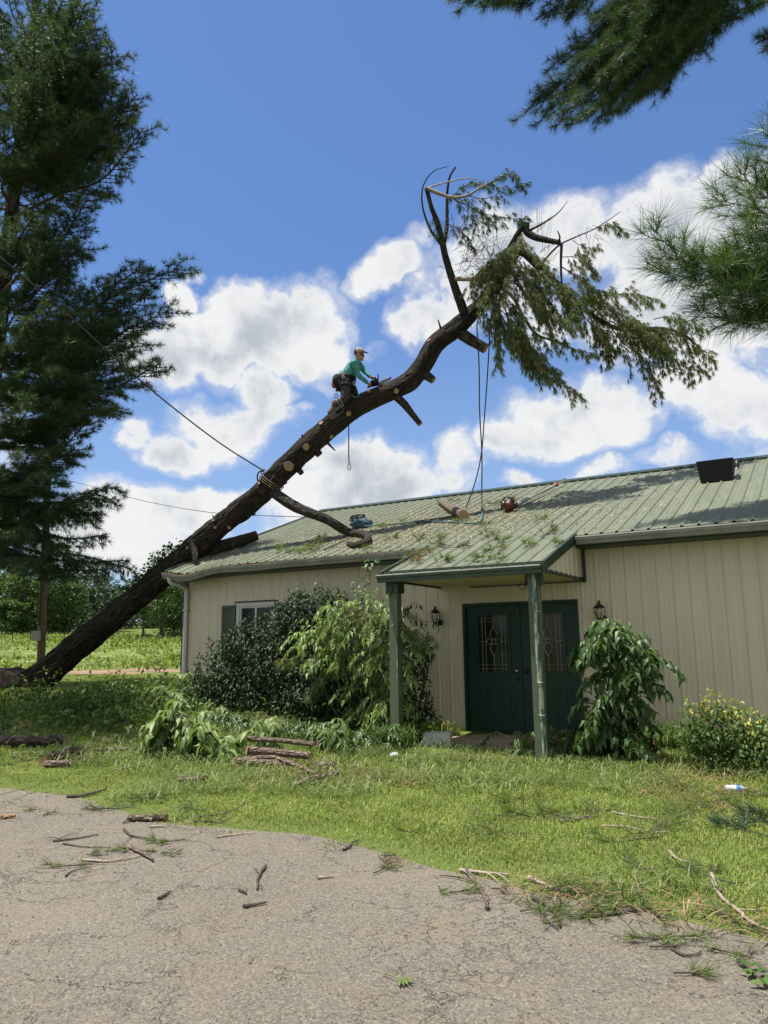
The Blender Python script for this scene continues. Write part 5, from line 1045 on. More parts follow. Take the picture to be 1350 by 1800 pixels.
for X, Y, o_ in ((428, 980, .16), (505, 640, .17), (530, 690, .18), (590, 720, .18), (700, 790, .16)):
    cb_ = MB(); c = pp(X, Y, o_); rx, ry = (.030, .055) if X == 428 else (.025, .038); cb_.tube([c+_rt*rx*math.cos(a)+_up*ry*math.sin(a) for a in np.linspace(0, 2*PI, 17)], .009, 6, cap=False); obj('carabiner', cb_, M['steel'] if X != 428 else M['red'], man)
st = MB(); 
for pts in (((470, 620), (520, 660), (560, 720), (520, 760)), ((500, 600), (545, 640), (530, 700)), ((560, 740), (590, 790), (585, 840))): st.tube(smooth_path([pp(x, y, .19) for x, y in pts], 10), .011, 5)
obj('gear_sling', st, M['white'], man)
st = MB(); st.tube(smooth_path([pp(660, 960, .2), pp(700, 1000, .25), pp(760, 985, .2), pp(800, 940, .2), pp(845, 925, .17)], 16), .014, 6); st.tube(smooth_path([pp(480, 720, .2), pp(475, 790, .22), pp(510, 850, .22)], 10), .014, 6); obj('flipline', st, M['rope_blue'], man)
st = MB()
for K, A_ in ((KNn, ANn), (KNf, ANf)):
    for q_ in (.35, .6): c = K+(A_-K)*q_; d_ = unit(A_-K); a_ = unit(np.cross(d_, _fw)); b_ = np.cross(d_, a_); st.tube(c+.083*(np.cos(th)[:, None]*a_+np.sin(th)[:, None]*b_), .016, 6, cap=False)
    st.tube([K+(A_-K)*.2-_up*.08, A_-_up*.09], .014, 6)
obj('climbing_spurs', st, M['metalbox'], man)
# the saw he holds
saw = thing('chainsaw', 'small chainsaw gripped in both hands against the top of the trunk', 'chainsaw', pp(1000, 800, 0))
mb = MB(); c = pp(1000, 790, .0); ax_ = unit(pp(1060, 805)-pp(930, 830)); ay_ = unit(np.cross(_fw, ax_)); ay_ = ay_ if ay_@_up > 0 else -ay_
mb.obox(c, ax_*.085, ay_*.060, _fw*.055); mb.obox(c+ax_*.05+ay_*.055, ax_*.045, ay_*.03, _fw*.05); mb.ball(c-_fw*.05, (.06, .06, .06), 12, 8)
obj('engine_body', remesh(mb, .008, 'engine_body', M['blackp'], 2, root_loc(saw)), M['blackp'], saw)
mb = MB(); mb.tube(smooth_path([c-ax_*.02+ay_*.05-_fw*.05, c-ax_*.03+ay_*.13-_fw*.03, G1-ay_*.0, G1+ax_*.05+_fw*.05, c+ax_*.04+ay_*.05+_fw*.06], 16), .014, 7); mb.tube(smooth_path([c-ax_*.07, c-ax_*.13-ay_*.02, G2, c-ax_*.16-ay_*.06, c-ax_*.07-ay_*.05], 14), .016, 7); obj('handle', mb, M['black'], saw)
mb = MB(); b0, b1 = pp(1050, 815, .0), pp(1245, 706, .0); dv = unit(b1-b0); dn = unit(np.cross(_fw, dv)); L_ = np.linalg.norm(b1-b0); pl_ = [b0+dn*.034, b0+dv*(L_-.03)+dn*.026, b0+dv*L_+dn*.008, b0+dv*L_-dn*.008, b0+dv*(L_-.03)-dn*.026, b0-dn*.034]; mb.prism([p-_fw*.004 for p in pl_], _fw*.008); obj('guide_bar', mb, M['metalbox'], saw, smooth=False)
mb = MB(); pts_ = pl_+[pl_[0]]; mb.tube(pts_, .0065, 5); obj('chain', mb, M['black'], saw)
obj('hand_guard', MB().obox(c+ax_*.10+ay_*.12, ax_*.012+ay_*.02, ay_*.045, _fw*.06), M['red'], saw, smooth=False)

# ------------------------------------------------------------------ shrubs and plants by the wall
LD_K = 13.0
def lump_leaves(mb, lumps, n, L, Wd, rs, dens=1.0, droop=.3, m=0, shell=.45, outw=.8, down=.35, asp=1.0):
    for (px, py, r) in lumps:
        c = onN(px, py, n if not callable(n) else n(px)); d = (c-CAM)@_fw; R = r*d/F; c = c+np.array([0, rs.uniform(-.3, .3)*R, 0])
        k = int(dens*R*R/(L*Wd)*LD_K); D = rand_dirs(rs, k); rad = R*(shell+(1-shell)*rs.uniform(0, 1, k)**.5)*(.72+.6*fbm(D*2.5+px, 3))
        p = c+D*rad[:, None]*np.array([1, 1, asp]); p[:, 2] = np.maximum(p[:, 2], tz(p[:, 0], p[:, 1])+.03); p[:, 1] = np.minimum(p[:, 1], WN-.03)
        dr = D*outw+rs.normal(size=(k, 3))*.55+np.array([0, 0, -down]); up = D*.5+np.array([-.1, -.1, 1])+rs.normal(size=(k, 3))*.35
        leaves(mb, p, dr, up, L*rs.uniform(.65, 1.15, k), Wd*rs.uniform(.7, 1.1, k), droop, m)
def stems(mb, base, tops, r, rs):
    for t in tops: t = np.asarray(t); mb.tube(smooth_path([base+rs.normal(size=3)*np.array([.15, .1, 0]), (base+t)/2+rs.normal(size=3)*.08, t], 8), np.linspace(r, r*.3, 8), 5)
def sprays(mb, wood, starts, rs, n, L, Wd, length, droop=.5, m=0, dirs=None):
    for k in range(n):
        s0 = starts[rs.randint(len(starts))]+rs.normal(size=3)*.06; a = rs.uniform(0, 2*PI); dv = np.array([math.cos(a), -abs(math.sin(a))*.8, .35]) if dirs is None else np.asarray(dirs)+rs.normal(size=3)*.35
        l = length*rs.uniform(.6, 1.1); q = smooth_path([s0, s0+dv*l*.45, s0+dv*l*.8+np.array([0, 0, -l*droop*.5]), s0+dv*l+np.array([0, 0, -l*droop])], 14); q[:, 1] = np.minimum(q[:, 1], WN-.05); q[:, 2] = np.maximum(q[:, 2], tz(q[:, 0], q[:, 1])+.02)
        wood.tube(q, np.linspace(.006, .002, 14), 4, 0, False); P = np.repeat(q[3:], 2, 0); T_ = np.repeat(np.gradient(q, axis=0)[3:], 2, 0); sd = unit(np.cross(T_, (0, 0, 1)))*np.tile([1, -1], len(P)//2)[:, None]
        leaves(mb, P, unit(T_)*.6+sd*.75+np.array([0, 0, -.35])+rs.normal(size=P.shape)*.2, np.array([0, 0, 1])+rs.normal(size=P.shape)*.3, L*rs.uniform(.6, 1.1, len(P)), Wd*rs.uniform(.7, 1.1, len(P)), .3, m)
def gp(u, n): return np.array([u, n, float(tz(u, n))])
rs = RS(61); c = onN(470, 1240, 11.15)
sh1 = thing('dark_shrub', 'dense dark-leaved shrub half hiding the shuttered window', 'shrub', gp(c[0], 11.15))
mb = MB(); lump_leaves(mb, [(400,1170,42),(436,1128,44),(484,1110,42),(532,1082,40),(430,1205,48),(500,1150,58),(560,1108,42),(375,1215,34),(540,1205,58),(470,1225,45),(590,1100,36),(560,1068,34),(590,1062,26),(528,1060,20),(345,1205,26),(350,1245,26),(412,1140,32),(510,1080,22),(395,1195,36),(355,1225,24)], 11.15, .085, .042, rs, 1.15)
lump_leaves(mb, [(560,1170,50),(585,1120,30),(520,1240,46),(575,1235,44)], 10.9, .09, .042, rs, 1.0); lump_leaves(mb, [(345,1180,12),(352,1160,9),(335,1215,16),(366,1130,8),(370,1150,10)], 11.1, .08, .04, rs, .8); obj('foliage', mb, M['shrub_dark'], sh1)
wd = MB(); stems(wd, gp(c[0], 11.2), [onN(px, py, 11.15) for px, py in ((400,1150),(440,1100),(490,1080),(540,1075),(470,1200),(360,1160),(570,1100),(430,1180))], .03, rs); obj('stem', wd, M['twig'], sh1)
def sapling(label, bpx, n, path, leavesN, L, Wd, m='shrub_mid', seed=0, cat='sapling', spread=.12, r=.012):
    rs = RS(seed); P = [onN(px, py, n) for px, py in path]; t = thing('sapling', label, cat, gp(P[0][0], n)); q = smooth_path(P, 24); w = MB(); w.tube(q, np.linspace(r, .003, 24), 6)
    i = rs.randint(6, 24, leavesN); i = np.sort(i); a = rs.uniform(0, 2*PI, leavesN); D = np.stack([np.cos(a), -.5-.5*np.abs(np.sin(a)), rs.uniform(-.2, .7, leavesN)], -1); p = q[i]+unit(D)*rs.uniform(.02, spread, leavesN)[:, None]
    for k in range(leavesN): w.tube([q[i[k]], p[k]], .0025, 3, 0, False)
    mb = MB(); leaves(mb, p, D+np.array([0, 0, -.55]), np.array([0, -.3, 1])+rs.normal(size=p.shape)*.35, L*rs.uniform(.6, 1.1, leavesN), Wd*rs.uniform(.7, 1.1, leavesN), .35); obj('foliage', mb, M[m], t); obj('stem', w, M['twig'], t); return t
sapling('tall sapling against the wall whose tip reaches the gutter left of the porch', 0, 11.2, [(632,1230),(630,1150),(636,1090),(640,1040),(650,1012),(655,992)], 90, .15, .075, 'shrub_mid', 62, spread=.22)
sapling('slim sapling poking above the dark shrub, nearer the tall sapling', 0, 11.25, [(560,1200),(563,1120),(566,1060),(567,1030),(566,1018)], 46, .13, .06, 'shrub_dark', 63, spread=.14)
sapling('slim sapling poking above the dark shrub, nearer the window', 0, 11.25, [(520,1200),(524,1110),(530,1060),(535,1040),(534,1026)], 30, .13, .06, 'shrub_dark', 64, spread=.10)
rs = RS(65); c = onN(630, 1280, 10.45)
sh2 = thing('vine_shrub', 'big shrub draped in pale drooping vine leaves left of the left porch post', 'shrub', gp(c[0], 10.5))
mb = MB(); LU = [(600,1080,34),(648,1066,34),(688,1082,28),(552,1125,38),(600,1112,44),(645,1102,44),(682,1112,34),(612,1160,46),(665,1160,46),(560,1160,30),(645,1215,46),(690,1185,34),(690,1235,36),(660,1255,40),(705,1140,22)]
lump_leaves(mb, LU, 10.45, .125, .045, rs, .30, .4, down=.9); wd = MB()
sprays(mb, wd, [onN(px, py, 10.35) for px, py, r in LU], rs, 130, .135, .046, .55, .6); obj('foliage', mb, M['shrub_pale'], sh2)
mb = MB(); LO = [(365,1270,24),(410,1278,26),(455,1284,26),(500,1288,26),(545,1293,28),(595,1300,30),(645,1306,28),(690,1306,22)]
lump_leaves(mb, LO, 9.72, .11, .045, rs, .42, .3, down=.5); w2 = MB(); sprays(mb, w2, [onN(px, py-8, 9.7) for px, py, r in LO], rs, 64, .13, .05, .42, .4); lowf = obj('low_foliage', mb, M['shrub_mid'], sh2); obj('stem', w2, M['twig_pale'], sh2)
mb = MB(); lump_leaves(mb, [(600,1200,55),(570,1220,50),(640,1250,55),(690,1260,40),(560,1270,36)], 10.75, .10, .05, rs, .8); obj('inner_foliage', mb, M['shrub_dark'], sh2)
stems(wd, gp(c[0], 10.6), [onN(px, py, 10.45) for px, py, r in LU], .028, rs); obj('stem', wd, M['twig'], sh2)
mb = MB(); wd = MB(); fbh = thing('fallen_bough', 'olive pine bough with limp needles draped over the top of the vine shrub', 'bough', onN(640, 1110, 10.35))
PP, DD = [], []
for k, pts in enumerate([((700,1118),(660,1088),(610,1082),(570,1098)),((690,1095),(640,1078),(600,1090),(580,1115)),((640,1085),(600,1100),(560,1140),(545,1175)),((660,1090),(690,1100),(705,1130)),((600,1150),(560,1160),(520,1160),(490,1158)),((600,1160),(560,1190),(545,1225)),((690,1140),(720,1110),(760,1120))]):
    p, d = bough(wd, smooth_path([onN(x, y, 10.28) for x, y in pts], 12), .010, RS(660+k), .30, 12, .1, .4, .075, droop=.6, tip_up=-.2); PP.append(p); DD.append(d)
obj('branches', wd, M['twig_pale'], fbh); P = np.concatenate(PP); D = np.concatenate(DD)*.6+np.array([0, 0, -.7]); tufts(mb, P, D, .11, .0045, 16, RS(67), (.2, .9), .3); obj('needles', mb, M['needle_dry'], fbh)
rs = RS(68); c = onN(735, 1270, 11.2)
sh3 = thing('dark_shrub', 'narrow dark shrub in the shade between the left porch post and the wall lamp', 'shrub', gp(c[0], 11.2)); mb = MB()
lump_leaves(mb, [(735,1125,24),(730,1160,28),(728,1200,30),(735,1240,32),(725,1275,34),(755,1265,20),(748,1145,16)], 11.1, .085, .045, rs, 1.1); obj('foliage', mb, M['shrub_dark'], sh3)
wd = MB(); stems(wd, gp(c[0], 11.25), [onN(px, py, 11.15) for px, py in ((735,1110),(725,1150),(750,1130))], .02, rs); obj('stem', wd, M['twig'], sh3)
tw_ = thing('leafy_twig', 'arching twig with hanging dark leaves between the left post and the wall lamp', 'twig', onN(705, 1085, 10.4)); w = MB(); mb = MB(); rs = RS(69)
for pts in (((700,1110),(712,1082),(730,1076),(742,1090)),((712,1082),(745,1092),(765,1095),(774,1106)),((706,1090),(722,1062),(735,1060),(740,1066))):
    q = smooth_path([onN(x, y, 10.45) for x, y in pts], 14); w.tube(q, np.linspace(.006, .002, 14), 4, 0, False); P = q[4::2]; leaves(mb, P, np.array([0.1, -.1, -1])+rs.normal(size=P.shape)*.3, rs.normal(size=P.shape)+np.array([0, -1, 0]), .12, .055, .1)
obj('foliage', mb, M['shrub_dark'], tw_); obj('stem', w, M['twig'], tw_)
rs = RS(70); c = onN(1085, 1310, 10.45)
sp = thing('sapling', 'bushy sapling with large glossy drooping leaves right of the green doors', 'sapling', gp(c[0], 10.5)); mb = MB(); wd = MB()
LU = [(1085,1112,30),(1060,1145,34),(1112,1145,34),(1130,1168,24),(1085,1190,42),(1064,1235,36),(1105,1240,38),(1040,1275,28),(1092,1290,38),(1120,1205,26)]
lump_leaves(mb, LU, 10.45, .17, .066, rs, .60, .4, down=.8); sprays(mb, wd, [onN(px, py, 10.4) for px, py, r in LU], rs, 80, .17, .062, .45, .65); sprays(mb, wd, [onN(1035, 1150, 10.4)], rs, 4, .2, .09, .3, .6, dirs=(-.7, -.3, .1)); obj('foliage', mb, M['shrub_mid'], sp)
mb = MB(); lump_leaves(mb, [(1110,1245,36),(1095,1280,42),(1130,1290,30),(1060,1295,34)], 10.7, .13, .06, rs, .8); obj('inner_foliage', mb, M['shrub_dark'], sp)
stems(wd, gp(c[0], 10.55), [onN(px, py, 10.45) for px, py, r in LU], .02, rs); obj('stem', wd, M['twig'], sp)
rs = RS(71); c = onN(1270, 1320, 10.0)
ys_ = thing('yellow_shrub', 'low shrub with yellow-splashed leaves against the wall at the right edge', 'shrub', gp(c[0], 10.0)); mb = MB()
lump_leaves(mb, [(1225,1243,22),(1258,1236,22),(1285,1250,24),(1318,1268,24),(1250,1255,28),(1345,1290,24),(1252,1225,12)], 10.0, .075, .042, rs, .36, .25, shell=.75); obj('yellow_leaves', mb, M['yellow_leaf'], ys_)
mb = MB(); lump_leaves(mb, [(1225,1275,34),(1262,1280,44),(1300,1290,42),(1340,1305,38),(1240,1300,34),(1380,1300,50),(1215,1308,24),(1250,1318,26),(1290,1320,28),(1330,1326,28),(1375,1330,30)], 10.05, .07, .04, rs, .9); obj('foliage', mb, M['weed'], ys_)
wd = MB(); stems(wd, gp(c[0], 10.1), [onN(px, py, 10.05) for px, py in ((1225,1250),(1260,1240),(1300,1260),(1330,1280))], .015, rs); obj('stem', wd, M['twig'], ys_)
def grass_clump(label, bases, n, L, rs, m, w=.012, name='grass_clump'):
    mb = MB(); b = np.array(bases); p = b[rs.randint(len(b), size=n)]+rs.normal(size=(n, 3))*np.array([.09, .09, 0]); a = rs.uniform(0, 2*PI, n); out = np.stack([np.cos(a), np.sin(a), np.zeros(n)], -1); l = L*rs.uniform(.5, 1.1, n)[:, None]; bend = rs.uniform(.3, 1.0, n)[:, None]
    p1 = p+np.array([0, 0, 1])*l*.5+out*l*.15*bend; p2 = p1+np.array([0, 0, 1])*l*.25*(1-.6*bend)+out*l*.35*bend; p3 = p2+out*l*.3*bend+np.array([0, 0, -1])*l*.25*bend
    s = np.cross(out, (0, 0, 1))*w*.5; V = np.stack([p-s, p+s, p1-s, p1+s, p2-s*.8, p2+s*.8, p3], 1).reshape(-1, 3); k = np.arange(n)[:, None]*7
    mb.add(V, np.concatenate([k+[0, 1, 3, 2], k+[2, 3, 5, 4]])); mb.add(np.zeros((0, 3)), np.zeros((0, 3), int)); mb.t.append(k+[4, 5, 6]); mb.tm.append(np.zeros(n)); o = obj(name, mb, M[m]); return tag(o, label, 'grass clump')
rs = RS(72); G = lambda px, py: gnd(px, py)
grass_clump('fountain-like grass clump with straw heads between the sapling and the yellow shrub', [G(1160, 1318), G(1175, 1322)], 260, .58, rs, 'weed', .012)
grass_clump('dry straw-coloured grass heads in the fountain-like clump', [G(1168, 1321)], 70, .40, rs, 'needle_brown', .012)
grass_clump('flattened pale long grass in front of the yellow shrub', [G(1240, 1335), G(1265, 1338), G(1290, 1340), G(1225, 1330)], 420, .55, rs, 'sprig', .012)
grass_clump('dark tall grass at the foot of the left porch post', [G(660, 1312), G(690, 1315), G(715, 1312), G(735, 1308)], 420, .45, rs, 'weed', .014)
grass_clump('shaggy grass and clippings along the front edge of the doorstep', [gp(u_, PN+.36) for u_ in np.arange(-5.3, -3.4, .09)], 620, .17, rs, 'sprig', .008)
grass_clump('dark grassy weeds between the sapling and the straw-headed clump', [G(1118, 1316), G(1138, 1318), G(1150, 1312), G(1205, 1318)], 460, .42, rs, 'weed', .014)
grass_clump('weedy grass beside the pale concrete block', [G(745, 1300), G(770, 1290), G(790, 1292)], 130, .32, rs, 'grass', .010)
# broad-leaved weeds
def weed_plant(label, px, py, h, n, seed, m='shrub_pale', L=.15, W_=.06, spread=.4, name='broadleaf_weed', dirs=None):
    rs = RS(seed); b = G(px, py); t = thing(name, label, 'weed', b); w = MB(); mb = MB(); st = [b+np.array([rs.normal()*spread*.6, rs.normal()*spread*.35, h*rs.uniform(.35, 1)]) for k in range(max(3, n//4))]
    for s in st: s[1] = min(s[1], WN-.1)
    stems(w, b, st, .010, rs); sprays(mb, w, st, rs, n, L, W_, .40, .6, dirs=dirs); obj('foliage', mb, M[m], t); obj('stem', w, M['twig_pale'], t); return t
weed_plant('pale limp weed lying on the grass, leftmost in front of the dark shrub', 330, 1322, .34, 15, 80, L=.20, W_=.085)
weed_plant('pale limp weed below the middle of the dark shrub', 385, 1325, .48, 22, 81, L=.20, W_=.085, spread=.6)
weed_plant('pale leafy weed between the dark shrub and the split logs', 455, 1318, .26, 9, 82, L=.18, W_=.075, spread=.5)
weed_plant('leafy weed beneath the vine shrub, behind the split logs', 560, 1312, .30, 15, 83, 'weed', spread=.6)
weed_plant('leafy sprout at the left corner of the building', 300, 1262, .75, 24, 84, spread=.35)
weed_plant('low weed at the foot of the right porch post', 950, 1326, .26, 26, 85, 'weed', .11, .045, .4)
weed_plant('low weed beside the right porch post, nearer the sapling', 1000, 1326, .24, 20, 86, 'weed', .11, .045, .4)
mb = MB(); rs = RS(87); P = []
while len(P) < 5200:
    px, py = rs.uniform(70, 330), rs.uniform(1228, 1300)
    if vnoise([[px*.03, py*.06, 2]])[0] > .42+abs(py-1262)/130: q = G(px, py) if len(P) % 26 == 0 else None
    else: continue
    if q is None: q = P[-1]*1.0; q = q+np.append(rs.normal(size=2)*.35, 0)
    q[2] = float(tz(q[0], q[1]))+rs.uniform(.02, .42)*vnoise([[q[0]*1.1, q[1]*1.1, 5]])[0]*1.6; P.append(q)
P = np.array(P); leaves(mb, P, rand_dirs(rs, len(P))+np.array([0, -.3, -.1]), np.array([0, 0, 1])+rs.normal(size=P.shape)*.4, rs.uniform(.06, .15, len(P)), .055, .3); tag(obj('low_weeds', mb, M['weed']), 'dark low weeds under the leaning trunk', 'weeds', kind='stuff')

# ------------------------------------------------------------------ far trees and field
def leaf_tree(label, px, py, d, h, w, seed, group=None, m='tree_leaf', leaf=.34, n=2600, name='deciduous_tree', trunk_h=.06, lumps=34):
    rs = RS(seed); b = at(px, py, d); b[2] = float(tz(b[0], b[1])); t = thing(name, label, 'tree', b, group); w_ = MB(); top = b+np.array([0, 0, h])
    w_.tube([b-np.array([0, 0, .3]), b+np.array([.1, 0, h*.4]), b+np.array([.0, .1, h*.85])], [h*.022, h*.015, h*.005], 8); mb = MB(); C = []
    for k in range(lumps):
        z = rs.uniform(trunk_h, .92); rr = w*math.sqrt(max(.05, 1-((z-.55)/.5)**2))*rs.uniform(.3, .85); a = rs.uniform(0, 2*PI); c = b+np.array([math.cos(a)*rr, math.sin(a)*rr, z*h]); C.append((c, h*rs.uniform(.08, .15)*(1.15-.4*z)))
        w_.tube(smooth_path([b+np.array([0, 0, h*(trunk_h*.8+.4*(z-trunk_h))]), (b+np.array([0, 0, z*h])+c)/2, c], 6), np.linspace(h*.006, .02, 6), 4, 0, False)
    for c, R in C:
        k = max(12, int(n/lumps)); D = rand_dirs(rs, k); p = c+D*(R*(.55+.6*rs.uniform(0, 1, k)))[:, None]*np.array([1.25, 1.25, .85]); leaves(mb, p, D+rs.normal(size=p.shape)*.5, D*.4+np.array([0, 0, 1])+rs.normal(size=p.shape)*.3, leaf*rs.uniform(.6, 1.2, k), leaf*.7, .25)
    obj('crown', mb, M[m], t); obj('trunk', w_, M['twig'], t); return t
TLAB = ['tall broadleaf tree at the left edge of the far field', 'rounded broadleaf tree left of the utility pole in the tree line', 'dark broadleaf tree showing just behind the utility pole', 'broadleaf tree right of the utility pole above the field', 'low bushy tree at the foot of the tree line on the far left']
for k, (px, d, h, w) in enumerate([(-5, 112, 10.6, 3.6), (40, 110, 9.6, 3.4), (78, 113, 10.0, 3.4), (115, 116, 8.6, 3.2), (18, 107, 5.0, 2.6)]): leaf_tree(TLAB[k], px, 1128, d, h, w, 900+k, 'trees along the far field', n=5200)
leaf_tree('bushy olive tree right behind the building corner and the trunk', 306, 1112, 96, 9.6, 3.6, 910, 'trees along the far field', leaf=.32, n=7500)
leaf_tree('dark-trunked tree seen beneath the leaning trunk near the building corner', 251, 1114, 88, 6.9, 3.0, 911, 'trees along the far field', leaf=.3, n=3000, trunk_h=.38)
leaf_tree('slender light tree tip showing above the trunk left of the roof', 284, 1112, 90, 11.4, 1.9, 912, 'trees along the far field', leaf=.3, n=1900, trunk_h=.45, lumps=16)
rs = RS(91); mb = MB(); tk = MB()
for k in range(120):
    s = rs.uniform(136, 178); tt = rs.uniform(-70, 52); x, y = s*LD[0]+tt*TD[0], s*LD[1]+tt*TD[1]; b = np.array([x, y, float(tz(x, y))]); h = rs.uniform(7.0, 10.5)
    for j in range(14):
        z = rs.uniform(.02, .95)*h; c = b+np.array([rs.normal()*1.7, rs.normal()*1.7, z]); R = rs.uniform(.8, 1.5); kk = 60; D = rand_dirs(rs, kk); leaves(mb, c+D*(R*rs.uniform(.6, 1.1, kk))[:, None], D+rs.normal(size=D.shape)*.4, D*.4+np.array([0, 0, 1]), .62*rs.uniform(.6, 1.2, kk), .5, .25)
    mb.tube([b, b+np.array([0, 0, h*.8])], [.16, .06], 5, 1)
tag(obj('far_wood', mb, [M['wood_leaf'], M['twig']]), 'dark wooded hillside beyond the field', 'wood', kind='stuff')
rs = RS(92); n = 26000; s = 45+60*rs.uniform(0, 1, n)**1.25; tt = rs.uniform(-24, 46, n); keep = fbm(np.stack([s*.25, tt*.12, s*0], -1), 3) > .36; s, tt = s[keep], tt[keep]; n = len(s)
p = np.stack([s*LD[0]+tt*TD[0], s*LD[1]+tt*TD[1], s*0], -1); p[:, 2] = tz(p[:, 0], p[:, 1]); hh = (.18+.5*fbm(np.stack([s*.4, tt*.3, s*0+9], -1), 3)**2)*np.interp(s, [45, 60, 90, 105], [.9, .9, 1.2, 1.3]); p[:, 2] += rs.uniform(0, 1, n)*hh*.8
mb = MB(); leaves(mb, p, rand_dirs(rs, n)+np.array([0, 0, .8]), rand_dirs(rs, n)+np.array([0, 0, .6]), hh*.9, hh*.5, .2); tag(obj('field_weeds', mb, M['field_weed']), 'rank yellow-green weeds covering the far field', 'weeds', kind='stuff')
fence = None
for k, t in enumerate(np.arange(-22, 44, 1.55)):
    s = 84+.6*math.sin(k*1.7); x, y = s*LD[0]+t*TD[0], s*LD[1]+t*TD[1]; z = float(tz(x, y))
    if fence is None: fence = thing('field_fence', 'long row of thin dark stakes and wire across the far field', 'fence', (x, y, z)); FP = []
    mb = MB(); mb.tube([(x, y, z-.2), (x+.03*math.sin(k), y, z+1.25)], .045, 5); obj('stake', mb, M['twig'], fence); FP.append((x, y, z+1.05))
mb = MB(); mb.tube(FP, .012, 4); mb.tube([(a, b, c-.45) for a, b, c in FP], .012, 4); obj('wire', mb, M['black'], fence)

# ------------------------------------------------------------------ lawn
rs = RS(93); n = 520000; th = rs.uniform(-.60, .66, n)*1.0+YAW; r = 3.6+26*rs.uniform(0, 1, n)**1.5
x, y = np.sin(th)*r, np.cos(th)*r; e = edge_n(x)+edge_jit(x, x); dd = y-e
ok = (dd > -.30) & ~((y > WN-.02) & (x > UL-.05)) & ~((x > -5.37) & (x < -3.33) & (y > PN+.41))
ragged = np.clip((dd+.02)/.55, 0, 1); pat_ = fbm(np.stack([x*4.0, y*4.0, x*0+8], -1), 3); ok &= rs.uniform(0, 1, n) < np.where(dd > 0, .22+.78*ragged, np.clip((pat_-.52)*5, 0, 1)*np.clip(1+dd/.30, 0, 1))*np.clip(.45+1.3*fbm(np.stack([x*1.1, y*1.1, x*0], -1), 3), 0, 1)
s_ = x*LD[0]+y*LD[1]; ok &= s_ < 33.2
x, y, r, ragged = x[ok], y[ok], r[ok], ragged[ok]; n = len(x); z = tz(x, y); cl = fbm(np.stack([x*.8, y*.8, x*0+4], -1), 3); hgt = (.020+.050*cl**1.2+.03*np.clip((y-9.4)/1.5, 0, 1)*(x > -9))*rs.uniform(.5, 1.25, n)*(.45+.55*ragged)*(1+r*.012)
wdt = (.0032+.00055*r)*rs.uniform(.7, 1.2, n); a = rs.uniform(0, 2*PI, n); out = np.stack([np.cos(a), np.sin(a), a*0], -1); sd = np.stack([-np.sin(a+rs.normal(size=n)), np.cos(a), a*0], -1); sd = unit(sd)*wdt[:, None]*.5
p = np.stack([x, y, z-.004], -1); H = hgt[:, None]; lean = rs.uniform(.3, 1.25, n)[:, None]; mid = p+np.array([0, 0, 1])*H*.6+out*H*.25*lean; tip = p+np.array([0, 0, 1])*H*(1-.35*lean)+out*H*.85*lean
V = np.stack([p-sd, p+sd, mid+sd*.8, tip, mid-sd*.8], 1).reshape(-1, 3); k = np.arange(n)[:, None]*5; mb = MB(); mb.add(V, k+[0, 1, 2, 4]); mb.t.append(k+[4, 2, 3]); mb.tm.append(np.zeros(n)); 
tag(obj('lawn_grass', mb, M['grass'], smooth=False), 'short lawn grass', 'grass', kind='stuff')
# clippings, straw and needles scattered over lawn, gutter and roof
rs = RS(94)
def litter(name, P, L, w, m, label, rs, flat=.25, cat='litter'):
    mb = MB(); n = len(P); d = rand_dirs(rs, n); d[:, 2] *= flat; d = unit(d); L = L*rs.uniform(.4, 1.1, n)[:, None]; s = unit(np.cross(d, (0, 0, 1)))*w*.5; V = np.stack([P-d*L*.5-s, P-d*L*.5+s, P+s*1.2+np.array([0, 0, .006]), P+d*L*.5, P-s*1.2+np.array([0, 0, .006])], 1).reshape(-1, 3); k = np.arange(n)[:, None]*5
    mb.add(V, k+[0, 1, 2, 4]); mb.t.append(k+[4, 2, 3]); mb.tm.append(np.zeros(n)); return tag(obj(name, mb, M[m], smooth=False), label, cat, kind='stuff')
x = rs.uniform(-13, 1.5, 26000); y = rs.uniform(4.5, 11.2, 26000); k = fbm(np.stack([x*.7, y*.9, x*0+30], -1), 4)+.10*np.clip((y-8.2)/2, -1, 1) > .60-.14*np.exp(-np.abs(y-edge_n(x))/.35); k &= y > edge_n(x)-.45; k &= (y < PN) | (x < -5.4) | (x > -3.3); x, y = x[k], y[k]
litter('straw_litter', np.stack([x, y, tz(x, y)+rs.uniform(.02, .075, len(x))], -1), .17, .0065, 'needle_brown', 'dry needles and straw lying on the lawn', rs)
x = rs.uniform(-13, 1.5, 44000); y = rs.uniform(4.8, 11.2, 44000); k = fbm(np.stack([x*.8, y*1.0, x*0+60], -1), 4)+.14*np.clip((y-8.0)/2, -1, 1) > .50; k &= y > edge_n(x)-.2; k &= (y < PN) | (x < -5.4) | (x > -3.3); x, y = x[k], y[k]
litter('needle_litter', np.stack([x, y, tz(x, y)+rs.uniform(.04, .10, len(x))], -1), .19, .0075, 'sprig', 'loose green pine needles lying on the lawn', rs, .5)
x = rs.uniform(-9, 2, 9000); y = rs.uniform(2.0, 6.5, 9000); k = y < edge_n(x)+.1; k &= rs.uniform(0, 1, 9000) < np.exp(-(edge_n(x)-y)/1.1)+.10; x, y = x[k], y[k]
litter('drive_litter', np.stack([x, y, tz(x, y)+.004], -1), .032, .003, 'twig_pale', 'fine straw and bark crumbs on the driveway', rs, .05)
n = 5200; x = rs.uniform(-9, 2, n); y = rs.uniform(2.0, 6.3, n); k = y < edge_n(x)+.12; x, y = x[k], y[k]; n = len(x); rr = rs.uniform(.003, .0095, n)*(1+.8*(rs.uniform(0, 1, n) > .97)); D = np.array([(1,0,0),(-1,0,0),(0,1,0),(0,-1,0),(0,0,1),(0,0,-1)])
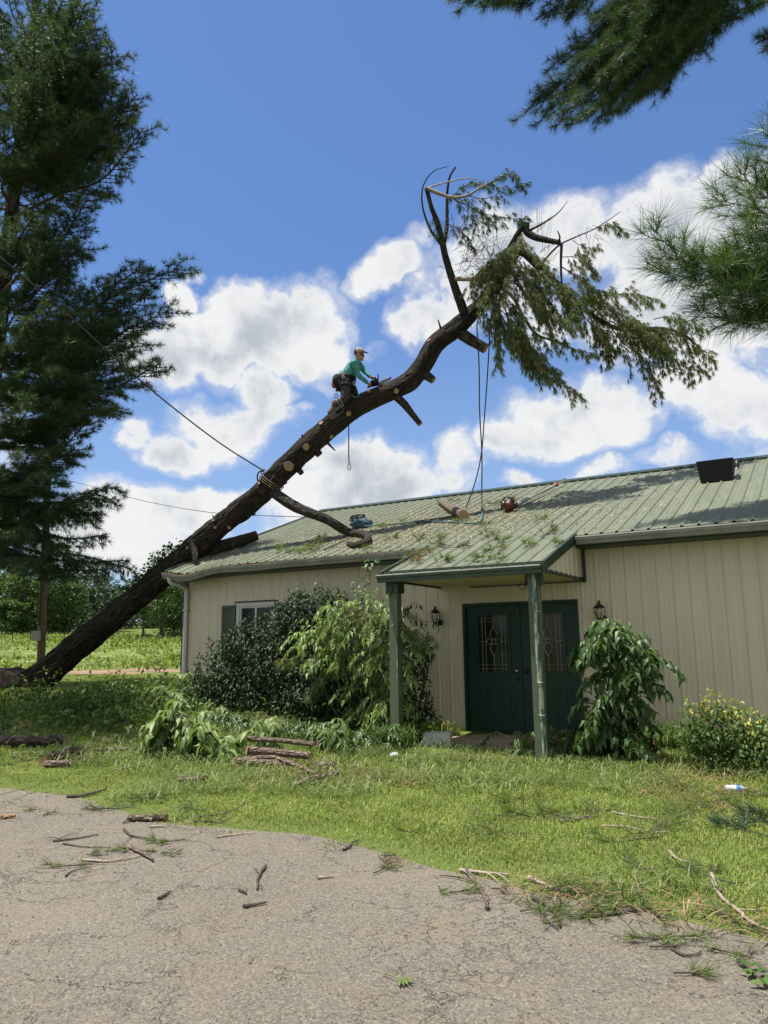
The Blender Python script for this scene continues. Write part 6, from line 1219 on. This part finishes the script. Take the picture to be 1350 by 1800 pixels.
V = np.stack([x, y, tz(x, y)], -1)[:, None]+D[None]*(rr[:, None, None]*rs.uniform(.7, 1.3, (n, 6, 1)))*np.array([1, 1, .75]); k = np.arange(n)[:, None]*6; mb = MB(); fs = [(0,2,4),(2,1,4),(1,3,4),(3,0,4),(2,0,5),(1,2,5),(3,1,5),(0,3,5)]; mb.add(V.reshape(-1, 3), np.concatenate([k+np.array(f) for f in fs]))
M['pebble'] = leaf_mat("pebbles", [(.05, .043, .035), (.13, .115, .09), (.19, .17, .135), (.27, .24, .20)], .9, 0, .2); tag(obj('loose_gravel', mb, M['pebble'], smooth=False), 'loose gravel crumbs on the driveway', 'gravel', kind='stuff')
n = 15000; x = rs.normal(size=n)*2.0-7.0; y = rs.normal(size=n)*1.3+13.4; k = (y > 11.5) & (y < 16.5) & (x < -2) & (x > -11.5); x, y = x[k], y[k]
litter('wood_chips', np.stack([x, y, roof_z(y)+.012], -1), .05, .012, 'chip', 'pale sawdust chips scattered on the roof', rs, .2) if 'chip' in M else None
x = rs.uniform(-11.9, PU0-.1, 2600); zf = 3.122+ldent(x)-.012; litter('gutter_litter', np.stack([x, 11.40-rs.uniform(0.0, .12, len(x))-.0, zf+rs.uniform(-.01, .03, len(x))], -1), .12, .006, 'needle_brown', 'brown needles filling the dented gutter', rs, .3)

# ------------------------------------------------------------------ fallen sticks, logs, sprigs
def stick(name, label, cat, pts, r, m='twig', group=None, lift=None, on=None, rough=.25, cut=True, taper=.5, forks=(), seed=1):
    P = np.array([(G(*p)+np.array([0, 0, r*.8+.004])) if on is None else on(*p) for p in pts]); P = P if lift is None else P+np.array([0, 0, 1])*np.array(lift)[:, None]
    n = max(8, 6*len(P)); q = smooth_path(P, n) if len(P) > 2 else P[0]+(P[1]-P[0])*np.linspace(0, 1, n)[:, None]; rs = RS(seed); q = q+rs.normal(size=q.shape)*np.array([1, 1, .15])*r*.22
    mb = MB(); mb.tube(q, np.linspace(r, r*taper, n), 12 if r > .03 else 6, 0, True, 1 if cut and r > .024 else 0, lambda l, th, rr: (fbm(np.stack([np.cos(th)*2, np.sin(th)*2, l*7], -1).reshape(-1, 3)+r*90, 3).reshape(l.shape)-.5)*rough*2*rr)
    for f in forks:
        a = q[int(f[0]*(n-1))]; b = (G(f[1], f[2])+np.array([0, 0, .01])) if on is None else on(f[1], f[2]); mb.tube(smooth_path([a, (a+b)/2+rs.normal(size=3)*np.array([.02, .02, .01]), b], 7), np.linspace(r*.5, r*.2, 7), 5, 0, False)
    return tag(obj(name, mb, [M[m], M['cut']]), label, cat, group)
S = stick; SG = 'sticks on the driveway'
S('log', 'long dark log with an orange sawn end lying in the shade on the left', 'log', [(-40, 1312), (60, 1313), (118, 1311)], .085, 'bark_up', taper=.95)
S('log', 'short dark log in front of the long shaded log', 'log', [(76, 1349), (100, 1349), (124, 1348)], .045, 'log_bark', taper=.9)
S('root_chunk', 'tangled dark root chunk beside the sawn end of the long log', 'root', [(76, 1342), (105, 1335), (128, 1327), (148, 1326)], .05, 'bark_up', taper=1.2, rough=.6, forks=((.3, 60, 1330), (.6, 150, 1340), (.8, 155, 1318), (.4, 90, 1322)))
S('branch', 'pale peeling branch on the sunlit grass edge left of the split logs', 'branch', [(163, 1322), (205, 1320), (250, 1319)], .028, 'log_bark', taper=.8)
S('branch', 'short pale branch piece just right of the peeling branch', 'branch', [(253, 1326), (277, 1324)], .022, 'log_bark')
S('stick', 'thin pale stick on the grass below the peeling branch', 'stick', [(203, 1354), (228, 1350), (253, 1347)], .010, 'twig_pale')
S('stick', 'long thin stick lying through the shade before the long log', 'stick', [(20, 1325), (70, 1324), (135, 1326)], .010, 'twig_pale')
S('bark_slab', 'short bark-covered log slice lying alone on the grass near the drive', 'log', [(312, 1376), (338, 1376), (362, 1374)], .042, 'log_bark', taper=.85)
S('log', 'topmost straight log of the small pile', 'log', [(435, 1330), (495, 1334), (552, 1340)], .035, 'log_bark', 'small log pile', lift=(.20, .20, .19), taper=.85)
S('log', 'thicker log with a sawn end under the topmost log of the pile', 'log', [(432, 1340), (490, 1344), (548, 1350)], .052, 'log_bark', 'small log pile', lift=(.11, .10, .10), taper=.85)
S('log', 'lowest dark log at the back of the pile', 'log', [(408, 1346), (470, 1348), (520, 1350)], .052, 'log_bark', 'small log pile', taper=.9)
S('branch', 'curved branch lying across the front of the log pile', 'branch', [(428, 1345), (480, 1347), (520, 1357), (558, 1370)], .028, 'log_bark', 'small log pile', lift=(.06, .08, .05, .02), taper=1.0)
S('branch', 'forked pale branch at the front right of the log pile', 'branch', [(512, 1385), (545, 1379), (575, 1371), (598, 1366)], .030, 'log_bark', 'small log pile', lift=(0, .03, .03, .02), taper=.9, forks=((.3, 522, 1366),))
S('log', 'stubby dark log at the right end of the pile', 'log', [(553, 1354), (570, 1353), (588, 1352)], .052, 'log_bark', 'small log pile', taper=.95)
S('stick', 'crooked twig sticking up from the right of the log pile', 'stick', [(553, 1350), (570, 1345), (592, 1330)], .008, 'twig', lift=(0, .12, .30))
S('stick', 'thin arched stick right of the forked branch', 'stick', [(555, 1365), (575, 1361), (594, 1364)], .010, 'log_bark', lift=(.03, .07, .02))
S('stick', 'bare stick standing up behind the left of the log pile', 'stick', [(460, 1330), (466, 1318), (477, 1298)], .010, 'twig', lift=(0, .15, .30), forks=((.6, 484, 1322),))
S('stick', 'dark crooked stick at the drive edge on the far left', 'stick', [(117, 1403), (140, 1402), (165, 1397), (188, 1389)], .020, 'twig')
S('stick', 'thick short bark-covered stick near the left of the drive', 'stick', [(227, 1444), (260, 1444), (293, 1443)], .032, 'log_bark', taper=.9, forks=((.05, 216, 1449),))
S('stick', 'small grey stick just below the thick short one', 'stick', [(263, 1456), (280, 1455), (294, 1456)], .011, 'twig_pale')
S('stick', 'forked twig on the left of the drive pointing two ways', 'stick', [(93, 1481), (130, 1477), (174, 1469)], .009, 'twig', forks=((.1, 135, 1466), (.2, 80, 1475)))
S('stick', 'zigzag dark twig above the pine sprigs on the left of the drive', 'stick', [(217, 1460), (233, 1472), (258, 1477)], .010, 'twig', forks=((.6, 222, 1482),))
S('stick', 'thin wavy twig left of the thick peeling stick', 'stick', [(110, 1485), (150, 1491), (195, 1492)], .006, 'twig')
S('stick', 'long straight pale stick beside the pine sprigs on the drive', 'stick', [(143, 1514), (195, 1516), (247, 1508)], .009, 'twig_pale', forks=((.7, 222, 1507),))
S('stick', 'thick peeling stick pointing down at the pine sprigs', 'stick', [(227, 1492), (248, 1503), (270, 1516)], .017, 'log_bark')
S('stick', 'thin curved twig on the left lowest of that litter', 'stick', [(115, 1543), (125, 1535), (140, 1530)], .006, 'twig')
S('stick', 'short dark stick alone in the left middle of the drive', 'stick', [(278, 1583), (288, 1578), (300, 1570)], .010, 'twig')
S('stick', 'wavy upright-looking twig in the middle of the drive', 'stick', [(467, 1525), (455, 1545), (452, 1567)], .010, 'twig', forks=((.5, 446, 1530), (.9, 458, 1567)))
S('stick', 'straight dark stick in the middle of the drive below the wavy twig', 'stick', [(428, 1598), (447, 1594), (469, 1590)], .011, 'twig')
S('stick', 'tiny reddish stick left of the straight dark stick', 'stick', [(419, 1567), (426, 1570), (434, 1574)], .009, 'twig')
S('stick', 'thin twig along the grass edge above the middle of the drive', 'stick', [(350, 1437), (385, 1434), (410, 1426), (434, 1412)], .009, 'twig')
S('stick', 'pale twig lying flat near the centre edge of the drive', 'stick', [(380, 1474), (410, 1470), (448, 1466)], .008, 'twig_pale')
S('stick', 'pale short stick among straw in the middle of the drive', 'stick', [(557, 1546), (572, 1545), (588, 1543)], .010, 'twig_pale')
S('stick', 'crooked little twig at the grass edge in the middle', 'stick', [(603, 1497), (615, 1491), (620, 1484), (632, 1479)], .010, 'twig')
S('branch', 'long grey branch at the grass edge right of centre', 'branch', [(806, 1533), (850, 1538), (894, 1541)], .013, 'twig_pale', forks=((.8, 898, 1558), (.6, 880, 1568)))
S('branch', 'bent grey branch pointing down onto the drive right of centre', 'branch', [(818, 1534), (839, 1557), (852, 1580), (857, 1602)], .018, 'log_bark', forks=((.35, 772, 1541),))
S('branch', 'straight grey branch beside the pine sprigs at the right drive edge', 'branch', [(929, 1547), (965, 1563), (1001, 1577)], .015, 'twig_pale')
S('branch', 'forked dark branch below the right-hand pine sprigs', 'branch', [(934, 1581), (960, 1596), (975, 1606), (985, 1634)], .012, 'twig', forks=((.75, 990, 1612),))
S('branch', 'long low branch under the largest pine sprigs on the drive', 'branch', [(1019, 1616), (1065, 1612), (1118, 1604)], .012, 'twig')
S('stick', 'thin curved twig trailing from a sprig at the right of the drive', 'stick', [(1179, 1671), (1205, 1683), (1228, 1680), (1233, 1676)], .007, 'twig')
S('branch', 'long crooked branch running down the lawn edge at the far right', 'branch', [(1250, 1540), (1272, 1585), (1300, 1608), (1325, 1628), (1352, 1640)], .014, 'twig_pale', forks=((.7, 1345, 1600), (.8, 1290, 1632)))
S('branch', 'pale bowed branch lying in the middle of the right lawn', 'branch', [(1057, 1455), (1100, 1456), (1150, 1466), (1178, 1466)], .012, 'twig_pale', forks=((.7, 1192, 1449),))
S('branch', 'straight branch just above the bowed branch on the right lawn', 'branch', [(1077, 1430), (1110, 1437), (1158, 1443)], .012, 'twig_pale')
S('branch', 'dark branch left of the bowed branch on the right lawn', 'branch', [(983, 1447), (1010, 1443), (1048, 1438)], .016, 'log_bark')
S('stick', 'bleached stick on the right lawn above the crooked branch', 'stick', [(1176, 1500), (1195, 1515), (1229, 1524)], .012, 'twig_pale')
S('branch', 'grey branch in the shade at the right edge of the lawn', 'branch', [(1289, 1440), (1310, 1441), (1334, 1444)], .016, 'log_bark', forks=((.4, 1345, 1460), (.3, 1350, 1425)))
S('stick', 'pale stick lying on the doorstep', 'stick', [(848, 1312), (857, 1320), (868, 1331)], .014, 'cut')
S('stick', 'thin twig leaning out of the weeds below the dark shrub', 'stick', [(345, 1270), (400, 1240), (420, 1228)], .008, 'twig_pale', lift=(.1, .25, .35))
S('stick', 'bare crooked branch under the vine shrub', 'stick', [(432, 1300), (455, 1280), (472, 1262), (498, 1240)], .014, 'log_bark', lift=(0, .05, .1, .25), forks=((.4, 470, 1290), (.5, 500, 1275)))
S('wood_chip', 'pale flat wood chip at the left edge of the drive', 'wood chip', [(3, 1441), (15, 1439), (27, 1439)], .022, 'cut', rough=.5)
S('stick', 'thin dark stick on the roof below the hooked limb', 'stick', [(570, 966), (595, 955), (617, 946)], .018, 'twig', on=lambda a, b: on_roof(a, b, .03))
def sprig(label, px, py, n, L, seed, m='sprig', twig=True, on=None, k=26, w=.0032, spread=.12, up=.35, group=None):
    rs = RS(seed); c = (G(px, py)+np.array([0, 0, .015])) if on is None else on(px, py); t = thing('pine_sprig', label, 'pine sprig', c, group); a = rs.uniform(0, 2*PI); ax = np.array([math.cos(a), math.sin(a), 0 if on is None else RK*math.sin(a)]); wd = MB(); wd.tube([c-ax*spread*1.2, c, c+ax*spread], [.005, .005, .003], 5); P, D = [], []
    for j in range(n):
        tt = rs.uniform(-.6, 1.0); s0 = c+ax*spread*tt; d = ax*rs.uniform(.2, .9)+np.array([rs.normal(), rs.normal(), 0])*.7; d = unit(d)+np.array([0, 0, up*.5]); e = s0+d*spread*rs.uniform(.2, .7); wd.tube([s0, e], [.004, .0025], 3, 0, False); P.append(e); D.append(d)
    obj('twig', wd, M['twig'], t); nb = MB(); tufts(nb, np.array(P), np.array(D), L, w, k, rs, (.2, 1.0), -.05); V = nb.v[0]; gz = tz(V[:, 0], V[:, 1])+.006 if on is None else roof_z(V[:, 1])+.008; V[:, 2] = np.maximum(V[:, 2], gz); obj('needles', nb, M[m], t); return t
for k, (px, py, n, sp_, lab) in enumerate([(52,1427,2,.05,'faint sprig at the left edge of the drive, uppermost there'),(84,1433,2,.06,'small sprig near the left drive edge, right of the faint one'),(200,1424,7,.20,'large loose sprig at the grass edge above the thick short stick'),(160,1425,3,.10,'thin sprig just left of the large loose one at the grass edge'),(368,1448,5,.13,'bright sprig at the grass edge right of the thick stick'),
    (200,1499,3,.06,'round green sprig left of the thick peeling stick'),(220,1496,2,.04,'tiny sprig touching the top of the thick peeling stick'),(165,1507,3,.06,'dull sprig above the long pale stick'),(115,1526,3,.09,'bright sprig lowest on the left of the drive'),(150,1524,2,.05,'small sprig just right of the lowest bright one'),(273,1480,4,.09,'tall loose sprig above the peeling stick tip'),(303,1482,4,.08,'sprig at the right of the left-hand sprig group'),(297,1504,3,.06,'dark sprig at the lower right of the left-hand group'),(261,1500,2,.05,'sprig touching the right side of the peeling stick'),
    (670,1534,3,.07,'single upright sprig on its stem in the middle of the drive'),(682,1508,2,.05,'yellowish sprig at the grass edge above the single upright one'),(773,1568,2,.05,'faint sprig left of the bent grey branch'),(811,1572,3,.06,'bright sprig just left of the bent grey branch'),(878,1566,2,.04,'little sprig under the long grey branch')]): sprig('green '+lab if 'green' not in lab and 'bright' not in lab else lab, px, py, n, .085, 1000+k, spread=sp_)
for k, (px, py, n, sp_, lab) in enumerate([(1012,1572,6,.14,'uppermost sprig of the big heap at the right drive edge'),(1045,1592,9,.18,'fullest sprig in the middle of the big heap at the right drive edge'),(984,1580,5,.12,'sprig at the left of the big heap, beside the straight grey branch'),(951,1602,5,.11,'sprig lying left of the forked dark branch'),(1092,1600,5,.13,'dark flattened sprig right of the big heap'),(1134,1603,5,.12,'bright end sprig right of the big heap'),(993,1612,4,.08,'sprig at the fork of the dark branch'),(964,1626,4,.09,'thin sprig below the forked dark branch'),(1160,1617,3,.08,'pale sprig further right along the drive edge'),(1153,1653,4,.09,'bright sprig on the drive, left of the trailing twig'),(1172,1669,3,.07,'sprig at the head of the trailing twig'),(1210,1651,4,.08,'sprig right of the trailing twig'),(1222,1716,4,.08,'sprig lowest on the right of the drive'),(1287,1681,4,.10,'flat pale sprig near the right picture edge'),(1040,1610,6,.14,'sprig at the front of the big heap'),(1305,1630,8,.2,'bushy sprig on the crooked branch at the lawn edge'),(1248,1532,6,.16,'bluish sprig on the lawn at the top of the crooked branch')]): sprig(lab+', green' if k % 2 else 'green '+lab, px, py, n, .095, 1100+k, spread=sp_)
LW = [(870,1378,12,.34),(905,1410,9,.25),(980,1440,8,.25),(1025,1430,9,.28),(1120,1480,8,.25),(1150,1462,10,.3),(1200,1430,9,.3),(1250,1420,10,.32),(1305,1400,8,.3),(820,1340,10,.32),(900,1335,10,.3),(760,1345,9,.3),(1060,1360,8,.28),(990,1345,9,.3),(1320,1430,8,.28),(735,1350,8,.26),(860,1435,6,.2),(1200,1390,8,.26),(640,1325,9,.32),(470,1310,9,.3),(580,1335,8,.3),(615,1350,7,.25),(255,1405,5,.18),(330,1425,5,.2),(740,1460,5,.18),(880,1470,6,.2),(1230,1540,6,.22),(1130,1530,5,.2)]
for k, (px, py, n, sp_) in enumerate(LW): sprig('green pine sprig half sunk in the lawn grass in front of the building', px, py, n, .12, 1200+k, 'sprig', spread=sp_, group='pine sprigs lying on the lawn', k=24, w=.0042, up=.6)
RFX = [(490,968,7,.22),(508,970,9,.26),(528,968,7,.2),(545,960,9,.3),(560,952,8,.26),(553,968,7,.22),(572,945,6,.2),(870,884,7,.22),(890,880,6,.2),(900,895,7,.2),(840,922,6,.2),(690,945,5,.18),(780,958,8,.25),(795,962,7,.2),(755,965,5,.15),(716,985,8,.22),(773,988,7,.2),(850,970,9,.28),(862,985,6,.2),(838,982,6,.2),(925,955,8,.24),(960,938,8,.22),(980,958,6,.16),(865,940,8,.25),(875,950,5,.18),(710,915,5,.2),(668,924,5,.2),(815,915,6,.2),(735,948,6,.2),(770,945,5,.2),(945,915,6,.2),(640,965,4,.14)]
rf = lambda a, b: on_roof(a, b, .035)
for k, (px, py, n, sp_) in enumerate(RFX): sprig('green pine sprig strewn on the sage roof under the leaning trunk' if px < 660 else 'green pine sprig strewn on the sage roof around the porch', px, py, n, .13, 1300+k, 'sprig', on=rf, spread=sp_*.8, group='pine sprigs strewn on the roof', k=20, w=.007, up=.5)
for k, (px, py, n, sp_) in enumerate([(745,975,6,.2),(730,985,6,.16),(800,880,5,.2)]): sprig('brown withered pine sprig on the porch roof' if k < 2 else 'brown withered pine sprig high on the roof by the cut log', px, py, n, .13, 1400+k, 'needle_brown', on=rf, spread=sp_*.8, group='withered sprigs on the roof', k=20, w=.007)
for k, (px, py, lab) in enumerate([(676,1517,'small rust-red withered sprig on the drive beside the upright green one'),(708,1385,'rusty withered sprig lying alone on the lawn'),(590,1165,'')][:2]): sprig(lab, px, py, 4, .09, 1420+k, 'needle_brown', spread=.09)
# leaves on the drive
for k, (px, py, n, sp_) in enumerate([(1338,1448,9,.26),(1322,1466,8,.24),(1348,1436,8,.24)]): sprig('dark pine sprig added as bough shadow at the right edge of the lawn', px, py, n, .13, 1500+k, 'needle', spread=sp_, group='dark sprigs added as shade at the right lawn edge', k=30, w=.006, up=.5)  # added dark sprigs stand in for a bough's shadow on the grass
c = G(703, 1728); lf = thing('torn_leaf_sprig', 'fresh green leaf sprig lying alone at the bottom middle of the drive', 'leaf', c); mb = MB(); P = np.repeat([c+np.array([0, 0, .012])], 5, 0); a = np.array([-.5, -.2, .1, .5, .9])-.6; leaves(mb, P, np.stack([np.cos(a), np.sin(a), a*0+.12], -1), np.array([[0, 0, 1]]*5), .075, .022, .1); obj('leaf_blades', mb, M['sprig'], lf); mb = MB(); mb.tube([c+np.array([0, 0, .01]), G(690, 1724)+np.array([0, 0, .02]), G(675, 1717)+np.array([0, 0, .01])], .003, 5); obj('stalk', mb, M['sprig'], lf)
c = G(1325, 1715); lf = thing('leafy_twig', 'dark leafy twig at the bottom right edge of the drive', 'twig', c); q = smooth_path([G(1304, 1694), G(1320, 1712), G(1352, 1740)], 10)+np.array([0, 0, .015]); mb = MB(); mb.tube(q, .005, 5); obj('stem', mb, M['twig'], lf); mb = MB(); leaves(mb, q[2:], np.stack([np.cos(np.arange(8)*2.3), np.sin(np.arange(8)*2.3), np.full(8, .2)], -1), np.array([[0, 0, 1]]*8), .09, .04, .2); obj('leaf_blades', mb, M['weed'], lf)

# ------------------------------------------------------------------ small things by the door and on the lawn
c = G(770, 1312); blk = thing('concrete_block', 'pale grey concrete block beside the doorstep', 'concrete block', c); mb = MB(); ax = unit(np.array([.93, .30, 0])); ay = np.array([-ax[1], ax[0], 0]); o = c+np.array([0, 0, .10])
for s in (-1, 0, 1): mb.obox(o+ax*s*.175, ax*.020, ay*.078, (0, 0, .098))
for s in (-1, 1): mb.obox(o+ay*s*.092, ax*.197, ay*.0135, (0, 0, .10))
obj('block_body', mb, M['block'], blk, smooth=False)
def pet():
    m, t, b, o = mat_base("clear_plastic"); b.inputs['Base Color'].default_value = (.85, .9, .92, 1); b.inputs['Roughness'].default_value = .12; b.inputs['Transmission Weight'].default_value = .55; return m
M['pet'] = pet(); M['blue'] = plain("blue_label", (.05, .18, .55), .5, .2, 30); M['whitep'] = plain("white_label_film", (.75, .76, .76), .5, .05, 20)
c = G(1276, 1392)+np.array([0, 0, .035]); bt = thing('plastic_bottle', 'clear drinking bottle with a blue and white label lying on the right lawn', 'bottle', c); ax = unit(_r0*.95+np.array([0.1, -.2, 0])); mb = MB()
mb.lathe([(0, 0), (.026, 0), (.032, .008), (.033, .06), (.031, .07), (.033, .08), (.033, .14), (.026, .165), (.013, .185), (.013, .20), (0, .20)], c, 18, 0, ax); obj('bottle_shell', mb, M['pet'], bt)
mb = MB(); mb.lathe([(.0338, .055), (.0338, .095)], c, 18, 0, ax); obj('label', mb, M['whitep'], bt); mb = MB(); mb.lathe([(.0345, .100), (.0345, .14)], c, 18, 0, ax); obj('label_band', mb, M['blue'], bt); mb = MB(); mb.lathe([(.0155, .186), (.0155, .203), (0, .204)], c, 12, 0, ax); obj('cap', mb, M['whitep'], bt)
rs = RS(99); c = G(694, 1334)+np.array([0, 0, .04]); mb = MB(); D = np.stack([np.sin(ph)[:, None]*np.cos(np.linspace(0, 2*PI, 20, endpoint=False)) for ph in [np.linspace(.02, PI-.02, 11)]][0:1], 0) if False else None
ph = np.linspace(.02, PI-.02, 12); th = np.linspace(0, 2*PI, 20, endpoint=False); D = np.stack([np.sin(ph)[:, None]*np.cos(th), np.sin(ph)[:, None]*np.sin(th), np.cos(ph)[:, None]*np.ones(20)], -1).reshape(-1, 3); V = c+D*np.array([.075, .055, .04])*(.5+1.1*fbm(D*3, 4))[:, None]; i_ = np.arange(11)[:, None]*20; j_ = np.arange(20)[None]; k_ = (j_+1) % 20
mb.add(V, np.stack([i_+j_, i_+j_+20, i_+k_+20, i_+k_], -1).reshape(-1, 4)); tag(obj('crumpled_bottle', mb, M['pet']), 'crushed clear plastic bottle on the grass before the left porch post', 'bottle')
